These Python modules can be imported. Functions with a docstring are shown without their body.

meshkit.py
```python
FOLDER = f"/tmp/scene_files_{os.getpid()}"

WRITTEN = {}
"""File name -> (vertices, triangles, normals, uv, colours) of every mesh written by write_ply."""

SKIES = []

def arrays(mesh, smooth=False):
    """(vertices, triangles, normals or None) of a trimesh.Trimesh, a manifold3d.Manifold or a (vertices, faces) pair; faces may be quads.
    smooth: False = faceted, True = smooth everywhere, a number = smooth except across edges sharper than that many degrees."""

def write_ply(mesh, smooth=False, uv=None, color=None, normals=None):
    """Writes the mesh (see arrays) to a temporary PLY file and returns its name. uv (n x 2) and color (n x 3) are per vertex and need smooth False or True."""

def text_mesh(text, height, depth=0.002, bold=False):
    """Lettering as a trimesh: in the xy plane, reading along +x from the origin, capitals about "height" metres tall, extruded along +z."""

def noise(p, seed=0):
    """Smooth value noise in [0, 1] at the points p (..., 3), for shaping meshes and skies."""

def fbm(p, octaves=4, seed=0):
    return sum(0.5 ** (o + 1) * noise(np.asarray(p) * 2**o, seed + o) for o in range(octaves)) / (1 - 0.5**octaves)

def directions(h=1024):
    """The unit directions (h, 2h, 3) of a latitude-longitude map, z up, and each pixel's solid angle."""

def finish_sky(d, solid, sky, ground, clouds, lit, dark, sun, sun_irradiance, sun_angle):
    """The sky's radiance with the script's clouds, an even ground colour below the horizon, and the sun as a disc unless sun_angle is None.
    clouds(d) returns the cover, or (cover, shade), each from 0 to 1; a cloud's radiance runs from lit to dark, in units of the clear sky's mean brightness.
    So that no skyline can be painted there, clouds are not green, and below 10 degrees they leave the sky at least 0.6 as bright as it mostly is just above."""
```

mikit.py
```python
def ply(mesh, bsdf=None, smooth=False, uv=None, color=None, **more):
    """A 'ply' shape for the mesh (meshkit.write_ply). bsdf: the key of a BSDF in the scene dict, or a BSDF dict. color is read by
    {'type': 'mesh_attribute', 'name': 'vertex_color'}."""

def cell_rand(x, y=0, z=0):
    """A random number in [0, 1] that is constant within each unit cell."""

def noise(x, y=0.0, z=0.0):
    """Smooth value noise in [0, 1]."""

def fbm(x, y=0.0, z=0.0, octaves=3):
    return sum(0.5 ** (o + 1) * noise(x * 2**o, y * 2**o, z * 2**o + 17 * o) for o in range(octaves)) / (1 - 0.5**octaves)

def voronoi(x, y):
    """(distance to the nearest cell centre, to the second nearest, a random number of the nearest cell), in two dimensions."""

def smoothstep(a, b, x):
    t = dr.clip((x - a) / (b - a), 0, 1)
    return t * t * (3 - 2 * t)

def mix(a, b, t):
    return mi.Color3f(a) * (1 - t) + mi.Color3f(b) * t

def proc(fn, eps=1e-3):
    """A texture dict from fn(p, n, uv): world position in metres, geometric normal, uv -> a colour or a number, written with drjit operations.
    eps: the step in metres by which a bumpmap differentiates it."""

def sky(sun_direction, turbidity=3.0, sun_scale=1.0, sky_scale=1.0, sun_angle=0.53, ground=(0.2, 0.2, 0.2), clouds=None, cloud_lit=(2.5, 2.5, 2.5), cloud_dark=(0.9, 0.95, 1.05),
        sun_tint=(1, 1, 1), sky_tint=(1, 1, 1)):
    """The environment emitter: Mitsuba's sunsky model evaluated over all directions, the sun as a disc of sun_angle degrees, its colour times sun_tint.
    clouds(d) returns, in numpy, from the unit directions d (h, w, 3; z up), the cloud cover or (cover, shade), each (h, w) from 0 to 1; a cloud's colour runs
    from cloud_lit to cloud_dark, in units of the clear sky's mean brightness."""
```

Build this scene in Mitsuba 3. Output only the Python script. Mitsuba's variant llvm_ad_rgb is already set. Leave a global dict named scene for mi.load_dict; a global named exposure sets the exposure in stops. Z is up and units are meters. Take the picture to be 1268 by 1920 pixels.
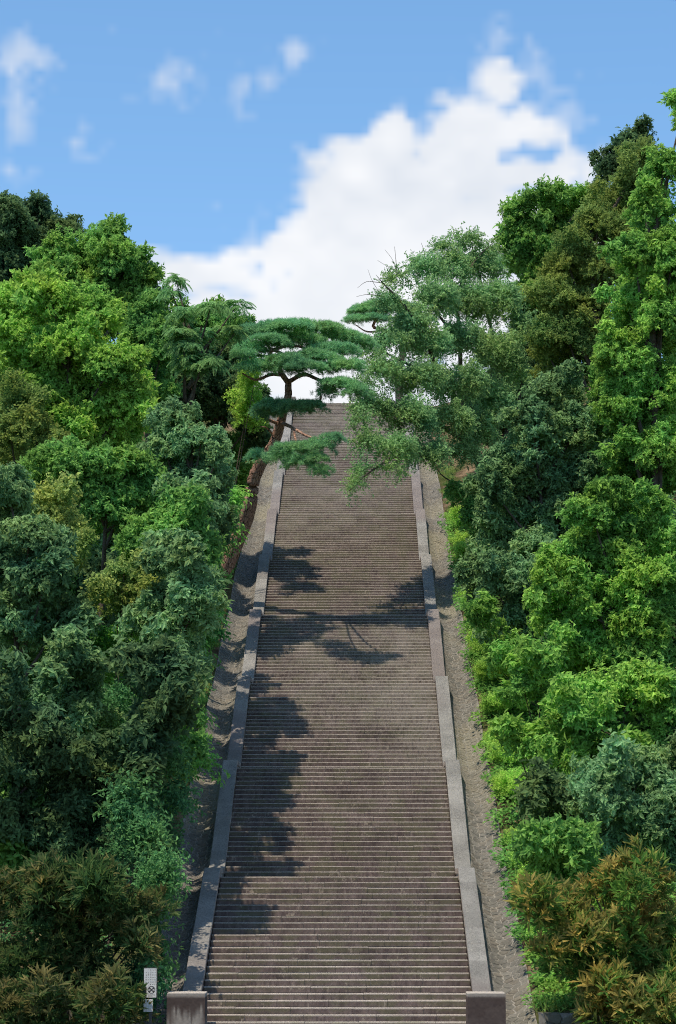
import math, random
import numpy as np, trimesh
import mitsuba as mi, drjit as dr
import mikit, meshkit
from mitsuba import ScalarTransform4f as T4

scene, labels = {}, {}
RNG = np.random.default_rng(11)

# ------------------------------------------------------------------ camera, sky, exposure
EYE = (0.49, 0.0, 3.75)
PITCH, YAW = 0.1511679, math.radians(0.4449)
scene['camera'] = dict(type='perspective', fov=2 * math.degrees(math.atan(634 / 4491.0)), fov_axis='x', near_clip=0.5, far_clip=3000.0,
    to_world=T4().look_at(origin=list(EYE), target=[EYE[0] - math.sin(YAW) * math.cos(PITCH), math.cos(YAW) * math.cos(PITCH), EYE[2] + math.sin(PITCH)], up=[0, 0, 1]))
exposure = 1.8

# clouds: (azimuth from north to east, elevation, half width, half height, weight), degrees
CLOUDS = [
    (-0.88, 11.78, 4.21, 0.57, 1.15),
    (0.40, 11.08, 5.10, 0.64, 1.1),
    (5.75, 15.52, 1.53, 1.53, 0.8),
    (1.67, 15.77, 2.17, 1.21, 1.2),
    (0.27, 16.58, 1.08, 0.96, 1.0),
    (0.97, 17.65, 0.79, 0.66, 0.85),
    (2.69, 17.40, 1.21, 1.08, 1.0),
    (3.33, 18.58, 0.64, 0.77, 0.8),
    (4.03, 17.58, 1.08, 0.56, 0.8),
    (-0.37, 15.77, 0.96, 0.89, 1.0),
    (-0.88, 15.77, 0.51, 0.77, 0.8),
    (-1.01, 14.76, 0.64, 0.64, 0.8),
    (-3.43, 14.38, 1.40, 0.51, 0.95),
    (-4.20, 14.57, 0.77, 0.41, 0.85),
    (-1.39, 13.81, 1.91, 0.77, 1.0),
    (0.65, 14.26, 2.81, 1.15, 1.2),
    (2.95, 15.52, 2.17, 1.15, 1.1),
    (4.92, 16.52, 0.70, 0.48, 0.85),
    (4.03, 16.58, 0.77, 0.57, 0.95),
    (4.22, 15.77, 1.53, 0.77, 0.95),
    (0.40, 12.74, 3.32, 0.89, 1.1),
    (-2.54, 13.37, 1.79, 0.64, 1.0),
    (-4.71, 14.26, 0.64, 0.51, 0.75),
]

WISPS = [
    (-8.09, 19.26, 0.64, 0.46, 0.9),
    (-8.36, 18.08, 0.31, 0.84, 0.8),
    (-4.71, 18.86, 0.66, 0.36, 0.85),
    (-2.92, 18.64, 0.28, 0.46, 0.75),
    (-2.22, 18.82, 0.23, 0.33, 0.8),
    (-1.43, 19.56, 0.38, 0.26, 0.75),
    (-6.81, 17.40, 0.18, 0.28, 0.6),
    (-5.92, 17.15, 0.33, 0.23, 0.5),
    (-8.47, 16.65, 0.33, 0.26, 0.6),
    (3.71, 19.01, 0.77, 0.77, 0.6),
    (4.61, 17.77, 0.77, 0.51, 0.75),
    (-2.54, 14.89, 0.38, 0.51, 0.6),
    (-8.54, 20.58, 0.31, 0.18, 0.5),
]

def clouds(d):
    az = np.degrees(np.arctan2(d[..., 0], d[..., 1])); el = np.degrees(np.arcsin(np.clip(d[..., 2], -1, 1)))
    ce = np.cos(np.radians(el))
    p = np.stack([az * ce * 0.75, el * 1.0, az * 0 + 3.3], -1)
    n = meshkit.fbm(p, 6, seed=5)
    n2 = meshkit.fbm(p * 2.7 + 11, 4, seed=9)
    n3 = meshkit.fbm(p * 0.6 + 31, 3, seed=15)
    field = np.zeros(az.shape); thin = np.zeros(az.shape)
    blob = lambda a, e, w, h: np.exp(-0.55 * (((az - a) * ce / w) ** 2 + ((el - e) / h) ** 2))
    for a, e, w, h, k in CLOUDS: field = np.maximum(field, k * blob(a, e, w, h))
    for a, e, w, h, k in WISPS: thin = np.maximum(thin, k * blob(a, e, w * 1.2, h * 1.2))
    far = np.clip((np.abs(az) - 11) / 8, 0, 1)             # the rest of the sky: scattered fair-weather cumulus of the same kind
    big = meshkit.fbm(np.stack([d[..., 0] / (d[..., 2] + .25) * 2.2, d[..., 1] / (d[..., 2] + .25) * 2.2, az * 0], -1), 4, seed=21)
    field = np.maximum(field, far * np.clip((big - .55) * 4, 0, .8))
    x = field + (n - .5) * 1.05 + (n2 - .5) * .55
    cover = np.clip((x - .38) / .34, 0, 1); cover = cover * cover * (3 - 2 * cover)
    sp = np.stack([az * ce * 2.1 + el * 1.1, el * 2.6 - az * .9, az * 0 + 8.1], -1)
    wn = meshkit.fbm(sp + 1.6 * (n2[..., None] - .5), 5, seed=31)
    wc = np.clip((thin * 1.05 + (wn - .5) * 1.5 - .42) / .75, 0, 1)
    cover = np.maximum(cover, .58 * wc)
    n4 = meshkit.fbm(p * 1.5 + [0, .9, 50], 4, seed=44)
    shade = np.clip(.35 + 1.5 * (n3 - .5) + 1.1 * (n4 - .5) + .35 * (.9 - x), 0, 1) * .62
    return cover * .97, shade

SUN = (-0.28, -0.33, 1.0)
scene['sky'] = mikit.sky(SUN, turbidity=3.0, sky_scale=1.35, clouds=clouds, cloud_lit=(2.0, 2.02, 2.06), cloud_dark=(1.4, 1.52, 1.7), sky_tint=(1.00, 1.16, 1.20), ground=(0.09, 0.10, 0.07))

# ------------------------------------------------------------------ helpers
def add(key, mesh, bsdf, smooth=False, uv=None):
    scene[key] = mikit.ply(mesh, bsdf, smooth=smooth, uv=uv)
    return key

def tag(key, label, category=None, group=None, kind=None):
    labels[key] = {k: v for k, v in dict(label=label, category=category, group=group, kind=kind).items() if v}

USED = {}
def numbered(name):
    k = USED.get(name, 0); USED[name] = k + 1
    return name if k == 0 else f'{name}_{k:03d}'

def box(x0, x1, y0, y1, z0, z1):
    m = trimesh.creation.box((x1 - x0, y1 - y0, z1 - z0)); m.apply_translation(((x0 + x1) / 2, (y0 + y1) / 2, (z0 + z1) / 2)); return m

def cat(ms): return trimesh.util.concatenate(ms)

def prism_x(profile, x0, x1):
    """closed (y, z) outline, counter-clockwise seen from +x, extruded from x0 to x1"""
    p = np.asarray(profile, float); n = len(p)
    v = np.vstack([np.c_[np.full(n, x0), p], np.c_[np.full(n, x1), p]])
    f = []
    for i in range(n):
        j = (i + 1) % n
        f += [[i, j, n + j], [i, n + j, n + i]]
    for i in range(1, n - 1):
        f += [[0, i + 1, i], [n, n + i, n + i + 1]]
    m = trimesh.Trimesh(v, np.array(f), process=False)
    if m.volume < 0: m.invert()
    return m

def tube(pts, radii, sides=8, wob=0.0, seed=0):
    p = np.asarray(pts, float); r = np.broadcast_to(np.asarray(radii, float), (len(p),))
    t = np.gradient(p, axis=0); t /= np.linalg.norm(t, axis=1, keepdims=True) + 1e-12
    a = np.cross(t, np.where(np.abs(t[:, 2:]) < .9, [0, 0, 1.], [1., 0, 0])); a /= np.linalg.norm(a, axis=1, keepdims=True) + 1e-12
    b = np.cross(t, a); ang = np.arange(sides) * 2 * np.pi / sides
    rr = r[:, None] * (1 + wob * (np.random.default_rng(seed).random((len(p), sides)) - .5))
    v = p[:, None] + rr[..., None] * (np.cos(ang)[None, :, None] * a[:, None] + np.sin(ang)[None, :, None] * b[:, None])
    i, j = np.meshgrid(np.arange(len(p) - 1), np.arange(sides), indexing='ij')
    q = np.stack([i * sides + j, i * sides + (j + 1) % sides, (i + 1) * sides + (j + 1) % sides, (i + 1) * sides + j], -1).reshape(-1, 4)
    v = v.reshape(-1, 3); f = np.vstack([q[:, [0, 1, 2]], q[:, [0, 2, 3]]])
    n0, n1 = len(v), len(v) + 1
    v = np.vstack([v, p[0], p[-1]]); L = (len(p) - 1) * sides
    caps = [[n0, (k + 1) % sides, k] for k in range(sides)] + [[n1, L + k, L + (k + 1) % sides] for k in range(sides)]
    m = trimesh.Trimesh(v, np.vstack([f, caps]), process=False)
    if m.volume < 0: m.invert()
    return m

def curve(pts, n):
    """smooth curve through the points (Catmull-Rom), n points per span"""
    p = np.asarray(pts, float); p = np.vstack([2 * p[0] - p[1], p, 2 * p[-1] - p[-2]]); out = []
    for i in range(1, len(p) - 2):
        for t in np.arange(n) / n:
            out.append(.5 * (2 * p[i] + (p[i + 1] - p[i - 1]) * t + (2 * p[i - 1] - 5 * p[i] + 4 * p[i + 1] - p[i + 2]) * t * t + (3 * p[i] - p[i - 1] - 3 * p[i + 1] + p[i + 2]) * t ** 3))
    out.append(p[-2]); return np.array(out)

# ------------------------------------------------------------------ materials
def bump(inner, fn, eps, scale=1.0):
    return {'type': 'bumpmap', 'tex': mikit.proc(fn, eps), 'scale': scale, 'nested': inner}

def stone_color(p, n, uv):
    """granite: treads and worn noses pale, upright faces stained dark brown by algae, with streaks, moss and lighter runs"""
    grain = mikit.noise(p.x * 60, p.y * 60, p.z * 60)
    blot = mikit.fbm(p.x * 1.3, p.y * 0.55, p.z * 1.6, 3)
    streak = mikit.fbm(p.x * 9, p.z * 2.2, p.y * .6, 3)
    speck = mikit.noise(p.x * 26, p.y * 26, p.z * 26)
    band = mikit.smoothstep(.40, .72, mikit.fbm(p.x * .16, p.y * .085 + 7.3, 2.2, 2))
    band = band * mikit.smoothstep(66, 84, p.y)
    slab = uv.x
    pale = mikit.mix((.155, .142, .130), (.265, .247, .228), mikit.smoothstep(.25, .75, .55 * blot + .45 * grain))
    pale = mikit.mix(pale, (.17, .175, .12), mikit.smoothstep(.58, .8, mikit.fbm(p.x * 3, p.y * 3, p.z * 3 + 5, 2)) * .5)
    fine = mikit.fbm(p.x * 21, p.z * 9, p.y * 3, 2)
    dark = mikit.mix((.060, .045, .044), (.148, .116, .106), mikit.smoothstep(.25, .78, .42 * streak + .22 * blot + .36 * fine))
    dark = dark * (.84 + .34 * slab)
    moss = mikit.smoothstep(.38, .70, mikit.fbm(p.x * 2.3 + 4, p.y * 1.1, p.z * 1.5, 3) + .32 * (uv.y - .5))
    dark = mikit.mix(dark, (.098, .100, .056), moss * .60)
    lich = mikit.smoothstep(.60, .80, .55 * mikit.fbm(p.x * 4.5, p.z * 3.0, p.y * 1.3, 3) + .45 * mikit.fbm(p.x * 30, p.z * 18, p.y * 9, 2))
    dark = mikit.mix(dark, (.30, .26, .21), lich * .8)
    dark = mikit.mix(dark, (.29, .27, .23), band * .55 * mikit.smoothstep(.2, .7, .5 * fine + .5 * blot))
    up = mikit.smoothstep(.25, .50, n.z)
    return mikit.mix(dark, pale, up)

def stone_bump(p, n, uv):
    return .004 * mikit.fbm(p.x * 14, p.y * 14, p.z * 14, 3)

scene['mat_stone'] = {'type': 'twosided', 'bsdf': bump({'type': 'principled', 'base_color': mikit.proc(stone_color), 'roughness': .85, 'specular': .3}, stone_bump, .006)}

def coping_color(p, n, uv):
    grain = mikit.noise(p.x * 45, p.y * 45, p.z * 45)
    blot = mikit.fbm(p.x * 2.0, p.y * 1.2, p.z * 1.2, 3)
    big = mikit.fbm(p.x * .2, p.y * .22, 4.0, 2)
    top = mikit.mix((.108, .112, .110), (.216, .222, .218), mikit.smoothstep(.2, .8, .5 * blot + .5 * grain))
    top = top * (.80 + .32 * uv.x)
    top = mikit.mix(top, (.135, .115, .115), mikit.smoothstep(.45, .65, big) * .6)
    run = mikit.fbm(p.x * 6, p.y * 6, p.z * 1.1, 3)
    side = mikit.mix((.13, .112, .105), (.28, .255, .235), mikit.smoothstep(.35, .75, run))
    return mikit.mix(side, top, mikit.smoothstep(.4, .7, n.z))
scene['mat_coping'] = {'type': 'twosided', 'bsdf': bump({'type': 'principled', 'base_color': mikit.proc(coping_color), 'roughness': .85, 'specular': .3}, stone_bump, .006)}

def pier_color(p, n, uv):
    """end piers: black-brown runs hanging from the cap down a grey face"""
    drop = 1.02 - p.z
    run = mikit.fbm(p.x * 3.6 + 3, p.z * .8, 1.3, 3) * .95 + .15 * mikit.noise(p.x * 22, p.z * 3)
    reach = mikit.mix(0, 1, mikit.smoothstep(.2, .75, run)).x * .78 + .14
    stain = mikit.smoothstep(.02, .12, drop) * (1 - mikit.smoothstep(reach * .55, reach * 1.35, drop))
    stain = dr.maximum(stain, uv.x * mikit.smoothstep(.03, .10, drop))
    grain = mikit.fbm(p.x * 16, p.y * 16, p.z * 16, 3)
    grey = mikit.mix((.17, .16, .15), (.30, .285, .265), grain)
    return mikit.mix(grey, mikit.mix((.034, .026, .025), (.082, .065, .061), grain), stain)
scene['mat_pier'] = {'type': 'twosided', 'bsdf': bump({'type': 'principled', 'base_color': mikit.proc(pier_color), 'roughness': .9, 'specular': .25}, stone_bump, .006)}

def mortar_color(p, n, uv):
    return mikit.mix((.17, .168, .155), (.29, .285, .262), mikit.fbm(p.x * 5, p.y * 5, p.z * 5, 3))
scene['mat_mortar'] = {'type': 'twosided', 'bsdf': {'type': 'diffuse', 'reflectance': mikit.proc(mortar_color)}}

def rubble_color(p, n, uv):
    g = mikit.fbm(p.x * 11, p.y * 11, p.z * 11, 3)
    big = mikit.fbm(p.x * .5, p.y * .28, 1.7, 2)
    a = mikit.mix((.062, .064, .060), (.155, .155, .142), .55 * g + .45 * uv.x)
    a = mikit.mix(a, (.125, .105, .08), mikit.smoothstep(.55, .8, uv.y) * .3)
    return mikit.mix(a, (.22, .21, .14), mikit.smoothstep(.45, .7, big) * .4)
scene['mat_rubble'] = {'type': 'twosided', 'bsdf': bump({'type': 'principled', 'base_color': mikit.proc(rubble_color), 'roughness': .85, 'specular': .3}, stone_bump, .006)}

def soil_color(p, n, uv):
    g = mikit.fbm(p.x * 2.2, p.y * 2.2, p.z * 2.2, 4)
    c = mikit.mix((.055, .045, .028), (.19, .145, .095), mikit.smoothstep(.3, .75, g))
    return mikit.mix(c, (.05, .075, .022), mikit.smoothstep(.48, .62, mikit.fbm(p.x * .6, p.y * .6, 9.0, 3)) * .7)
scene['mat_soil'] = {'type': 'twosided', 'bsdf': {'type': 'diffuse', 'reflectance': mikit.proc(soil_color)}}

def bark_color(p, n, uv):
    g = mikit.fbm(p.x * 12, p.y * 12, p.z * 4, 3)
    return mikit.mix(mikit.mix((.045, .037, .03), (.13, .11, .09), g), (.16, .16, .13), mikit.smoothstep(.6, .8, mikit.fbm(p.x * 4, p.y * 4, p.z * 3, 2)) * .5)
scene['mat_bark'] = {'type': 'twosided', 'bsdf': {'type': 'diffuse', 'reflectance': mikit.proc(bark_color)}}

def red_bark_color(p, n, uv):
    a, b, c = mikit.voronoi(p.z * 5.5 + .4 * mikit.noise(p.x * 6, p.z * 6), (p.x * 1.2 + p.y) * 9)
    plate = mikit.mix((.24, .135, .10), (.42, .28, .215), .5 * c + .5 * mikit.fbm(p.x * 20, p.y * 20, p.z * 14, 2))
    return mikit.mix((.045, .028, .022), plate, mikit.smoothstep(.03, .16, b - a))
def red_bark_bump(p, n, uv):
    a, b, c = mikit.voronoi(p.z * 5.5 + .4 * mikit.noise(p.x * 6, p.z * 6), (p.x * 1.2 + p.y) * 9)
    return .02 * mikit.smoothstep(.0, .2, b - a)
scene['mat_red_bark'] = {'type': 'twosided', 'bsdf': bump({'type': 'diffuse', 'reflectance': mikit.proc(red_bark_color)}, red_bark_bump, .006)}

# leaf colours by species: (ordinary leaf, fresh or sunburnt leaf, share of the second)
SPECIES = {
    'camphor_yellow': ((0.215, 0.44, 0.099), (0.367, 0.627, 0.133), 0.5),
    'camphor': ((0.178, 0.392, 0.1), (0.289, 0.533, 0.131), 0.4),
    'dark_evergreen': ((0.102, 0.196, 0.092), (0.156, 0.271, 0.116), 0.3),
    'gloss': ((0.164, 0.322, 0.146), (0.274, 0.464, 0.208), 0.35),
    'mid_green': ((0.151, 0.37, 0.104), (0.256, 0.5, 0.129), 0.35),
    'bright': ((0.182, 0.426, 0.105), (0.319, 0.582, 0.131), 0.42),
    'olive': ((0.15, 0.315, 0.085), (0.275, 0.385, 0.11), 0.42),
    'yellow': ((0.23, 0.43, 0.12), (0.42, 0.54, 0.17), 0.45),
    'cherry': ((0.215, 0.43, 0.18), (0.32, 0.535, 0.23), 0.4),
    'pine': ((0.157, 0.386, 0.21), (0.277, 0.558, 0.263), 0.45),
    'maple': ((0.13, 0.367, 0.114), (0.265, 0.567, 0.141), 0.35),
    'red_tip': ((0.15, 0.35, 0.075), (0.43, 0.35, 0.105), 0.28),
    'olive_tip': ((0.092, 0.2, 0.067), (0.224, 0.212, 0.087), 0.26),
    'azalea': ((0.24, 0.531, 0.116), (0.429, 0.713, 0.152), 0.5),
    'azalea_dark': ((0.123, 0.342, 0.107), (0.209, 0.456, 0.129), 0.4),
    'weed': ((0.144, 0.388, 0.089), (0.242, 0.485, 0.12), 0.4),
    'fern': ((0.1, 0.255, 0.109), (0.169, 0.374, 0.134), 0.35),
    'weeping': ((0.086, 0.23, 0.106), (0.145, 0.341, 0.13), 0.35),
    'grass': ((0.225, 0.429, 0.087), (0.367, 0.506, 0.145), 0.5),
    'feather': ((0.161, 0.363, 0.164), (0.252, 0.48, 0.194), 0.4),
}
SID = {k: i for i, k in enumerate(SPECIES)}
_tab = np.array([list(v[0]) + list(v[1]) + [v[2]] for v in SPECIES.values()], np.float32)
TAB = [mi.Float(np.ascontiguousarray(_tab[:, k])) for k in range(7)]

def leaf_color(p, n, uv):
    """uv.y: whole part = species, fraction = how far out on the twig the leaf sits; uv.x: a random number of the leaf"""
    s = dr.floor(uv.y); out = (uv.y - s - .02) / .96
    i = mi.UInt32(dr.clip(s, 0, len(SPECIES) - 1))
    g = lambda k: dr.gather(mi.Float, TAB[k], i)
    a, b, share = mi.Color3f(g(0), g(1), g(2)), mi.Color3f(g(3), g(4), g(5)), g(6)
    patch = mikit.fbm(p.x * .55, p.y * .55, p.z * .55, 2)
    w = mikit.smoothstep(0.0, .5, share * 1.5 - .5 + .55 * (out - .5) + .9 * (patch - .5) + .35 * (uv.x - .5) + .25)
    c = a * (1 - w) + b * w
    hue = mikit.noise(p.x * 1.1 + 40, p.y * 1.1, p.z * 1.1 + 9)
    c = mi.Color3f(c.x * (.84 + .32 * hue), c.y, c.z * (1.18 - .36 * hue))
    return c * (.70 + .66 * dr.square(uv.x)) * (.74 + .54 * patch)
def leaf_trans(p, n, uv):
    return .62 + 0 * p.x
LEAF = mikit.proc(leaf_color)
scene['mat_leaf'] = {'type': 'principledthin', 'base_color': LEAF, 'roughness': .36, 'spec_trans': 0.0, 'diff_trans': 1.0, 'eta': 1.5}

scene['mat_white'] = {'type': 'principled', 'base_color': {'type': 'rgb', 'value': (.50, .52, .52)}, 'roughness': .5}
scene['mat_ink'] = {'type': 'principled', 'base_color': {'type': 'rgb', 'value': (.035, .035, .04)}, 'roughness': .6}
scene['mat_dark_metal'] = {'type': 'principled', 'base_color': {'type': 'rgb', 'value': (.03, .032, .03)}, 'roughness': .5}

# ------------------------------------------------------------------ the slope: landings, flights, profile
RISE, TREAD, LANDING, PER = 0.15, 0.322, 2.126, 23
HALF = 3.325                       # half the width of the stairs between the balustrades
RUN = LANDING + (PER - 1) * TREAD
Y0 = 67.79 - RUN                   # nose of the lowest landing in view
STEPS, NOSE_LINE = [], []          # (nose y, top z, depth to the next nose)
LOW_TREAD = RUN / PER              # the lowest flight has deeper steps
y, z = Y0 - LOW_TREAD, RISE
NOSE_LINE.append((y, z))
for k in range(PER + 1):
    STEPS.append((y, z, LOW_TREAD)); y += LOW_TREAD; z += RISE
for fl in range(9):
    STEPS.append((y, z, LANDING)); NOSE_LINE += [(y, z), (y + LANDING, z + RISE)]
    n = PER - 1 if fl < 8 else 11
    y += LANDING; z += RISE
    for k in range(n):
        STEPS.append((y, z, TREAD)); y += TREAD; z += RISE
y -= TREAD; z -= RISE
TOP_Y, TOP_Z = y, z
NOSE_LINE.append((y, z))
STEPS[-1] = (y, z, 1.2)
_ny, _nz = np.array(NOSE_LINE).T

def nose(yq): return np.interp(yq, np.r_[Y0 - 2 * LOW_TREAD, _ny, TOP_Y + 400], np.r_[0., _nz, TOP_Z])
def soft(yq, w):
    yq = np.asarray(yq, float); return np.mean([nose(yq + w * t) for t in np.linspace(-1, 1, 15)], 0)
COPE, GUT = 0.25, 1.02
XC0, XC1 = HALF, HALF + 0.46       # coping
XG1 = XC1 + GUT                    # outer lip of the gutter
BASE_Y = Y0 - 2 * LOW_TREAD        # foot of the stairs

def ground_z(x, yq):
    x, yq = np.broadcast_arrays(np.asarray(x, float), np.asarray(yq, float))
    ax = np.abs(x)
    hill = soft(yq, 3.0)
    side = np.clip(ax - XG1, 0, 60)
    z = hill + .05 + .20 * side * np.clip((yq - 56) / 14, 0, 1) + .5 * (meshkit.fbm(np.stack([x * .25, yq * .25, x * 0], -1), 3, seed=3) - .5) * np.clip(side / 2, 0, 1)
    z = np.where(yq < BASE_Y + .9, np.where(yq < BASE_Y + .55, 0.0, z), z)
    inner = ax < XG1 - .02
    z = np.where(inner, nose(yq) - 1.0, z)
    return np.where(inner & (yq < BASE_Y - .05), 0.0, z)

xs = np.unique(np.r_[-600, -300, -150, -80, np.arange(-50, -8, 2.0), np.arange(-8, -5, .5), -XG1 - .02, -XG1 + .03, -2, 2, XG1 - .03, XG1 + .02, np.arange(5.5, 8, .5), np.arange(8, 51, 2.0), 80, 150, 300, 600])
ys = np.unique(np.r_[-400, -100, 0, 20, 40, 50, 55, BASE_Y - .1, BASE_Y, BASE_Y + .5, BASE_Y + .6, BASE_Y + .95, np.arange(60, 160, 1.0), 165, 175, 190, 220, 260, 320, 420, 700])
gx, gy = np.meshgrid(xs, ys, indexing='ij')
gz = ground_z(gx, gy)
i, j = np.meshgrid(np.arange(len(xs) - 1), np.arange(len(ys) - 1), indexing='ij'); w = len(ys)
q = np.stack([i * w + j, (i + 1) * w + j, (i + 1) * w + j + 1, i * w + j + 1], -1).reshape(-1, 4)
add('ground', (np.stack([gx, gy, gz], -1).reshape(-1, 3), q), 'mat_soil', smooth=True)
tag('ground', 'brown soil hillside under the trees', kind='structure')

# ------------------------------------------------------------------ the staircase: bed, steps, slabs
def slab_mesh(x0, x1, y, z, depth, jit):
    c = .022
    yy, zz = y + jit[0], z + jit[1]
    prof = [(yy, z - RISE + .004), (yy + depth + .05, z - RISE + .004), (yy + depth + .05, zz - .006), (yy + c, zz), (yy + c * .5, zz - c * .33), (yy, zz - c * 1.25)]
    return prism_x(prof, x0, x1)

def slab_uv(m, r, z): return np.c_[np.full(len(m.vertices), r), np.clip((m.vertices[:, 2] - z + RISE) / RISE, 0, 1)]

def step_slabs(k):
    y, z, d = STEPS[k]; out = []; rg = np.random.default_rng(1000 + k)
    cuts, x = [-HALF], -HALF + rg.uniform(.6, 1.9)
    while x < HALF - .6: cuts.append(x); x += rg.uniform(1.15, 1.95)
    cuts.append(HALF)
    for a, b in zip(cuts[:-1], cuts[1:]):
        m = slab_mesh(a + .005, b - .005, y, z, d, (rg.normal(0, .005), rg.normal(0, .004)))
        out.append((m, rg.random()))
    return out

tag('stone_staircase', 'long grey stone staircase climbing between two balustrades to the skyline', 'staircase')
NEAR = 62
for k in range(len(STEPS)):
    key = 'stone_staircase__step' + (f'_{k:03d}' if k else '')
    sl = step_slabs(k)
    if k < NEAR:
        for n_, (m, r) in enumerate(sl):
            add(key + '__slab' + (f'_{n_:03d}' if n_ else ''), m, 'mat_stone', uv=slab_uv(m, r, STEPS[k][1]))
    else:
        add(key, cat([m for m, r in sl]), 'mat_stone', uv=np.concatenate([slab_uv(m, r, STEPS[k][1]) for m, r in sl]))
ms = []
for y, z, d in STEPS: ms.append(box(-HALF + .002, HALF - .002, y + .022, y + d + .04, z - RISE - .25, z - .026))
add('stone_staircase__bed', cat(ms), 'mat_mortar')

# paved court on the top of the hill
add('upper_court', box(-9, 9, TOP_Y + 1.2, TOP_Y + 60, TOP_Z - .4, TOP_Z - .004), 'mat_mortar'); tag('upper_court', 'gravel court at the top of the stairs', kind='structure')

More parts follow.
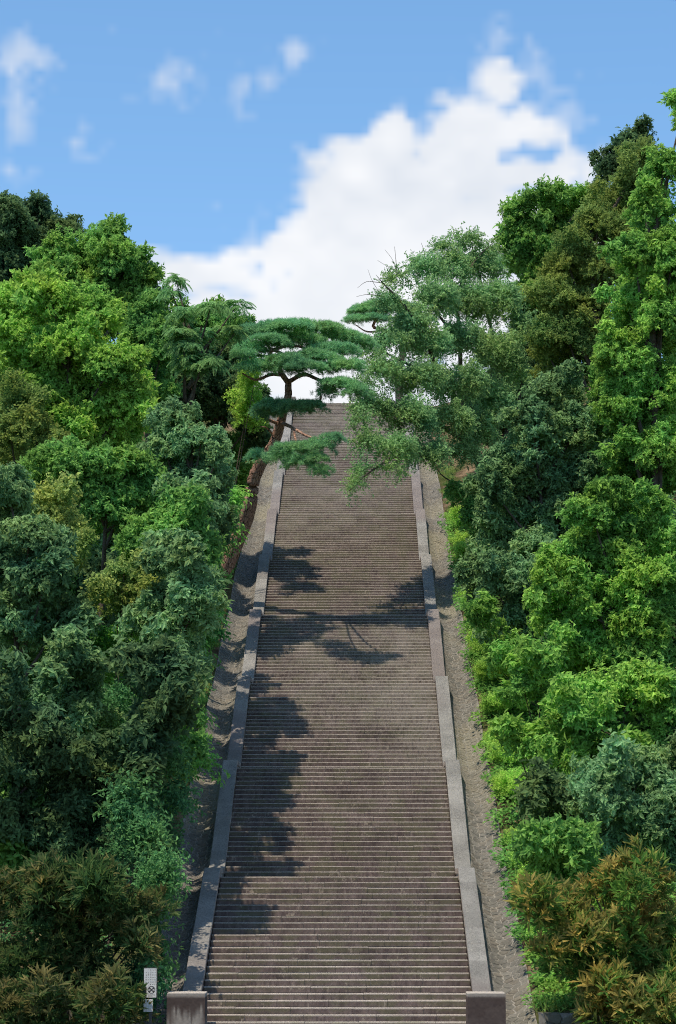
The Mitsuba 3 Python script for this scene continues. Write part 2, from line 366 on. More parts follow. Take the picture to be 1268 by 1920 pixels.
# ------------------------------------------------------------------ balustrades
def balustrade(side, label):
    key = numbered('stone_balustrade'); tag(key, label, 'balustrade')
    rg = np.random.default_rng(40 + side)
    a, b = sorted((side * XC0, side * XC1))
    ya = BASE_Y + .62
    # break points of the coping: level over each landing, sloping over each flight
    pts = [(ya, float(nose(ya)))] + [(p, q_) for p, q_ in NOSE_LINE if p > ya + .3]
    brk = []
    for n_ in range(len(pts) - 1):
        (p0, q0), (p1, q1) = pts[n_], pts[n_ + 1]
        if n_ and (p1 - p0) < LANDING + .01: q1 = q0 if False else q1
        brk.append((p0, q0, p1, q1))
    cop, i_ = [], 0
    for p0, q0, p1, q1 in brk:
        level = abs((q1 - q0) - RISE) < 1e-6 and abs((p1 - p0) - LANDING) < 1e-6
        za, zb = q0 + COPE, (q0 if level else q1) + COPE
        if not level and n_ > 0 and p0 > Y0 + RUN: za = q0 - RISE + COPE; p0e = p0
        m_ = max(1, round((p1 - p0) / 1.06))
        for t in range(m_):
            t0, t1 = t / m_, (t + 1) / m_
            y0, y1 = p0 + (p1 - p0) * t0 + .003, p0 + (p1 - p0) * t1 - .003
            z0, z1 = za + (zb - za) * t0, za + (zb - za) * t1
            dz = rg.normal(0, .002); e = .012
            dx = rg.normal(0, .002)
            v = []
            for yy, zz in ((y0, z0 + dz), (y1, z1 + dz)):
                v += [(a + dx, yy, zz - .16), (b + dx, yy, zz - .16), (b + dx, yy, zz - e), (b + dx - e, yy, zz), (a + dx + e, yy, zz), (a + dx, yy, zz - e)]
            f = [[0, 6, 7], [0, 7, 1]]
            for s in range(6):
                u = (s + 1) % 6; f += [[s, u, 6 + u], [s, 6 + u, 6 + s]]
            for s in range(1, 5): f += [[0, s + 1, s], [6, 6 + s, 6 + s + 1]]
            m = trimesh.Trimesh(np.array(v), np.array(f), process=False); m = trimesh.Trimesh(m.vertices, m.faces[2:], process=False)
            if m.volume < 0: m.invert()
            r = rg.random()
            add(f'{key}__coping_slab' + (f'_{i_:03d}' if i_ else ''), m, 'mat_coping', uv=np.c_[np.full(12, r), np.zeros(12)]); i_ += 1
        cop.append((p0, za, p1, zb))
    wall = []
    lo, hi = a + (.03 if side > 0 else .03), b - .03
    for p0, za, p1, zb in cop:
        prof = [(p0, za - 1.3), (p1, zb - 1.3), (p1, zb - .162), (p0, za - .162)]
        wall.append(prism_x(prof, lo, hi))
    m = cat(wall); add(f'{key}__side_wall', m, 'mat_coping', uv=np.c_[np.full(len(m.vertices), .4), np.zeros(len(m.vertices))])
    # end pier
    c = side * (XC0 + XC1) / 2 - .01 * side; pw = .45
    body = trimesh.creation.box((2 * pw, .92, 1.14)); 
    prof = trimesh.creation.box((1, 1, 1))
    x0, x1, y0, y1, zt = c - pw, c + pw, BASE_Y - .24, BASE_Y + .66, 1.035
    e = .015
    ring = lambda d, z_: [(x0 + d, y0 + d, z_), (x1 - d, y0 + d, z_), (x1 - d, y1 - d, z_), (x0 + d, y1 - d, z_)]
    v = np.array(ring(0, -.1) + ring(0, zt - e) + ring(e, zt)); f = []
    for L in (0, 4):
        for s in range(4):
            u = (s + 1) % 4; f += [[L + s, L + u, L + 4 + u], [L + s, L + 4 + u, L + 4 + s]]
    f += [[8, 9, 10], [8, 10, 11]]
    pier = trimesh.Trimesh(v, np.array(f), process=False)
    add(f'{key}__pier', pier, 'mat_pier', uv=np.c_[np.full(12, .95 if side > 0 else 0.0), np.zeros(12)])
    # square block closing the top end
    tb = box(a - .03, b + .03, TOP_Y + .05, TOP_Y + .75, TOP_Z - .3, TOP_Z + .42)
    add(f'{key}__end_block', tb, 'mat_coping', uv=np.c_[np.full(len(tb.vertices), .6), np.zeros(len(tb.vertices))])
balustrade(-1, 'low stone balustrade on the left edge of the stairs, mostly in tree shade')
balustrade(1, 'low stone balustrade on the right edge of the stairs, sunlit with a dark shadow line')

# ------------------------------------------------------------------ rubble gutters
from scipy.spatial import Voronoi

def cells(length, width, size, rg, aspect=1.25):
    """irregular stone outlines that fill a strip (along, across)"""
    nu, nv = max(2, int(length / (size * aspect))), max(2, round(width / size))
    pts = []
    for a in range(-1, nu + 1):
        for b in range(-1, nv + 1):
            pts.append(((a + .5 + (.5 if b % 2 else 0) + rg.uniform(-.36, .36)) * length / nu, (b + .5 + rg.uniform(-.36, .36)) * width / nv))
    vor = Voronoi(np.array(pts)); out = []
    for k, reg in enumerate(vor.point_region):
        idx = vor.regions[reg]
        if -1 in idx or len(idx) < 3: continue
        poly = vor.vertices[idx]
        c = np.array(pts[k])
        if not (0 <= c[0] <= length and 0 <= c[1] <= width): continue
        poly = np.clip(poly, [0, 0], [length, width])
        out.append((poly, c))
    return out

def stone_from(poly, lift, gap, rg, place):
    c = poly.mean(0); d = poly - c; L = np.linalg.norm(d, axis=1, keepdims=True) + 1e-9
    inner = c + d * np.clip(1 - gap / L, .3, 1); top = c + d * np.clip(1 - (gap + .022) / L, .2, 1)
    n = len(poly); h = lift * rg.uniform(.7, 1.5); tilt = rg.normal(0, .10, 2)
    def P(q, hh): return place(q[:, 0], q[:, 1], hh)
    v = np.vstack([P(inner, np.full(n, -.05)), P(inner, np.full(n, h * .55)), P(top, h + (top - c) @ tilt * .5), P(c[None], np.array([h * 1.12]))])
    f = []
    for s in range(n):
        u = (s + 1) % n
        f += [[s, u, n + u], [s, n + u, n + s], [n + s, n + u, 2 * n + u], [n + s, 2 * n + u, 2 * n + s], [2 * n + s, 2 * n + u, 3 * n]]
    return np.array(v), np.array(f)

def gutter(side, label):
    key = numbered('stone_gutter'); tag(key, label, 'gutter')
    rg = np.random.default_rng(70 + side)
    ya, yb = BASE_Y - .3, TOP_Y + .5
    W = GUT + .02
    def place(s, u, h):
        yq = ya + s; t = u / W
        dep = .30 * np.sin(np.pi * np.clip(t, 0, 1) ** .85) ** 1.0
        zz = soft(yq, 2.4) - .13 - dep + .14 * (1 - t) * 0 + h * .93
        xx = side * (XC1 - .02 + u * 1.0) + side * h * .35 * np.cos(np.pi * t)*-1
        return np.stack([xx, yq - h * .35, zz], -1)
    st = [(np.linalg.norm(c - [0, .5]), poly) for poly, c in cells(yb - ya, W, .2, rg)]
    st.sort(key=lambda q_: q_[0])
    rest_v, rest_f, rest_uv, at = [], [], [], 0
    for k, (_, poly) in enumerate(st):
        v, f = stone_from(poly, .014, .016, rg, place)
        uv = np.tile([rg.random(), rg.random()], (len(v), 1))
        if side < 0: f = f[:, ::-1]
        if k < 300:
            add(f'{key}__stone' + (f'_{k:03d}' if k else ''), (v, f), 'mat_rubble', uv=uv)
        else:
            rest_v.append(v); rest_f.append(f + at); rest_uv.append(uv); at += len(v)
    add(f'{key}__far_stones', (np.vstack(rest_v), np.vstack(rest_f)), 'mat_rubble', uv=np.vstack(rest_uv)); labels[f'{key}__far_stones'] = {'kind': 'stuff'}
    ss, uu = np.meshgrid(np.arange(0, yb - ya + .25, .25), np.linspace(0, W, 9), indexing='ij')
    v = place(ss.ravel(), uu.ravel(), np.zeros(ss.size)); n = 9
    i, j = np.meshgrid(np.arange(ss.shape[0] - 1), np.arange(n - 1), indexing='ij')
    q = np.stack([i * n + j, (i + 1) * n + j, (i + 1) * n + j + 1, i * n + j + 1], -1).reshape(-1, 4)
    add(f'{key}__bed', (v, q), 'mat_mortar', smooth=True)
gutter(-1, 'shaded rubble stone gutter left of the stairs below the clipped bushes')
gutter(1, 'sunlit rubble stone gutter right of the stairs with pale joints')

def rubble_wall(x0, x1, h, label, seed):
    key = numbered('rubble_wall'); tag(key, label, 'wall'); rg = np.random.default_rng(seed)
    yb = BASE_Y + .42
    def place(s, u, hh): return np.stack([x0 + s, yb - hh + .06 * u, u], -1)
    k = 0
    for poly, c in cells(x1 - x0, h, .27, rg, 1.4):
        v, f = stone_from(poly, .05, .014, rg, place)
        add(f'{key}__stone' + (f'_{k:03d}' if k else ''), (v, f), 'mat_rubble', uv=np.tile([rg.random(), rg.random() * .7], (len(v), 1))); k += 1
    add(f'{key}__core', box(x0, x1, yb + .02, yb + .5, -.1, h - .03), 'mat_mortar')
rubble_wall(XG1 + .02, XG1 + 6.5, .56, 'low pale rubble wall at the foot of the right bank', 5)
rubble_wall(-XG1 - 6.5, -XG1 - .02, .92, 'dark rubble wall at the foot of the left bank behind the notice board', 6)

# ------------------------------------------------------------------ notice board
def at_board(m, x, y, z): m.apply_transform(trimesh.transformations.rotation_matrix(math.pi / 2, [1, 0, 0])); m.apply_translation((x, y, z)); return m
NX, NY = -4.30, BASE_Y - 1.2
tag('notice_board', 'white notices on a dark post left of the stairs in front of the rubble wall', 'sign')
add('notice_board__post', cat([box(NX - .035, NX + .035, NY + .012, NY + .08, -.1, 1.66)]), 'mat_dark_metal')
add('notice_board__backboard', box(NX - .165, NX + .155, NY - .012, NY + .011, .97, 1.665), 'mat_dark_metal')
add('notice_board__rules_plate', box(NX - .155, NX + .075, NY - .020, NY - .0125, 1.215, 1.645), 'mat_white')
add('notice_board__rules_plate_001', box(NX + .0755, NX + .135, NY - .020, NY - .0125, 1.255, 1.645), 'mat_white')
# five columns of small upright characters
rg = np.random.default_rng(8); glyphs = []
def glyph(cx, cz, s):
    out = []
    for k in range(rg.integers(2, 4)):
        zz = cz + s * rg.uniform(-.42, .42); hw = s * rg.uniform(.28, .48)
        out.append(box(cx - hw, cx + hw, NY - .0225, NY - .0202, zz - s * .07, zz + s * .07))
    for k in range(rg.integers(1, 3)):
        xx = cx + s * rg.uniform(-.35, .35); hh = s * rg.uniform(.28, .48)
        out.append(box(xx - s * .07, xx + s * .07, NY - .0222, NY - .0203, cz - hh, cz + hh))
    return out
for c, (n0, n1) in enumerate([(0, 7), (0, 7), (0, 7), (0, 6), (1, 7)]):
    for r in range(n0, n1): glyphs += glyph(NX + .105 - c * .052, 1.605 - r * .055, .034)
add('notice_board__lettering', cat(glyphs), 'mat_ink')
add('notice_board__drone_plate', box(NX - .088, NX + .135, NY - .030, NY - .0225, .98, 1.2545), 'mat_white')
dcx, dcz = NX + .0235, 1.155
ring = trimesh.creation.annulus(.070, .088, .003, sections=40); sym = [at_board(ring, dcx, NY - .0318, dcz)]
for s in (1, -1):
    b_ = box(-.062, .062, -.012, .012, -.0012, .0012); b_.apply_transform(trimesh.transformations.rotation_matrix(s * math.pi / 4, [0, 0, 1])); sym.append(at_board(b_, dcx, NY - .0322 - .0008 * s, dcz))
for sx in (1, -1):
    for sz in (1, -1):
        d_ = trimesh.creation.cylinder(.021, .003, sections=20); sym.append(at_board(d_, dcx + sx * .040, NY - .0345, dcz + sz * .034))
sym.append(at_board(trimesh.creation.cylinder(.022, .003, sections=20), dcx, NY - .0365, dcz))
for r in range(3):
    for c in range(8): 
        if r < 2 or c < 6: sym += [box(dcx - .08 + c * .0205, dcx - .067 + c * .0205, NY - .0325, NY - .0302, 1.040 - r * .018, 1.051 - r * .018)]
add('notice_board__drone_symbol', cat(sym), 'mat_ink')
add('notice_board__lower_plate', box(NX - .155, NX + .055, NY - .020, NY - .012, .655, .945), 'mat_white')
low = []
for c in range(3):
    for r in range(7): low += [box(NX - .10 + c * .05, NX - .088 + c * .05, NY - .0225, NY - .0202, .905 - r * .034 - .011, .905 - r * .034 + .009)]
scene['mat_grey_ink'] = {'type': 'principled', 'base_color': {'type': 'rgb', 'value': (.30, .34, .33)}, 'roughness': .6}
add('notice_board__lower_lettering', cat(low), 'mat_grey_ink')

# ------------------------------------------------------------------ foliage: clumps of leaves as shape groups
def unit(v): return v / (np.linalg.norm(v, axis=-1, keepdims=True) + 1e-12)

def leaves(base, direc, up, length, width, fold=.25):
    """one folded rhombus (two triangles) per leaf"""
    n = len(base); direc = unit(direc); side = unit(np.cross(direc, up)); nor = np.cross(side, direc)
    length = np.broadcast_to(length, (n,))[:, None]; width = np.broadcast_to(width, (n,))[:, None]
    mid = base + direc * length * .48
    v = np.stack([base, mid + side * width * .5 + nor * width * fold, base + direc * length - nor * length * .10, mid - side * width * .5 + nor * width * fold], 1)
    k = np.arange(n)[:, None] * 4
    f = np.concatenate([k + [0, 2, 1], k + [0, 3, 2]], 1).reshape(-1, 3)
    return v.reshape(-1, 3), f

def sphere_dirs(n, rg, lo=-1.0):
    z_ = rg.uniform(lo, 1, n); a = rg.uniform(0, 2 * np.pi, n); s = np.sqrt(1 - z_ * z_)
    return np.stack([s * np.cos(a), s * np.sin(a), z_], -1)

def clump(kind, seed, coarse=False):
    """(vertices, faces, how far out, random) of one clump about one radius R in size, in metres"""
    rg = np.random.default_rng(seed); B, D, U, L, Wd, O = [], [], [], [], [], []
    def put(b, d, u, l, w, o): B.append(b); D.append(d); U.append(u); L.append(np.broadcast_to(l, (len(b),))); Wd.append(np.broadcast_to(w, (len(b),))); O.append(np.broadcast_to(o, (len(b),)))
    if kind in ('broad', 'gloss', 'small', 'hedge', 'olive'):
        nt, nl, R, ll, lw = dict(broad=(17, 15, .52, .150, .074), gloss=(15, 14, .52, .165, .078), small=(22, 15, .50, .110, .058), hedge=(24, 14, .36, .062, .036), olive=(26, 13, .50, .098, .052))[kind]
        tips = sphere_dirs(nt, rg, -.75) * R * rg.uniform(.55, 1.05, (nt, 1)); tips[:, 2] *= .8
        for c in tips:
            ax = unit(c * [1, 1, .8] + [0, 0, .35 * R])
            d = unit(sphere_dirs(nl, rg) * .9 + ax * .38 + [0, 0, -.42])
            b = c - ax * rg.uniform(0, .16, (nl, 1)) + sphere_dirs(nl, rg) * .05
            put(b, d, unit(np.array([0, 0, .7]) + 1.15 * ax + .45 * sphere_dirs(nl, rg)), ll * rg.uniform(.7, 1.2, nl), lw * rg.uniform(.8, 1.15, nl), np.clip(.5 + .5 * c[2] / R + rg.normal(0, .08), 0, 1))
    elif kind == 'long':
        for c in sphere_dirs(15, rg, -.5) * .5 * rg.uniform(.5, 1.05, (15, 1)):
            n = 13; ax = unit(c + [0, 0, .55]); r = sphere_dirs(n, rg); r = unit(r - (r @ ax)[:, None] * ax)
            d = unit(r * rg.uniform(.5, 1.2, (n, 1)) + ax); b = c - ax * rg.uniform(0, .12, (n, 1))
            put(b, d, ax + .25 * sphere_dirs(n, rg), rg.uniform(.18, .27, n), rg.uniform(.042, .060, n), np.clip(.45 + .55 * c[2] / .5 + rg.normal(0, .1, n), 0, 1))
    elif kind == 'spray':
        for t in range(17):
            h = sphere_dirs(1, rg, -.35)[0]; ln = rg.uniform(.45, .95); n = int(ln * 19)
            s = np.linspace(.15, 1, n)[:, None]; path = h * ln * s + np.array([0, 0, -.30]) * s ** 2 * ln
            d = unit(np.gradient(path, axis=0) * 3 + sphere_dirs(n, rg) * .75 + [0, 0, -.35])
            put(path + sphere_dirs(n, rg) * .02, d, np.array([0, 0, 1.]) + .6 * sphere_dirs(n, rg), rg.uniform(.095, .14, n), rg.uniform(.048, .066, n), .25 + .6 * s[:, 0])
    elif kind == 'layer':
        for t in range(20):
            a = rg.uniform(0, 2 * np.pi); h = np.array([np.cos(a), np.sin(a), rg.uniform(-.12, .12)]); ln = rg.uniform(.4, .8); n = int(ln * 21)
            s = np.linspace(.1, 1, n)[:, None]; z0 = rg.choice([-.16, 0, .16]) + rg.normal(0, .02)
            path = h * ln * s + [0, 0, z0] + np.array([0, 0, -.16]) * s ** 2
            d = unit(np.gradient(path, axis=0) * 4 + np.c_[rg.normal(0, .3, (n, 2)), np.full(n, -.1)] * .6)
            put(path, d, np.array([0, 0, 1.]) + .35 * sphere_dirs(n, rg), rg.uniform(.09, .14, n), rg.uniform(.045, .075, n), np.clip(.35 + 1.4 * z0 + .3 * s[:, 0], 0, 1))
    elif kind == 'pinnate':
        for t in range(9):
            a = rg.uniform(0, 2 * np.pi); h = np.array([np.cos(a), np.sin(a), rg.uniform(.1, .6)]); h /= np.linalg.norm(h); ln = rg.uniform(.55, .85); n = 13
            s = np.linspace(.22, 1, n)[:, None]; path = h * ln * s + np.array([0, 0, -.62]) * s ** 2.2 * ln
            tan = unit(np.gradient(path, axis=0)); sd = unit(np.cross(tan, [0, 0, 1.]))
            for sg in (1, -1):
                put(path, unit(tan * .6 + sg * sd * .9 + [0, 0, -.35]), np.array([0, 0, 1.]) + .25 * sphere_dirs(n, rg), .17 * np.sin(np.pi * (.15 + .75 * s[:, 0])) + .03, .042, .4 + .3 * s[:, 0])
    elif kind == 'needle':
        for c in sphere_dirs(13, rg, -.25) * [.34, .34, .14] * rg.uniform(.3, 1.05, (13, 1)):
            n = 17; ax = unit(c * [1, 1, .5] + [0, 0, .16]); d = unit(sphere_dirs(n, rg) * .85 + ax * .75 + [0, 0, .12])
            put(np.tile(c, (n, 1)) + sphere_dirs(n, rg) * .02, d, sphere_dirs(n, rg), rg.uniform(.13, .19, n), .011, np.clip(.5 + c[2] * 2.5 + rg.normal(0, .1, n), 0, 1))
    elif kind == 'weed':
        n = 60; a = rg.uniform(0, 2 * np.pi, n); r = np.sqrt(rg.random(n)) * .42; b = np.c_[r * np.cos(a), r * np.sin(a), rg.uniform(.02, .30, n) * (1 - r)]
        put(b, np.c_[np.cos(a), np.sin(a), rg.uniform(-.5, .5, n)] + sphere_dirs(n, rg) * .5, np.array([0, 0, 1.]) + .5 * sphere_dirs(n, rg), rg.uniform(.08, .16, n), rg.uniform(.05, .10, n), rg.random(n))
    elif kind == 'grass':
        n = 70; a = rg.uniform(0, 2 * np.pi, n); r = np.sqrt(rg.random(n)) * .34; b = np.c_[r * np.cos(a), r * np.sin(a), np.zeros(n)]
        put(b, np.c_[.45 * np.cos(a), .45 * np.sin(a), np.ones(n)] + sphere_dirs(n, rg) * .45, sphere_dirs(n, rg), rg.uniform(.14, .34, n), .014, rg.random(n))
    if coarse:                     # fewer, larger leaves for the crowns that stand behind
        pick = rg.random(sum(map(len, B))) < .40
        D = [np.vstack(D)[pick]]; U = [np.vstack([np.broadcast_to(u, b.shape) for u, b in zip(U, B)])[pick]]; L = [np.concatenate(L)[pick] * 1.5]; Wd = [np.concatenate(Wd)[pick] * 1.5]; O = [np.concatenate(O)[pick]]; B = [np.vstack(B)[pick]]
    v, f = leaves(np.vstack(B), np.vstack(D), np.vstack([np.broadcast_to(u, b.shape) for u, b in zip(U, B)]), np.concatenate(L), np.concatenate(Wd))
    o = np.repeat(np.concatenate(O), 4); r = np.repeat(rg.random(len(o) // 4), 4)
    return v, f, o, r

CLUMPS = {}
def clump_key(kind, species, variant, coarse):
    k = f'leaves_{kind}_{species}_{variant}' + '_coarse' * coarse
    if k not in CLUMPS:
        v, f, o, r = clump(kind, 31 * variant + sum(map(ord, kind)), coarse)
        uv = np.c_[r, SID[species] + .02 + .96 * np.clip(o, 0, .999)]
        scene[k] = {'type': 'shapegroup', 'leaf': mikit.ply((v, f), 'mat_leaf', uv=uv)}
        CLUMPS[k] = True
    return k

def put_clumps(key, kind, species, P, N, scale, rg, tilt=.55, variants=3, start=0, coarse=False):
    """clumps at points P, each turned at random and leaning along N"""
    for k in range(len(P)):
        zax = unit(np.array([0, 0, 1.]) * (1 - tilt) + N[k] * tilt); a = rg.uniform(0, 2 * np.pi)
        xa = unit(np.cross(zax, [math.cos(a), math.sin(a), .3])); ya = np.cross(zax, xa); s = scale * rg.uniform(.78, 1.22)
        M = np.eye(4); M[:3, 0], M[:3, 1], M[:3, 2], M[:3, 3] = xa * s, ya * s, zax * s, P[k]
        scene[f'{key}__{start + k + 1:04d}'] = {'type': 'instance', 'group': {'type': 'ref', 'id': clump_key(kind, species, int(rg.integers(variants)), coarse)}, 'to_world': T4(M.tolist())}
    return start + len(P)

def shell(c, r, rg, per_area, lo=-.7, inner=.25, power=2.0):
    """points on and a little inside an ellipsoid (or, with a high power, a clipped box)"""
    c, r = np.asarray(c, float), np.asarray(r, float)
    area = 4 * np.pi * ((r[0] * r[1]) ** 1.6 / 3 + (r[0] * r[2]) ** 1.6 / 3 + (r[1] * r[2]) ** 1.6 / 3) ** (1 / 1.6)
    n = max(4, int(area * per_area)); d = sphere_dirs(n, rg, lo)
    if power > 2: d = d / (np.sum(np.abs(d) ** power, 1, keepdims=True) ** (1 / power))
    k = np.where(rg.random(n) < inner, rg.uniform(.35, .8, n), rg.uniform(.82, 1.0, n))[:, None]
    k = np.where(rg.random(n) < .10, rg.uniform(1.0, 1.22, n), k[:, 0])[:, None]
    k = k * (1 + .5 * (meshkit.fbm(d * 1.7 + c * .7, 2, seed=4)[:, None] - .5))
    return c + d * r * k, unit(d / r)

KIND = {  # species -> clump kind, clump scale, clumps per square metre of lobe
    'camphor_yellow': ('broad', 0.95, 4.37),
    'camphor': ('broad', 0.95, 4.37),
    'dark_evergreen': ('gloss', 0.95, 4.37),
    'gloss': ('gloss', 0.9, 4.6),
    'mid_green': ('broad', 0.9, 4.6),
    'bright': ('gloss', 0.9, 4.6),
    'olive': ('olive', 1.0, 5.06),
    'yellow': ('small', 0.9, 5.06),
    'cherry': ('spray', 0.95, 5.2),
    'pine': ('needle', 1.0, 16.2),
    'maple': ('layer', 0.95, 2.89),
    'red_tip': ('long', 0.85, 4.32),
    'olive_tip': ('long', 0.85, 4.32),
    'azalea': ('hedge', 1.0, 7.5),
    'azalea_dark': ('hedge', 1.0, 7.5),
    'weed': ('weed', 1.0, 4.0),
    'fern': ('weed', 1.0, 4.0),
    'weeping': ('spray', 0.8, 2.2),
    'grass': ('grass', 1.0, 4.0),
    'feather': ('pinnate', 0.72, 7.5),
}

def crown(key, species, lobes, rg, part='crown', coarse=False, at=0):
    kind, sc, dens = KIND[species]
    if coarse: dens *= .8
    for (x, y_, z_, rx, ry, rz) in lobes:
        cr = {'broad': .5, 'gloss': .5, 'small': .48, 'hedge': .34, 'olive': .48, 'long': .55, 'spray': .6, 'layer': .5, 'pinnate': .7, 'needle': .3}.get(kind, .4) * sc
        r = np.maximum(np.array([rx, ry, rz]) - cr * .65, .18)
        P, N = shell((x, y_, z_), r, rg, dens, power=5.0 if species.startswith('azalea') else 2.0)
        at = put_clumps(f'{key}__{part}', kind, species, P, N, sc, rg, tilt=.3 if kind in ('layer', 'needle', 'pinnate') else .6, start=at, coarse=coarse)
    return at

def limb_mesh(pts, r0, r1, seed, n=5, sides=7):
    c = curve(pts, n); return tube(c, np.linspace(r0, r1, len(c)), sides, .12, seed)

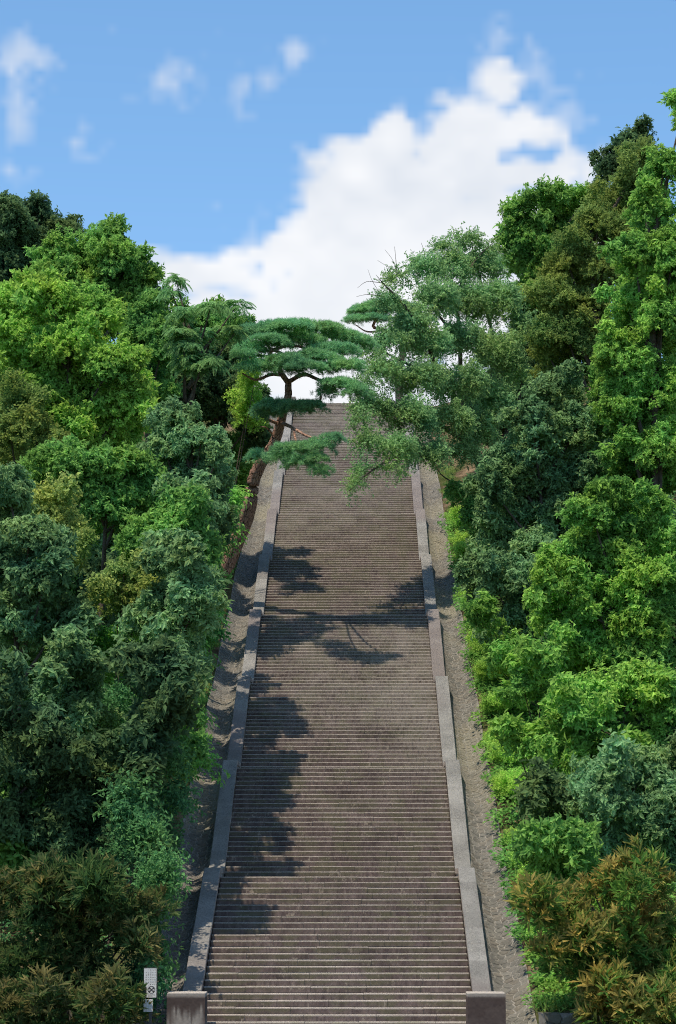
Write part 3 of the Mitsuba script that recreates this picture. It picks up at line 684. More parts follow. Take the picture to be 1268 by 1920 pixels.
TREES = [
    ('evergreen_tree', 'dark_evergreen', 'dark evergreen tree crown at the far left edge of the sky line', (-15.98, 106.17), [(-15.41, 105.25, 33.01, 1.29, 1.46, 1.64), (-16.14, 105.53, 31.09, 1.64, 1.76, 1.88), (-15.19, 106.54, 30.85, 1.19, 1.30, 1.42)], [(-15.96, 107.30, 31.95, 1.42, 1.61, 1.81), (-16.85, 107.37, 30.44, 1.81, 1.94, 2.07), (-15.29, 108.43, 30.69, 1.30, 1.43, 1.56), (-16.54, 105.57, 33.86, 0.47, 0.50, 0.54), (-14.32, 106.16, 33.13, 0.37, 0.40, 0.42), (-17.74, 105.78, 31.29, 0.61, 0.62, 0.63), (-17.13, 104.95, 32.22, 0.59, 0.60, 0.61), (-14.12, 106.03, 30.09, 0.49, 0.51, 0.53), (-13.88, 104.83, 30.01, 0.50, 0.52, 0.54)], None),
    ('evergreen_tree', 'dark_evergreen', 'slender dark evergreen tree with a pointed top beside the bright camphor crown', (-14.20, 108.21), [(-14.42, 108.15, 34.32, 0.82, 0.95, 1.08), (-14.41, 107.27, 32.30, 1.19, 1.25, 1.31), (-13.32, 107.88, 33.35, 0.82, 0.84, 0.86), (-13.06, 107.96, 31.72, 1.20, 1.32, 1.44)], [(-14.40, 109.87, 34.39, 0.90, 1.04, 1.19), (-15.13, 109.67, 32.22, 1.32, 1.38, 1.45), (-13.68, 110.48, 33.47, 0.90, 0.93, 0.96), (-13.55, 110.07, 31.55, 1.32, 1.46, 1.59), (-15.11, 107.54, 34.07, 0.30, 0.33, 0.36), (-14.98, 107.59, 33.61, 0.34, 0.37, 0.40), (-15.54, 107.23, 32.36, 0.43, 0.43, 0.43), (-15.58, 107.72, 32.73, 0.51, 0.51, 0.51), (-12.70, 108.02, 33.84, 0.37, 0.37, 0.36), (-12.53, 107.67, 33.40, 0.32, 0.32, 0.31), (-11.88, 106.93, 30.92, 0.48, 0.50, 0.52), (-13.88, 108.12, 32.73, 0.48, 0.49, 0.51)], None),
    ('broadleaf_tree', 'camphor', 'tall fresh green broadleaf tree with a small round knob at its top on the left', (-10.99, 100.33), [(-10.36, 99.39, 30.95, 0.71, 0.69, 0.66), (-11.77, 100.42, 30.24, 1.61, 1.42, 1.23), (-9.81, 99.30, 29.70, 1.28, 1.25, 1.22), (-12.82, 99.80, 28.90, 1.22, 1.17, 1.11), (-10.67, 100.03, 28.25, 1.67, 1.56, 1.45), (-8.94, 99.88, 28.56, 1.00, 1.06, 1.11), (-8.27, 100.16, 27.69, 0.94, 1.00, 1.07), (-12.08, 100.43, 27.88, 1.34, 1.23, 1.12)], [(-10.41, 102.41, 31.12, 0.79, 0.76, 0.74), (-12.54, 102.04, 29.46, 1.77, 1.56, 1.35), (-9.61, 101.35, 29.46, 1.41, 1.38, 1.34), (-12.83, 102.25, 28.62, 1.35, 1.29, 1.23), (-11.32, 102.22, 28.12, 1.84, 1.72, 1.60), (-9.45, 101.22, 27.81, 1.10, 1.16, 1.22), (-8.30, 101.52, 27.33, 1.03, 1.10, 1.17), (-12.69, 102.46, 27.39, 1.48, 1.36, 1.23), (-9.89, 99.89, 31.46, 0.27, 0.25, 0.23), (-9.77, 99.70, 30.79, 0.22, 0.21, 0.19), (-13.27, 100.23, 30.20, 0.57, 0.48, 0.39), (-12.90, 99.35, 29.34, 0.56, 0.47, 0.38), (-10.68, 100.17, 30.83, 0.51, 0.48, 0.44), (-8.66, 99.51, 30.06, 0.57, 0.53, 0.49), (-11.86, 99.12, 29.38, 0.42, 0.39, 0.35), (-11.87, 99.34, 29.42, 0.51, 0.46, 0.42), (-12.15, 99.40, 27.94, 0.66, 0.59, 0.52), (-9.99, 99.71, 29.38, 0.64, 0.57, 0.50), (-8.22, 99.65, 29.19, 0.28, 0.28, 0.28), (-8.31, 100.13, 29.37, 0.42, 0.42, 0.42), (-7.74, 100.28, 28.49, 0.32, 0.33, 0.33), (-9.02, 99.16, 27.76, 0.39, 0.40, 0.40), (-13.17, 99.50, 27.39, 0.51, 0.45, 0.39), (-10.90, 99.99, 28.22, 0.54, 0.47, 0.41)], None),
    ('broadleaf_tree', 'camphor_yellow', 'large yellow-green broadleaf tree filling the left edge, brightest of the left trees', (-10.62, 87.47), [(-12.41, 87.82, 25.06, 1.08, 1.08, 1.08), (-10.75, 86.61, 24.76, 1.12, 1.06, 1.00), (-9.53, 87.27, 24.72, 1.07, 1.02, 0.97), (-12.01, 87.35, 23.31, 1.26, 1.26, 1.26), (-10.13, 86.63, 23.15, 1.45, 1.35, 1.25), (-8.49, 86.10, 22.33, 1.15, 1.07, 1.00), (-9.65, 87.85, 21.48, 1.76, 1.52, 1.27), (-11.48, 86.64, 21.24, 1.35, 1.25, 1.16), (-8.03, 86.67, 20.84, 1.06, 1.01, 0.96), (-9.21, 87.71, 20.04, 1.66, 1.32, 0.98), (-10.74, 87.15, 20.24, 1.16, 1.07, 0.97)], [(-12.39, 89.14, 24.56, 1.18, 1.18, 1.18), (-11.07, 89.45, 24.71, 1.25, 1.18, 1.12), (-9.98, 89.52, 24.75, 1.18, 1.13, 1.08), (-11.80, 89.28, 22.89, 1.40, 1.40, 1.40), (-10.00, 88.13, 22.26, 1.59, 1.48, 1.38), (-8.36, 88.72, 22.19, 1.28, 1.19, 1.11), (-9.46, 88.70, 20.69, 1.92, 1.65, 1.39), (-12.06, 89.31, 20.67, 1.50, 1.40, 1.29), (-8.63, 89.22, 20.73, 1.18, 1.13, 1.07), (-8.76, 88.39, 19.22, 1.81, 1.43, 1.06), (-10.47, 88.11, 19.64, 1.27, 1.17, 1.06), (-11.92, 86.84, 25.74, 0.44, 0.42, 0.40), (-11.34, 85.97, 25.17, 0.42, 0.40, 0.38), (-10.81, 86.92, 25.77, 0.42, 0.38, 0.34), (-11.60, 85.83, 24.97, 0.43, 0.38, 0.34), (-8.51, 87.10, 24.64, 0.42, 0.38, 0.34), (-8.50, 86.55, 24.25, 0.45, 0.41, 0.37), (-12.71, 86.41, 23.94, 0.36, 0.34, 0.32), (-12.95, 86.11, 22.70, 0.38, 0.36, 0.34), (-9.45, 85.87, 24.00, 0.53, 0.47, 0.41), (-8.72, 85.81, 22.66, 0.55, 0.49, 0.43), (-7.52, 86.17, 22.73, 0.38, 0.34, 0.29), (-9.60, 86.78, 22.23, 0.37, 0.33, 0.29), (-7.95, 86.91, 21.55, 0.78, 0.64, 0.51), (-7.96, 86.63, 21.58, 0.67, 0.55, 0.43), (-10.34, 86.18, 20.58, 0.59, 0.52, 0.45), (-12.44, 86.50, 21.90, 0.40, 0.35, 0.31), (-7.47, 86.21, 21.50, 0.43, 0.39, 0.35), (-6.97, 85.88, 20.56, 0.34, 0.31, 0.28), (-10.45, 87.14, 19.47, 0.56, 0.43, 0.30), (-9.13, 86.53, 20.69, 0.73, 0.56, 0.39), (-9.58, 86.42, 20.25, 0.37, 0.33, 0.28), (-9.50, 85.90, 19.91, 0.46, 0.40, 0.34)], None),
    ('broadleaf_tree', 'mid_green', 'mid green broadleaf tree right of the yellow-green crown and left of the feather-leaved tree', (-8.44, 97.39), [(-8.20, 96.95, 26.47, 1.04, 1.04, 1.04), (-8.52, 97.49, 24.89, 1.04, 1.12, 1.19), (-7.46, 96.15, 25.27, 0.81, 0.89, 0.96), (-7.99, 97.37, 23.74, 0.87, 0.98, 1.08)], [(-8.55, 98.12, 26.24, 1.13, 1.13, 1.13), (-8.50, 99.11, 24.57, 1.14, 1.23, 1.31), (-7.98, 99.11, 25.03, 0.91, 0.99, 1.07), (-7.89, 98.73, 23.20, 0.95, 1.07, 1.19), (-8.13, 97.24, 27.49, 0.39, 0.37, 0.35), (-7.85, 96.55, 27.28, 0.45, 0.43, 0.41), (-8.93, 96.61, 25.65, 0.45, 0.45, 0.46), (-9.29, 96.39, 24.20, 0.45, 0.46, 0.47), (-8.12, 96.16, 25.73, 0.25, 0.26, 0.27), (-8.32, 97.20, 25.45, 0.27, 0.28, 0.29), (-7.08, 96.08, 23.59, 0.31, 0.33, 0.35), (-8.57, 96.26, 24.05, 0.34, 0.37, 0.39)], None),
    ('feather_leaf_tree', 'feather', 'tree with drooping feathery compound leaves and a pale bare stem left of the big pine', (-8.20, 92.00), [(-6.55, 91.00, 26.84, 0.41, 0.38, 0.36), (-6.71, 91.00, 26.29, 0.53, 0.45, 0.36), (-6.13, 89.77, 25.14, 0.80, 0.68, 0.56), (-5.07, 89.26, 25.29, 0.89, 0.73, 0.56), (-4.11, 90.29, 25.60, 0.64, 0.56, 0.48), (-5.06, 90.78, 24.49, 1.11, 0.90, 0.69), (-6.10, 89.47, 23.99, 0.80, 0.80, 0.80), (-4.20, 90.23, 24.47, 0.52, 0.62, 0.72), (-5.39, 89.64, 23.19, 1.20, 0.95, 0.70)], [], None),
    ('evergreen_tree', 'dark_evergreen', 'deep shaded evergreen tree directly left of the pine crown', (-5.67, 101.66), [(-5.47, 101.44, 25.51, 1.24, 1.19, 1.13), (-4.65, 101.40, 24.44, 1.13, 1.13, 1.13), (-6.66, 100.49, 24.96, 1.07, 1.10, 1.12), (-3.96, 101.59, 23.31, 0.72, 0.87, 1.02), (-5.12, 101.28, 26.42, 0.86, 0.83, 0.81), (-5.79, 101.33, 24.08, 1.35, 1.24, 1.13)], [(-5.82, 102.23, 24.60, 1.35, 1.29, 1.23), (-4.67, 102.17, 24.10, 1.23, 1.23, 1.23), (-6.64, 102.74, 24.38, 1.19, 1.21, 1.24), (-3.83, 102.86, 22.63, 0.79, 0.95, 1.11), (-4.97, 102.24, 26.18, 0.93, 0.91, 0.89), (-6.18, 102.11, 23.82, 1.47, 1.35, 1.23), (-4.28, 100.81, 25.50, 0.55, 0.50, 0.45), (-5.87, 99.81, 26.08, 0.50, 0.45, 0.41), (-3.56, 100.32, 24.06, 0.48, 0.46, 0.44), (-5.57, 101.22, 24.90, 0.50, 0.47, 0.45), (-7.50, 100.23, 24.37, 0.47, 0.46, 0.44), (-7.61, 100.42, 25.30, 0.44, 0.43, 0.41), (-4.55, 100.05, 23.14, 0.25, 0.29, 0.32), (-4.20, 101.22, 24.09, 0.22, 0.25, 0.28), (-4.28, 100.37, 26.07, 0.28, 0.26, 0.24), (-4.28, 100.48, 26.16, 0.30, 0.28, 0.26), (-4.64, 100.55, 23.43, 0.40, 0.35, 0.30), (-4.75, 99.86, 24.44, 0.58, 0.50, 0.43)], None),
    ('evergreen_tree', 'gloss', 'blue-green glossy evergreen below the pale bare stem on the left', (-5.60, 80.15), [(-5.65, 80.08, 19.17, 1.03, 0.89, 0.75), (-4.73, 79.37, 18.30, 0.97, 0.88, 0.80), (-5.99, 79.97, 17.95, 1.03, 0.92, 0.80), (-4.37, 80.18, 17.34, 0.82, 0.79, 0.75), (-4.08, 78.78, 17.74, 0.49, 0.61, 0.74), (-5.27, 80.13, 17.06, 1.07, 0.89, 0.71)], [(-5.47, 80.59, 18.57, 1.12, 0.97, 0.81), (-4.69, 81.59, 18.02, 1.08, 0.98, 0.88), (-6.12, 81.61, 17.70, 1.14, 1.01, 0.88), (-4.58, 80.81, 16.83, 0.89, 0.86, 0.82), (-4.37, 80.64, 17.36, 0.54, 0.68, 0.81), (-5.56, 80.52, 16.84, 1.16, 0.97, 0.77)], None),
    ('shrub', 'azalea', 'sunny yellow-green bush behind the pine trunk at the stair edge', (-5.60, 99.11), [(-4.00, 98.81, 23.91, 0.66, 0.73, 0.79), (-4.18, 98.96, 22.91, 0.57, 0.66, 0.75), (-3.72, 98.36, 24.62, 0.39, 0.46, 0.53)], [(-4.55, 97.87, 23.53, 0.20, 0.20, 0.21), (-4.03, 98.71, 24.62, 0.29, 0.31, 0.32), (-3.64, 98.56, 22.99, 0.22, 0.24, 0.26), (-3.68, 99.00, 22.67, 0.22, 0.24, 0.26), (-4.06, 98.24, 24.77, 0.13, 0.15, 0.16), (-3.57, 97.92, 24.97, 0.15, 0.16, 0.18)], None),
    ('evergreen_tree', 'olive', 'olive-brown tree at the left edge below the yellow-green crown', (-11.82, 84.62), [(-11.58, 84.36, 20.59, 0.86, 0.88, 0.90), (-11.79, 83.63, 19.19, 0.93, 0.95, 0.97), (-10.89, 84.67, 19.47, 0.66, 0.75, 0.85)], [(-12.09, 86.11, 20.07, 0.95, 0.97, 0.99), (-12.26, 86.33, 19.32, 1.04, 1.06, 1.08), (-11.04, 85.81, 18.92, 0.72, 0.83, 0.93), (-10.70, 83.76, 20.54, 0.26, 0.25, 0.24), (-11.79, 83.20, 21.08, 0.38, 0.36, 0.35), (-11.26, 83.28, 19.85, 0.43, 0.41, 0.40), (-12.34, 83.97, 19.99, 0.29, 0.28, 0.27), (-10.10, 83.31, 19.17, 0.28, 0.30, 0.32), (-11.11, 83.14, 19.75, 0.27, 0.29, 0.31)], None),
    ('broadleaf_tree', 'mid_green', 'broad mid green tree between the two yellowed crowns on the left bank', (-8.00, 77.17), [(-8.22, 76.60, 16.74, 1.45, 1.08, 0.72), (-9.51, 77.11, 17.18, 0.94, 0.82, 0.69), (-7.11, 76.82, 15.90, 1.16, 0.91, 0.65), (-6.28, 77.20, 16.49, 0.69, 0.67, 0.65), (-6.91, 76.45, 16.80, 1.02, 0.85, 0.68), (-7.58, 76.42, 15.40, 1.02, 0.82, 0.61)], [(-9.04, 79.26, 16.89, 1.62, 1.21, 0.80), (-9.92, 78.65, 17.14, 1.04, 0.90, 0.76), (-7.58, 79.27, 15.93, 1.30, 1.01, 0.72), (-6.37, 78.16, 16.00, 0.75, 0.73, 0.71), (-7.30, 78.70, 16.55, 1.14, 0.95, 0.76), (-7.58, 78.65, 15.35, 1.13, 0.91, 0.68), (-7.08, 76.44, 17.07, 0.41, 0.30, 0.18), (-7.67, 76.00, 17.24, 0.55, 0.40, 0.25), (-8.72, 76.78, 17.44, 0.32, 0.26, 0.21), (-8.77, 76.58, 17.48, 0.39, 0.32, 0.25), (-8.00, 76.17, 16.07, 0.48, 0.36, 0.24), (-8.16, 77.03, 16.12, 0.41, 0.31, 0.21), (-6.31, 76.60, 16.97, 0.29, 0.27, 0.25), (-5.55, 75.89, 16.16, 0.25, 0.23, 0.21), (-7.75, 75.92, 16.93, 0.44, 0.35, 0.26), (-7.82, 76.78, 17.12, 0.37, 0.30, 0.22), (-8.24, 77.04, 15.94, 0.34, 0.26, 0.18), (-6.76, 76.45, 15.12, 0.47, 0.36, 0.25)], None),
    ('broadleaf_tree', 'yellow', 'yellow-tinged tree leaning in at the left, upper of two yellow crowns', (-8.98, 72.74), [(-8.93, 72.44, 15.29, 0.74, 0.71, 0.68), (-8.59, 72.45, 14.38, 0.81, 0.79, 0.77), (-8.21, 72.12, 13.52, 0.58, 0.58, 0.58)], [(-8.88, 73.87, 15.14, 0.82, 0.78, 0.75), (-8.63, 73.16, 14.19, 0.88, 0.86, 0.84), (-8.57, 74.09, 13.57, 0.64, 0.64, 0.64), (-9.54, 72.10, 15.04, 0.23, 0.21, 0.19), (-8.27, 71.92, 15.50, 0.32, 0.29, 0.26), (-9.13, 70.96, 14.06, 0.32, 0.30, 0.27), (-7.80, 71.96, 14.15, 0.32, 0.30, 0.28), (-8.77, 72.26, 13.55, 0.23, 0.22, 0.21), (-7.66, 70.89, 13.67, 0.19, 0.18, 0.17)], None),
    ('evergreen_tree', 'gloss', 'tall glossy green tree on the left edge at mid height', (-9.52, 69.62), [(-9.80, 69.76, 14.95, 0.85, 0.93, 1.01), (-8.97, 68.47, 13.49, 0.88, 0.88, 0.88), (-9.74, 69.63, 12.71, 0.93, 0.97, 1.01), (-8.47, 68.40, 12.08, 0.88, 0.86, 0.84), (-8.25, 69.84, 11.23, 0.86, 0.83, 0.81), (-9.49, 69.22, 11.09, 1.00, 0.98, 0.96)], [(-9.87, 70.67, 14.51, 0.93, 1.02, 1.10), (-9.70, 71.35, 13.34, 1.00, 1.00, 1.00), (-10.29, 71.11, 12.12, 1.03, 1.07, 1.11), (-8.91, 70.29, 11.85, 0.98, 0.96, 0.93), (-8.24, 70.21, 10.81, 0.93, 0.90, 0.88), (-9.99, 71.58, 10.85, 1.12, 1.09, 1.07), (-10.46, 68.88, 14.85, 0.27, 0.28, 0.29), (-10.13, 68.57, 15.46, 0.35, 0.36, 0.37), (-8.26, 69.24, 13.43, 0.39, 0.37, 0.35), (-8.18, 68.74, 13.41, 0.41, 0.39, 0.37), (-10.49, 69.01, 12.80, 0.41, 0.40, 0.40), (-9.31, 67.88, 13.34, 0.37, 0.36, 0.36), (-8.01, 67.81, 12.66, 0.31, 0.29, 0.27), (-9.28, 68.48, 12.26, 0.37, 0.35, 0.32), (-7.54, 69.26, 11.58, 0.25, 0.23, 0.21), (-7.29, 68.32, 10.99, 0.24, 0.22, 0.21), (-10.13, 67.90, 10.63, 0.28, 0.26, 0.24), (-8.73, 68.93, 11.58, 0.36, 0.33, 0.31)], None),
    ('shrub', 'yellow', 'rounded yellow-green small tree, lower of two yellow crowns on the left bank', (-6.75, 70.92), [(-6.39, 70.19, 12.62, 0.66, 0.61, 0.56), (-6.60, 70.85, 11.82, 0.73, 0.69, 0.66), (-6.05, 70.52, 12.02, 0.57, 0.64, 0.71)], [(-5.85, 70.03, 12.84, 0.23, 0.20, 0.18), (-5.82, 70.05, 12.79, 0.21, 0.19, 0.16), (-7.08, 70.04, 12.05, 0.32, 0.30, 0.27), (-6.88, 68.95, 12.02, 0.21, 0.19, 0.17), (-5.48, 69.31, 12.15, 0.23, 0.25, 0.26), (-5.46, 69.37, 11.66, 0.25, 0.27, 0.29)], None),
    ('broadleaf_tree', 'mid_green', 'green small tree left of the leaning pine trunk', (-5.60, 72.51), [(-6.06, 73.02, 14.22, 0.94, 0.85, 0.75), (-5.10, 71.70, 13.86, 0.83, 0.77, 0.70), (-4.78, 72.26, 14.60, 0.77, 0.69, 0.61), (-5.45, 71.75, 12.65, 0.73, 0.73, 0.73), (-4.73, 71.95, 12.43, 0.74, 0.81, 0.88), (-4.18, 71.98, 13.17, 0.61, 0.67, 0.74)], [(-6.08, 74.28, 13.90, 1.04, 0.93, 0.82), (-5.23, 74.12, 13.51, 0.93, 0.86, 0.78), (-5.15, 73.51, 14.49, 0.85, 0.76, 0.67), (-5.80, 73.91, 12.37, 0.82, 0.82, 0.82), (-4.65, 73.70, 11.80, 0.82, 0.89, 0.97), (-4.22, 75.09, 12.99, 0.69, 0.76, 0.83), (-5.20, 72.38, 13.86, 0.39, 0.34, 0.28), (-5.36, 72.42, 14.58, 0.28, 0.24, 0.20), (-4.39, 72.07, 13.71, 0.34, 0.30, 0.26), (-5.93, 72.62, 13.84, 0.29, 0.25, 0.22), (-5.11, 72.31, 15.10, 0.26, 0.22, 0.19), (-4.40, 71.63, 14.98, 0.27, 0.23, 0.19), (-5.65, 71.86, 13.30, 0.26, 0.25, 0.24), (-4.83, 71.70, 12.36, 0.33, 0.31, 0.29), (-5.27, 71.31, 11.97, 0.23, 0.24, 0.25), (-5.37, 72.46, 12.12, 0.30, 0.31, 0.32), (-3.99, 72.48, 13.84, 0.17, 0.18, 0.19), (-4.68, 71.43, 12.92, 0.22, 0.23, 0.24)], None),
    ('shrub', 'maple', 'leafy bright-edged shrub in front of the pine foot', (-5.60, 91.27), [(-4.95, 91.65, 17.72, 0.86, 0.82, 0.78), (-4.16, 90.33, 18.03, 0.56, 0.66, 0.76), (-4.98, 90.63, 16.43, 0.73, 0.83, 0.93)], [(-4.29, 89.82, 17.92, 0.38, 0.34, 0.31), (-4.51, 90.93, 18.21, 0.26, 0.24, 0.21), (-4.71, 90.89, 18.28, 0.21, 0.23, 0.26), (-4.63, 90.60, 17.74, 0.19, 0.21, 0.23), (-5.68, 90.97, 16.49, 0.22, 0.23, 0.25), (-4.42, 90.02, 16.85, 0.23, 0.25, 0.27)], None),
    ('evergreen_tree', 'gloss', 'glossy long-leaved tree catching light low on the left bank', (-7.63, 66.86), [(-7.45, 65.99, 9.64, 0.82, 0.75, 0.68), (-6.95, 66.63, 8.95, 0.83, 0.79, 0.74), (-7.90, 66.84, 8.52, 0.98, 0.91, 0.83), (-6.61, 66.37, 8.04, 0.56, 0.62, 0.68)], [(-7.84, 67.53, 9.21, 0.91, 0.83, 0.75), (-7.36, 68.50, 8.71, 0.92, 0.87, 0.82), (-8.11, 68.40, 8.11, 1.09, 1.00, 0.92), (-6.51, 67.04, 7.48, 0.61, 0.68, 0.74), (-7.28, 65.24, 10.16, 0.32, 0.28, 0.24), (-7.53, 65.73, 10.21, 0.25, 0.22, 0.18), (-6.72, 65.60, 9.51, 0.24, 0.22, 0.19), (-7.21, 65.57, 9.43, 0.28, 0.25, 0.23), (-7.88, 64.95, 9.08, 0.35, 0.31, 0.27), (-6.97, 65.81, 8.12, 0.33, 0.30, 0.26), (-7.03, 65.55, 8.09, 0.21, 0.22, 0.23), (-6.98, 66.19, 8.43, 0.19, 0.20, 0.21)], None),
    ('maple_tree', 'maple', 'layered maple with light-edged flat sprays beside the left gutter', (-5.68, 71.27), [(-5.63, 70.48, 9.88, 0.72, 0.58, 0.44), (-5.12, 71.08, 9.38, 0.89, 0.68, 0.47), (-4.89, 71.37, 8.60, 0.83, 0.65, 0.48), (-5.26, 70.19, 7.59, 0.91, 0.72, 0.53), (-4.68, 71.32, 7.18, 0.57, 0.49, 0.41), (-6.11, 70.76, 8.72, 0.63, 0.66, 0.69)], [(-5.58, 73.44, 9.79, 0.81, 0.65, 0.49), (-5.07, 73.42, 9.12, 0.99, 0.76, 0.53), (-4.92, 73.09, 8.51, 0.91, 0.72, 0.53), (-5.79, 72.45, 7.41, 1.01, 0.80, 0.59), (-4.93, 73.41, 6.93, 0.64, 0.55, 0.46), (-6.12, 73.24, 8.38, 0.70, 0.74, 0.77), (-5.65, 71.18, 10.33, 0.25, 0.19, 0.14), (-5.07, 70.31, 10.09, 0.28, 0.22, 0.15), (-5.77, 69.87, 9.14, 0.35, 0.26, 0.17), (-5.76, 70.64, 9.57, 0.28, 0.21, 0.13), (-5.35, 70.98, 8.90, 0.33, 0.25, 0.17), (-4.93, 69.83, 8.90, 0.33, 0.25, 0.17), (-5.62, 71.16, 8.09, 0.36, 0.28, 0.19), (-4.97, 70.65, 8.04, 0.27, 0.21, 0.14), (-4.39, 69.88, 7.44, 0.21, 0.18, 0.14), (-4.15, 70.91, 7.07, 0.22, 0.18, 0.14), (-6.39, 70.74, 9.25, 0.21, 0.21, 0.21), (-6.72, 71.07, 8.72, 0.27, 0.27, 0.27)], None),
    ('evergreen_tree', 'dark_evergreen', 'dark shaded tree along the left edge in the lower third', (-8.74, 63.58), [(-8.72, 63.16, 8.68, 0.68, 0.68, 0.68), (-8.51, 63.31, 7.57, 0.82, 0.82, 0.82), (-8.41, 63.30, 6.44, 0.82, 0.82, 0.82), (-8.49, 63.04, 5.25, 0.93, 0.88, 0.84), (-7.56, 63.10, 7.13, 0.70, 0.77, 0.84)], [(-9.23, 65.26, 8.45, 0.75, 0.75, 0.75), (-8.80, 65.26, 7.14, 0.91, 0.91, 0.91), (-8.85, 65.18, 5.80, 0.91, 0.91, 0.91), (-9.15, 65.47, 4.79, 1.04, 0.99, 0.94), (-7.83, 64.27, 6.89, 0.77, 0.85, 0.93), (-8.59, 62.33, 9.20, 0.30, 0.29, 0.27), (-9.04, 61.88, 8.27, 0.20, 0.19, 0.18), (-7.74, 63.11, 7.67, 0.32, 0.30, 0.29), (-7.57, 61.85, 7.53, 0.30, 0.29, 0.27), (-8.06, 62.98, 7.07, 0.34, 0.32, 0.31), (-8.89, 61.86, 6.64, 0.30, 0.29, 0.27), (-9.02, 62.37, 5.74, 0.38, 0.35, 0.31), (-9.16, 62.63, 4.89, 0.38, 0.35, 0.31), (-6.89, 62.57, 6.83, 0.20, 0.21, 0.21), (-7.61, 62.78, 7.84, 0.27, 0.28, 0.30)], None),
    ('maple_tree', 'maple', 'small bright maple spray glowing in the shade above the lower left thicket', (-6.10, 65.99), [(-5.66, 65.46, 6.61, 0.80, 0.62, 0.44), (-5.46, 65.99, 5.98, 0.68, 0.51, 0.35), (-5.97, 65.33, 5.70, 0.55, 0.48, 0.41)], [(-5.79, 67.09, 6.50, 0.89, 0.69, 0.48), (-5.89, 68.55, 5.76, 0.76, 0.58, 0.40), (-6.41, 68.09, 5.49, 0.62, 0.54, 0.46), (-6.36, 65.14, 6.65, 0.32, 0.24, 0.16), (-5.18, 65.28, 6.89, 0.28, 0.21, 0.14), (-5.96, 65.10, 5.85, 0.21, 0.15, 0.10), (-5.64, 65.29, 6.23, 0.22, 0.16, 0.10), (-6.13, 66.07, 6.07, 0.24, 0.20, 0.16), (-6.03, 65.37, 6.05, 0.24, 0.20, 0.16)], None),
    ('shrub', 'weeping', 'dark weeping shrub beside the left gutter above the brown-leaved bush', (-5.60, 65.48), [(-4.82, 64.97, 5.94, 0.55, 0.55, 0.55), (-4.84, 65.07, 4.95, 0.67, 0.68, 0.70), (-5.06, 65.49, 4.09, 0.52, 0.54, 0.55), (-4.60, 64.81, 6.65, 0.36, 0.40, 0.43)], [(-4.32, 64.99, 6.00, 0.21, 0.20, 0.19), (-4.31, 64.01, 5.67, 0.21, 0.20, 0.19), (-5.28, 65.01, 5.36, 0.30, 0.29, 0.29), (-5.37, 65.09, 5.26, 0.26, 0.25, 0.25), (-5.34, 64.33, 4.37, 0.19, 0.19, 0.18), (-4.55, 63.92, 4.36, 0.22, 0.21, 0.20), (-4.53, 64.53, 7.01, 0.12, 0.13, 0.13), (-4.46, 64.06, 6.98, 0.12, 0.12, 0.13)], None),
    ('evergreen_tree', 'dark_evergreen', 'black-green shaded tree behind the brown-leaved bush at lower left', (-7.06, 64.17), [(-6.05, 63.14, 4.50, 0.82, 0.82, 0.82), (-6.87, 64.05, 5.77, 0.94, 0.98, 1.03), (-7.35, 63.47, 4.92, 0.93, 0.93, 0.93), (-6.36, 64.43, 6.63, 0.72, 0.68, 0.65)], [(-6.64, 66.20, 3.80, 0.92, 0.92, 0.92), (-6.97, 66.26, 5.17, 1.05, 1.10, 1.15), (-7.33, 65.38, 4.46, 1.04, 1.04, 1.04), (-6.20, 65.66, 6.27, 0.79, 0.75, 0.71), (-6.78, 63.30, 4.29, 0.25, 0.24, 0.23), (-5.35, 63.62, 4.47, 0.26, 0.25, 0.23), (-6.16, 64.01, 6.26, 0.29, 0.29, 0.28), (-6.63, 63.64, 6.62, 0.37, 0.37, 0.37), (-6.79, 62.86, 5.55, 0.40, 0.38, 0.36), (-7.24, 63.96, 5.72, 0.27, 0.26, 0.24), (-6.58, 64.19, 7.14, 0.29, 0.26, 0.24), (-6.89, 63.91, 6.38, 0.31, 0.28, 0.25)], None),
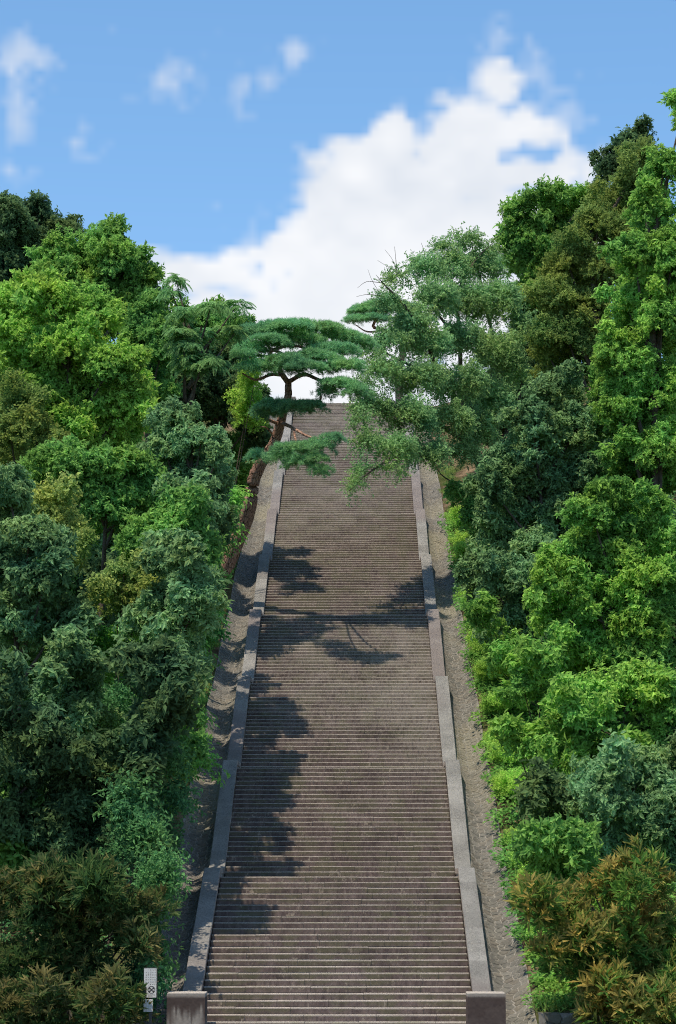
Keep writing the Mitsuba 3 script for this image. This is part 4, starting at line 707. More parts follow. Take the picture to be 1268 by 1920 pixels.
    ('shrub', 'olive_tip', 'big brown and olive long-leaved bush in the lower left corner', (-7.50, 60.50), [(-7.60, 58.89, 3.29, 0.87, 0.79, 0.72), (-6.40, 58.88, 3.48, 0.76, 0.64, 0.52), (-5.64, 59.41, 3.16, 0.73, 0.68, 0.63), (-6.87, 58.89, 2.46, 1.13, 1.00, 0.87), (-5.38, 58.85, 2.33, 0.76, 0.75, 0.73), (-7.43, 58.85, 1.38, 1.13, 1.06, 1.00), (-6.03, 58.98, 1.38, 0.89, 0.88, 0.87), (-4.76, 58.59, 2.85, 0.44, 0.51, 0.57), (-7.79, 57.40, 0.70, 1.15, 0.96, 0.77), (-6.53, 57.40, 0.64, 1.02, 0.83, 0.64), (-5.41, 57.50, 0.70, 0.64, 0.58, 0.51), (-5.43, 58.10, 3.17, 0.57, 0.54, 0.52)], [(-8.38, 58.90, 3.21, 0.26, 0.23, 0.19), (-7.06, 58.45, 3.78, 0.23, 0.20, 0.17), (-6.90, 58.22, 3.73, 0.22, 0.18, 0.14), (-5.98, 57.86, 3.88, 0.20, 0.16, 0.12), (-6.03, 58.17, 3.50, 0.16, 0.14, 0.12), (-5.60, 58.27, 3.70, 0.20, 0.18, 0.16), (-6.99, 57.96, 3.19, 0.25, 0.21, 0.17), (-6.66, 58.86, 3.18, 0.27, 0.23, 0.19), (-4.65, 58.01, 2.14, 0.16, 0.15, 0.14), (-5.60, 59.28, 2.94, 0.20, 0.19, 0.18), (-6.67, 58.98, 1.92, 0.33, 0.30, 0.26), (-8.36, 59.02, 1.79, 0.26, 0.23, 0.21), (-6.73, 58.51, 1.66, 0.25, 0.24, 0.22), (-6.53, 59.10, 1.96, 0.24, 0.22, 0.21), (-5.14, 59.12, 2.56, 0.10, 0.11, 0.12), (-4.38, 58.91, 2.91, 0.09, 0.10, 0.11), (-6.71, 56.55, 0.98, 0.23, 0.19, 0.14), (-8.55, 56.82, 0.37, 0.24, 0.20, 0.15), (-7.33, 57.55, 0.35, 0.21, 0.16, 0.12), (-5.50, 56.24, 0.81, 0.28, 0.22, 0.16), (-4.83, 56.62, 0.52, 0.15, 0.13, 0.11), (-5.05, 56.39, 1.14, 0.16, 0.14, 0.12), (-5.69, 58.03, 3.56, 0.18, 0.16, 0.15), (-5.68, 57.14, 3.51, 0.15, 0.14, 0.12)], None),
    ('evergreen_tree', 'camphor', 'round green tree crown against the cloud at the upper right', (9.83, 112.88), [(8.39, 112.08, 35.52, 0.95, 0.92, 0.90), (10.07, 112.76, 35.97, 1.21, 1.08, 0.95), (11.57, 112.11, 36.23, 1.00, 0.87, 0.75), (8.66, 112.44, 34.15, 1.05, 1.15, 1.25), (10.37, 112.80, 34.52, 1.26, 1.19, 1.13), (9.35, 112.62, 33.01, 1.15, 1.15, 1.15), (8.01, 112.44, 33.63, 0.63, 0.81, 1.00), (9.02, 112.56, 31.28, 1.25, 1.25, 1.25)], [(8.88, 114.19, 35.35, 1.04, 1.02, 0.99), (10.48, 114.09, 35.48, 1.32, 1.18, 1.04), (12.19, 114.32, 36.20, 1.10, 0.96, 0.82), (9.10, 114.58, 34.22, 1.16, 1.27, 1.38), (10.75, 114.15, 34.40, 1.37, 1.30, 1.24), (9.61, 113.48, 32.44, 1.26, 1.26, 1.26), (8.10, 113.63, 33.46, 0.68, 0.89, 1.09), (9.23, 113.87, 30.56, 1.37, 1.37, 1.37), (8.88, 111.29, 35.96, 0.37, 0.34, 0.32), (8.83, 111.94, 36.20, 0.33, 0.30, 0.28), (9.52, 111.96, 36.54, 0.37, 0.32, 0.26), (10.12, 111.60, 36.52, 0.38, 0.32, 0.27), (10.57, 111.41, 36.12, 0.38, 0.32, 0.26), (12.45, 112.19, 36.00, 0.36, 0.30, 0.24), (9.54, 111.24, 33.64, 0.46, 0.47, 0.49), (7.79, 112.07, 34.65, 0.45, 0.47, 0.49), (9.47, 111.43, 34.91, 0.48, 0.43, 0.39), (9.40, 111.78, 34.93, 0.49, 0.44, 0.39), (10.13, 110.88, 33.12, 0.33, 0.31, 0.29), (10.29, 111.62, 32.40, 0.39, 0.37, 0.35), (7.47, 112.15, 33.98, 0.21, 0.26, 0.30), (8.52, 111.86, 33.83, 0.27, 0.33, 0.39), (10.03, 111.27, 31.31, 0.40, 0.38, 0.36), (9.93, 111.07, 31.47, 0.55, 0.53, 0.50)], None),
    ('evergreen_tree', 'olive', 'tall brown-olive evergreen in the middle of the right tree wall', (11.18, 102.29), [(12.21, 102.58, 33.66, 1.05, 0.98, 0.91), (11.02, 101.56, 31.92, 1.18, 1.11, 1.04), (9.64, 101.97, 30.60, 1.04, 1.04, 1.04), (11.23, 101.72, 30.05, 1.18, 1.11, 1.04), (9.11, 101.57, 28.83, 0.95, 1.00, 1.04), (10.78, 102.13, 28.48, 1.09, 1.07, 1.05), (9.52, 101.67, 27.19, 1.04, 1.02, 1.00), (8.67, 102.21, 26.48, 0.68, 0.75, 0.82), (13.25, 102.15, 35.36, 0.82, 0.82, 0.82), (12.61, 101.29, 31.61, 0.90, 1.01, 1.13), (10.50, 101.90, 26.76, 1.13, 1.13, 1.13)], [(12.75, 104.46, 33.33, 1.16, 1.08, 1.00), (11.26, 103.07, 31.79, 1.29, 1.21, 1.14), (9.79, 103.00, 30.14, 1.14, 1.14, 1.14), (11.13, 104.20, 29.65, 1.30, 1.23, 1.15), (9.61, 103.69, 28.74, 1.05, 1.10, 1.15), (10.94, 103.05, 28.05, 1.19, 1.16, 1.14), (9.65, 103.57, 26.83, 1.15, 1.12, 1.10), (8.96, 103.05, 25.88, 0.74, 0.82, 0.89), (13.36, 103.65, 35.19, 0.90, 0.90, 0.90), (13.34, 104.44, 31.82, 1.00, 1.13, 1.26), (10.47, 103.16, 25.99, 1.24, 1.24, 1.24), (12.28, 101.80, 34.28, 0.34, 0.30, 0.26), (11.15, 101.57, 33.62, 0.41, 0.37, 0.32), (12.07, 101.01, 31.79, 0.42, 0.38, 0.34), (10.78, 101.67, 32.90, 0.46, 0.41, 0.37), (9.90, 100.97, 31.24, 0.40, 0.38, 0.36), (10.40, 101.06, 30.85, 0.47, 0.45, 0.43), (12.21, 101.76, 29.60, 0.46, 0.42, 0.37), (12.31, 102.27, 30.62, 0.45, 0.41, 0.36), (8.24, 101.87, 28.93, 0.31, 0.31, 0.31), (8.83, 101.87, 29.81, 0.33, 0.33, 0.32), (11.71, 101.30, 28.42, 0.35, 0.32, 0.30), (9.69, 101.03, 28.44, 0.36, 0.34, 0.31), (8.57, 101.16, 27.42, 0.32, 0.30, 0.27), (8.49, 100.88, 26.83, 0.40, 0.37, 0.34), (8.25, 101.38, 26.92, 0.24, 0.25, 0.26), (8.97, 101.14, 26.84, 0.29, 0.30, 0.31), (12.43, 100.96, 34.59, 0.33, 0.32, 0.30), (12.39, 101.39, 35.23, 0.34, 0.32, 0.30), (13.03, 101.66, 32.67, 0.42, 0.44, 0.47), (13.14, 101.78, 32.63, 0.40, 0.42, 0.45), (10.34, 101.04, 27.60, 0.47, 0.45, 0.42), (11.54, 102.08, 26.50, 0.43, 0.41, 0.38)], None),
    ('evergreen_tree', 'dark_evergreen', 'dark blue-green crown on the sky line at far upper right', (13.50, 108.11), [(12.72, 107.80, 37.29, 0.86, 0.82, 0.77), (13.79, 108.37, 38.06, 0.87, 0.72, 0.58), (12.27, 107.26, 36.35, 0.72, 0.69, 0.67), (13.64, 107.40, 36.34, 0.96, 0.96, 0.96)], [(13.20, 109.90, 37.22, 0.95, 0.90, 0.85), (13.74, 109.20, 37.96, 0.95, 0.79, 0.63), (12.41, 109.83, 36.65, 0.79, 0.77, 0.74), (13.84, 109.34, 36.02, 1.05, 1.05, 1.05), (13.32, 107.20, 37.52, 0.27, 0.24, 0.22), (13.56, 108.13, 37.27, 0.29, 0.26, 0.23), (12.85, 107.14, 37.52, 0.32, 0.26, 0.19), (13.96, 108.12, 38.51, 0.39, 0.31, 0.23), (11.73, 107.81, 36.82, 0.24, 0.22, 0.20), (12.68, 107.58, 36.98, 0.26, 0.24, 0.22), (12.78, 107.71, 36.29, 0.33, 0.32, 0.30), (12.81, 107.51, 36.69, 0.30, 0.29, 0.27)], None),
    ('broadleaf_tree', 'bright', 'very tall bright green tree running up the right edge of the view', (11.88, 88.22), [(12.89, 88.02, 32.45, 0.47, 0.55, 0.63), (12.15, 87.83, 30.40, 0.82, 0.86, 0.90), (11.77, 88.30, 28.66, 1.10, 1.10, 1.10), (10.96, 87.70, 26.84, 0.98, 1.03, 1.09), (12.37, 87.45, 26.77, 1.13, 1.30, 1.48), (10.85, 88.78, 25.04, 1.11, 1.11, 1.11), (11.93, 87.54, 24.33, 1.29, 1.29, 1.29), (10.26, 87.36, 22.97, 1.09, 1.09, 1.09), (11.65, 87.60, 21.91, 1.29, 1.29, 1.29), (10.26, 87.71, 21.02, 1.09, 1.09, 1.09), (11.83, 87.51, 19.47, 1.13, 1.21, 1.29), (10.86, 88.07, 19.16, 1.14, 1.02, 0.90)], [(13.21, 89.57, 32.36, 0.52, 0.60, 0.69), (12.14, 90.17, 30.28, 0.91, 0.95, 1.00), (11.88, 89.42, 27.90, 1.20, 1.20, 1.20), (11.36, 89.62, 26.47, 1.08, 1.14, 1.21), (12.90, 89.49, 26.64, 1.25, 1.44, 1.64), (10.99, 90.22, 24.29, 1.21, 1.21, 1.21), (11.66, 89.22, 23.73, 1.42, 1.42, 1.42), (10.37, 89.44, 22.35, 1.20, 1.20, 1.20), (11.43, 89.34, 21.03, 1.42, 1.42, 1.42), (10.64, 90.51, 20.98, 1.22, 1.22, 1.22), (12.26, 89.16, 18.64, 1.24, 1.33, 1.42), (10.88, 89.47, 18.60, 1.25, 1.12, 0.99), (13.16, 86.82, 32.09, 0.19, 0.21, 0.23), (12.54, 86.98, 32.63, 0.21, 0.23, 0.25), (12.81, 87.32, 29.97, 0.32, 0.32, 0.31), (12.92, 87.96, 30.72, 0.28, 0.28, 0.28), (11.46, 87.71, 29.48, 0.50, 0.48, 0.45), (11.60, 87.50, 29.45, 0.35, 0.34, 0.32), (11.80, 87.12, 26.84, 0.37, 0.37, 0.38), (9.97, 86.91, 26.80, 0.31, 0.31, 0.31), (11.41, 87.59, 26.23, 0.40, 0.43, 0.47), (13.31, 87.88, 27.71, 0.51, 0.56, 0.60), (11.60, 87.56, 24.26, 0.32, 0.30, 0.29), (9.88, 87.82, 25.36, 0.41, 0.39, 0.37), (12.49, 87.18, 25.29, 0.46, 0.44, 0.42), (11.67, 87.00, 25.37, 0.46, 0.43, 0.41), (9.88, 86.95, 23.82, 0.44, 0.42, 0.40), (11.31, 87.85, 22.86, 0.31, 0.30, 0.28), (10.57, 88.23, 22.35, 0.39, 0.37, 0.35), (10.48, 87.87, 21.99, 0.44, 0.42, 0.39), (10.64, 87.32, 21.85, 0.31, 0.29, 0.28), (10.95, 87.56, 21.72, 0.36, 0.34, 0.32), (12.09, 87.64, 20.63, 0.41, 0.41, 0.42), (11.66, 88.08, 20.71, 0.33, 0.34, 0.34), (10.51, 86.95, 19.76, 0.33, 0.29, 0.24), (9.75, 87.48, 19.18, 0.47, 0.40, 0.34)], None),
    ('evergreen_tree', 'gloss', 'silvery blue-green tree right of the cherry, leaves shining', (7.85, 90.52), [(8.35, 90.79, 22.15, 1.13, 1.13, 1.13), (7.20, 89.33, 20.62, 1.03, 1.07, 1.11), (8.96, 89.85, 20.72, 1.16, 1.14, 1.12), (6.34, 90.30, 19.46, 1.05, 1.07, 1.09), (8.09, 90.69, 19.00, 1.33, 1.23, 1.13), (6.56, 90.90, 17.90, 1.13, 1.11, 1.09), (5.66, 89.36, 18.17, 0.80, 0.86, 0.92), (8.22, 90.07, 17.46, 1.12, 1.02, 0.92), (5.92, 90.69, 16.53, 0.93, 0.93, 0.93), (7.13, 89.20, 15.91, 1.11, 1.01, 0.91), (9.47, 90.16, 19.12, 1.00, 1.10, 1.20)], [(8.03, 91.43, 21.26, 1.23, 1.23, 1.23), (7.41, 91.19, 20.43, 1.14, 1.18, 1.23), (9.17, 92.23, 20.30, 1.29, 1.26, 1.24), (6.82, 92.10, 19.02, 1.15, 1.17, 1.20), (7.95, 91.55, 18.11, 1.45, 1.34, 1.23), (6.15, 91.23, 17.42, 1.23, 1.21, 1.18), (5.88, 91.73, 18.12, 0.88, 0.95, 1.01), (8.18, 91.46, 16.88, 1.23, 1.12, 1.01), (5.75, 91.30, 16.12, 1.01, 1.01, 1.01), (7.48, 92.11, 15.67, 1.24, 1.13, 1.02), (9.31, 91.87, 18.36, 1.10, 1.22, 1.33), (7.27, 90.30, 22.24, 0.35, 0.33, 0.31), (8.79, 89.63, 22.80, 0.45, 0.43, 0.41), (6.29, 89.19, 20.95, 0.36, 0.35, 0.35), (8.17, 89.48, 20.76, 0.38, 0.37, 0.37), (9.63, 90.22, 21.63, 0.48, 0.45, 0.41), (10.01, 89.82, 20.96, 0.35, 0.33, 0.30), (5.36, 89.03, 18.86, 0.43, 0.42, 0.40), (7.19, 88.83, 19.36, 0.38, 0.37, 0.36), (8.91, 89.92, 19.59, 0.46, 0.40, 0.35), (7.93, 89.32, 19.78, 0.52, 0.46, 0.40), (6.91, 90.04, 18.67, 0.34, 0.31, 0.29), (7.36, 90.17, 18.36, 0.37, 0.34, 0.32), (5.44, 89.07, 18.92, 0.35, 0.36, 0.36), (4.99, 90.04, 18.53, 0.23, 0.24, 0.24), (9.24, 89.88, 17.54, 0.42, 0.37, 0.31), (8.29, 89.77, 18.24, 0.48, 0.42, 0.35), (5.51, 89.61, 17.13, 0.41, 0.39, 0.37), (5.11, 89.77, 16.00, 0.42, 0.40, 0.38), (7.66, 89.89, 16.74, 0.48, 0.41, 0.35), (6.16, 90.18, 15.99, 0.44, 0.39, 0.33), (9.19, 89.51, 20.06, 0.44, 0.46, 0.48), (10.08, 88.87, 19.57, 0.42, 0.44, 0.45)], None),
    ('broadleaf_tree', 'bright', 'bright green tree with yellow shoots at the right edge at mid height', (9.24, 79.33), [(8.28, 78.41, 15.69, 0.98, 0.89, 0.80), (9.64, 79.48, 16.03, 1.03, 0.92, 0.81), (8.04, 79.79, 14.45, 1.17, 1.08, 0.99), (9.56, 79.07, 14.35, 1.16, 1.07, 0.99), (6.91, 78.12, 13.52, 0.80, 0.80, 0.80), (10.36, 78.22, 13.35, 1.01, 1.01, 1.01), (8.45, 78.85, 12.72, 1.16, 1.07, 0.98), (7.19, 79.63, 12.63, 0.82, 0.78, 0.74), (9.81, 78.53, 11.80, 1.15, 1.08, 1.01), (8.21, 79.30, 11.43, 1.17, 0.99, 0.81), (10.79, 78.83, 15.21, 0.88, 0.97, 1.05)], [(8.81, 80.02, 15.14, 1.08, 0.98, 0.89), (9.91, 81.11, 15.85, 1.13, 1.01, 0.90), (7.81, 81.22, 13.93, 1.29, 1.19, 1.09), (9.87, 81.19, 14.09, 1.29, 1.19, 1.09), (7.36, 80.18, 13.34, 0.89, 0.89, 0.89), (10.56, 80.63, 13.02, 1.12, 1.12, 1.12), (8.99, 80.09, 12.36, 1.27, 1.17, 1.08), (6.93, 80.43, 12.23, 0.89, 0.85, 0.81), (10.02, 80.52, 11.20, 1.28, 1.20, 1.12), (7.95, 80.30, 10.79, 1.27, 1.08, 0.89), (10.93, 80.98, 15.12, 0.97, 1.07, 1.17), (9.18, 79.20, 16.14, 0.42, 0.37, 0.31), (8.49, 78.49, 16.41, 0.40, 0.35, 0.29), (9.98, 78.04, 16.42, 0.43, 0.37, 0.31), (9.19, 78.32, 16.52, 0.43, 0.37, 0.30), (6.84, 78.39, 14.14, 0.38, 0.34, 0.29), (9.05, 79.10, 14.39, 0.39, 0.35, 0.30), (9.58, 78.68, 15.17, 0.42, 0.37, 0.32), (9.98, 78.84, 15.12, 0.45, 0.40, 0.34), (7.62, 78.15, 13.71, 0.29, 0.28, 0.26), (7.64, 79.24, 13.30, 0.33, 0.31, 0.30), (9.42, 78.12, 13.44, 0.37, 0.35, 0.33), (9.59, 79.12, 13.14, 0.39, 0.37, 0.35), (9.19, 78.97, 13.39, 0.46, 0.41, 0.35), (7.60, 79.23, 13.24, 0.40, 0.35, 0.30), (6.46, 78.09, 12.82, 0.26, 0.23, 0.21), (6.42, 78.20, 12.77, 0.25, 0.23, 0.21), (9.70, 78.07, 12.64, 0.37, 0.33, 0.29), (10.40, 78.29, 12.51, 0.39, 0.35, 0.31), (7.14, 78.47, 11.61, 0.34, 0.28, 0.21), (7.14, 77.84, 11.62, 0.43, 0.35, 0.27), (11.51, 78.81, 14.78, 0.37, 0.39, 0.40), (10.36, 78.32, 15.96, 0.30, 0.31, 0.32)], None),
    ('evergreen_tree', 'gloss', 'dense dull green small tree beside the hedge right of the stairs', (6.36, 86.37), [(5.50, 85.58, 14.06, 0.88, 0.78, 0.69), (6.41, 86.37, 13.67, 0.88, 0.83, 0.77), (5.03, 85.65, 14.81, 0.69, 0.69, 0.69), (6.10, 85.77, 14.86, 0.95, 0.86, 0.76), (6.89, 86.48, 12.81, 0.89, 0.85, 0.81), (5.80, 85.99, 12.86, 0.77, 0.72, 0.67)], [(5.43, 87.69, 13.75, 0.97, 0.86, 0.76), (6.77, 88.25, 13.45, 0.98, 0.91, 0.85), (4.89, 87.52, 14.65, 0.76, 0.76, 0.76), (6.13, 87.47, 14.70, 1.05, 0.95, 0.84), (7.33, 87.79, 12.62, 0.97, 0.93, 0.89), (6.16, 87.71, 12.61, 0.84, 0.79, 0.74), (5.84, 85.92, 14.67, 0.30, 0.26, 0.21), (6.27, 85.85, 14.34, 0.31, 0.27, 0.22), (6.16, 84.97, 14.17, 0.29, 0.26, 0.23), (5.92, 85.86, 14.18, 0.40, 0.36, 0.31), (4.49, 85.95, 14.55, 0.28, 0.27, 0.25), (4.42, 85.89, 14.73, 0.31, 0.29, 0.28), (5.17, 84.90, 14.71, 0.36, 0.31, 0.26), (6.91, 84.89, 14.65, 0.35, 0.30, 0.25), (7.48, 85.16, 12.30, 0.31, 0.28, 0.26), (7.56, 85.55, 12.43, 0.38, 0.35, 0.31), (5.13, 85.49, 12.55, 0.34, 0.30, 0.27), (6.44, 86.24, 13.17, 0.26, 0.23, 0.21)], None),
    ('broadleaf_tree', 'bright', 'broad sunlit green tree low on the right edge under the bare twig', (8.85, 71.50), [(7.66, 71.51, 9.00, 1.05, 0.97, 0.89), (8.89, 71.03, 9.36, 1.04, 0.96, 0.89), (7.00, 70.39, 8.53, 0.72, 0.72, 0.72), (9.67, 70.90, 8.48, 0.92, 0.92, 0.92), (8.14, 71.67, 7.74, 1.05, 0.91, 0.77), (9.33, 71.12, 7.40, 0.95, 0.87, 0.79)], [(7.76, 72.32, 8.68, 1.15, 1.06, 0.97), (9.20, 72.37, 8.83, 1.15, 1.06, 0.97), (7.16, 72.33, 7.97, 0.80, 0.80, 0.80), (10.13, 72.87, 7.76, 1.02, 1.02, 1.02), (8.01, 73.25, 7.34, 1.16, 1.00, 0.85), (9.65, 72.80, 6.80, 1.05, 0.96, 0.88), (6.74, 70.95, 9.29, 0.38, 0.34, 0.29), (6.64, 70.02, 9.18, 0.38, 0.33, 0.29), (7.94, 70.88, 9.15, 0.39, 0.34, 0.30), (9.74, 70.27, 9.42, 0.38, 0.34, 0.29), (7.62, 70.00, 8.59, 0.33, 0.31, 0.30), (6.43, 71.25, 8.75, 0.25, 0.24, 0.23), (8.99, 70.21, 8.98, 0.28, 0.27, 0.25), (10.09, 70.35, 9.10, 0.39, 0.37, 0.35), (7.11, 70.93, 7.60, 0.33, 0.27, 0.22), (8.89, 70.58, 7.43, 0.42, 0.34, 0.27), (8.46, 70.26, 7.04, 0.30, 0.26, 0.22), (8.43, 70.06, 7.63, 0.27, 0.23, 0.20)], None),
    ('evergreen_tree', 'gloss', 'darker glossy tree above the red-brown bush at lower right', (8.32, 66.50), [(8.35, 66.84, 6.66, 0.98, 0.92, 0.86), (7.26, 65.10, 5.80, 0.84, 0.84, 0.84), (8.63, 65.71, 5.39, 0.97, 0.97, 0.97), (7.54, 66.48, 4.68, 0.98, 0.92, 0.86), (8.83, 66.34, 4.24, 0.97, 0.86, 0.74), (6.94, 66.11, 6.56, 0.68, 0.68, 0.68)], [(8.12, 68.28, 6.40, 1.08, 1.02, 0.95), (7.62, 68.35, 5.12, 0.95, 0.95, 0.95), (9.04, 68.24, 4.75, 1.08, 1.08, 1.08), (7.43, 68.03, 4.21, 1.08, 1.01, 0.95), (8.99, 67.52, 3.92, 1.07, 0.94, 0.81), (6.85, 67.29, 6.03, 0.74, 0.74, 0.74), (7.32, 65.58, 6.57, 0.40, 0.36, 0.32), (7.62, 65.17, 7.17, 0.32, 0.29, 0.26), (8.02, 65.40, 5.56, 0.39, 0.37, 0.35), (6.78, 65.98, 6.32, 0.35, 0.33, 0.32), (9.26, 65.36, 5.91, 0.41, 0.39, 0.37), (8.73, 66.28, 6.25, 0.39, 0.37, 0.35), (7.91, 65.89, 5.31, 0.32, 0.29, 0.26), (8.29, 66.28, 4.33, 0.35, 0.32, 0.28), (8.50, 65.32, 4.84, 0.30, 0.25, 0.20), (9.62, 66.11, 4.48, 0.40, 0.33, 0.27), (7.33, 65.44, 6.93, 0.30, 0.29, 0.27), (7.45, 65.10, 6.59, 0.27, 0.26, 0.25)], None),
    ('shrub', 'dark_evergreen', 'dark shiny camellia bush among bright weeds right of the hedge', (6.62, 69.83), [(6.18, 69.29, 6.39, 0.59, 0.62, 0.65), (6.01, 69.68, 5.76, 0.59, 0.51, 0.43), (6.48, 69.33, 5.86, 0.46, 0.46, 0.46)], [(5.61, 68.81, 6.34, 0.24, 0.24, 0.24), (5.70, 69.14, 6.66, 0.21, 0.21, 0.21), (5.42, 68.25, 5.86, 0.21, 0.18, 0.14), (6.47, 69.08, 5.86, 0.23, 0.19, 0.15), (6.63, 68.11, 6.13, 0.16, 0.15, 0.14), (6.86, 68.88, 5.83, 0.15, 0.15, 0.14)], None),
    ('shrub', 'bright', 'bright leafy shrub right above the dark camellia', (6.28, 72.07), [(5.90, 71.59, 7.50, 0.77, 0.65, 0.54), (6.54, 71.61, 7.27, 0.57, 0.53, 0.48), (5.21, 71.80, 7.75, 0.48, 0.48, 0.48)], [(6.11, 71.49, 7.95, 0.27, 0.22, 0.17), (5.71, 71.71, 7.96, 0.32, 0.26, 0.21), (6.04, 70.37, 7.47, 0.21, 0.18, 0.16), (6.93, 70.41, 7.10, 0.24, 0.21, 0.18), (5.06, 71.57, 8.14, 0.15, 0.14, 0.13), (4.84, 71.46, 7.99, 0.16, 0.15, 0.14)], None),
    ('shrub', 'bright', 'fresh green shrub on the bare soil patch above the hedge bend', (6.59, 77.47), [(5.80, 76.68, 9.81, 0.58, 0.68, 0.79), (6.57, 77.30, 9.77, 0.79, 0.79, 0.79), (6.19, 77.21, 10.63, 0.62, 0.57, 0.52)], [(5.70, 76.61, 10.48, 0.20, 0.22, 0.24), (5.34, 77.08, 9.54, 0.18, 0.20, 0.22), (7.11, 76.00, 9.38, 0.24, 0.22, 0.21), (6.49, 76.01, 10.36, 0.35, 0.33, 0.32), (6.63, 76.13, 10.71, 0.23, 0.20, 0.17), (5.97, 75.81, 10.94, 0.20, 0.17, 0.15)], None),
    ('shrub', 'red_tip', 'large red-brown long-leaved bush in the lower right corner', (7.20, 59.60), [(6.39, 58.29, 3.17, 0.86, 0.73, 0.60), (7.38, 57.98, 3.49, 0.75, 0.65, 0.54), (5.44, 57.53, 2.62, 0.72, 0.61, 0.51), (6.60, 58.04, 2.17, 1.11, 0.92, 0.72), (7.68, 58.36, 2.29, 0.86, 0.86, 0.86), (5.71, 58.14, 1.73, 0.85, 0.72, 0.60), (6.97, 58.14, 1.10, 1.11, 0.93, 0.75), (7.83, 57.89, 1.18, 0.77, 0.84, 0.90), (5.07, 57.86, 3.05, 0.46, 0.40, 0.33), (6.25, 57.30, 0.71, 0.71, 0.61, 0.51), (6.97, 57.10, 0.60, 0.89, 0.76, 0.64), (7.72, 57.10, 0.60, 0.76, 0.76, 0.76)], [(6.98, 58.03, 3.48, 0.18, 0.14, 0.11), (6.90, 56.82, 3.43, 0.19, 0.16, 0.12), (7.31, 57.67, 3.95, 0.15, 0.12, 0.10), (6.75, 58.04, 3.64, 0.21, 0.18, 0.14), (5.36, 58.07, 3.04, 0.16, 0.13, 0.10), (5.38, 58.09, 3.04, 0.23, 0.19, 0.15), (7.30, 58.06, 2.61, 0.35, 0.28, 0.20), (5.67, 58.12, 2.39, 0.35, 0.28, 0.21), (7.03, 57.38, 2.81, 0.24, 0.23, 0.22), (6.81, 57.39, 2.40, 0.24, 0.23, 0.22), (5.93, 57.37, 2.22, 0.23, 0.19, 0.15), (4.96, 56.99, 2.02, 0.19, 0.15, 0.12), (7.84, 57.36, 0.98, 0.29, 0.23, 0.18), (6.15, 58.07, 1.47, 0.24, 0.19, 0.15), (8.27, 58.20, 1.81, 0.24, 0.24, 0.25), (7.41, 57.71, 1.80, 0.24, 0.24, 0.25), (4.62, 56.83, 3.18, 0.14, 0.12, 0.09), (4.72, 57.86, 3.21, 0.13, 0.11, 0.08), (6.81, 56.55, 0.77, 0.14, 0.12, 0.09), (6.28, 56.61, 1.17, 0.17, 0.14, 0.11), (7.56, 56.23, 0.92, 0.23, 0.19, 0.15), (6.18, 57.21, 0.54, 0.27, 0.22, 0.17), (7.82, 56.87, 1.25, 0.18, 0.17, 0.16), (7.08, 57.04, 0.34, 0.19, 0.18, 0.17)], None),
    ('shrub', 'weeping', 'drooping green bush under the broad dark-shaded tree beside the left gutter', (-6.00, 62.40), [(-5.29, 62.39, 4.90, 0.50, 0.49, 0.47), (-5.42, 61.24, 4.27, 0.49, 0.48, 0.46), (-5.10, 62.66, 5.52, 0.42, 0.42, 0.42), (-4.89, 62.68, 4.49, 0.36, 0.42, 0.47), (-5.34, 62.83, 5.73, 0.42, 0.42, 0.42)], [(-4.76, 61.48, 4.96, 0.15, 0.14, 0.13), (-5.42, 61.35, 5.22, 0.20, 0.19, 0.17), (-5.04, 61.88, 4.38, 0.22, 0.20, 0.18), (-5.31, 61.45, 4.66, 0.20, 0.18, 0.17), (-5.39, 61.92, 5.38, 0.16, 0.15, 0.14), (-5.34, 61.81, 5.30, 0.18, 0.17, 0.16), (-4.86, 61.18, 4.86, 0.14, 0.16, 0.17), (-4.65, 61.29, 4.84, 0.14, 0.16, 0.17), (-5.12, 61.77, 6.04, 0.17, 0.16, 0.15), (-5.49, 61.61, 5.95, 0.12, 0.12, 0.11)], None),
    ('shrub', 'weeping', 'thicket of light green sprays in the dark hollow of the left bank', (-7.30, 69.00), [(-6.35, 67.84, 7.54, 0.60, 0.56, 0.51), (-6.21, 67.81, 8.29, 0.51, 0.50, 0.48), (-5.95, 69.21, 7.46, 0.55, 0.54, 0.52), (-6.54, 68.32, 6.81, 0.55, 0.53, 0.52)], [(-5.87, 68.38, 7.43, 0.18, 0.16, 0.14), (-6.66, 68.02, 7.94, 0.21, 0.19, 0.16), (-6.67, 68.08, 8.49, 0.15, 0.14, 0.13), (-6.17, 68.26, 8.74, 0.17, 0.15, 0.14), (-6.37, 68.43, 7.51, 0.20, 0.19, 0.17), (-6.41, 68.73, 7.47, 0.24, 0.23, 0.21), (-6.81, 68.12, 7.17, 0.22, 0.21, 0.19), (-6.09, 68.78, 6.74, 0.24, 0.22, 0.20)], None),
    ('shrub', 'gloss', 'green thicket at the foot of the shaded trees above the brown bush, left bank', (-7.00, 65.40), [(-5.85, 64.59, 4.94, 0.58, 0.53, 0.49), (-5.36, 64.79, 4.59, 0.52, 0.52, 0.52), (-6.05, 65.29, 4.09, 0.64, 0.57, 0.49), (-6.47, 64.39, 4.93, 0.57, 0.57, 0.57), (-5.51, 64.98, 3.95, 0.58, 0.51, 0.43)], [(-6.37, 65.28, 4.73, 0.27, 0.24, 0.20), (-5.55, 64.02, 5.29, 0.16, 0.15, 0.13), (-4.88, 64.24, 4.40, 0.17, 0.16, 0.15), (-4.91, 64.86, 4.70, 0.21, 0.20, 0.19), (-6.49, 64.89, 4.33, 0.29, 0.24, 0.20), (-5.50, 64.42, 4.34, 0.22, 0.18, 0.15), (-6.89, 65.16, 5.34, 0.19, 0.18, 0.17), (-6.00, 64.75, 5.07, 0.23, 0.22, 0.21), (-5.56, 64.70, 4.32, 0.24, 0.20, 0.16), (-5.89, 64.27, 4.15, 0.25, 0.21, 0.17)], None),
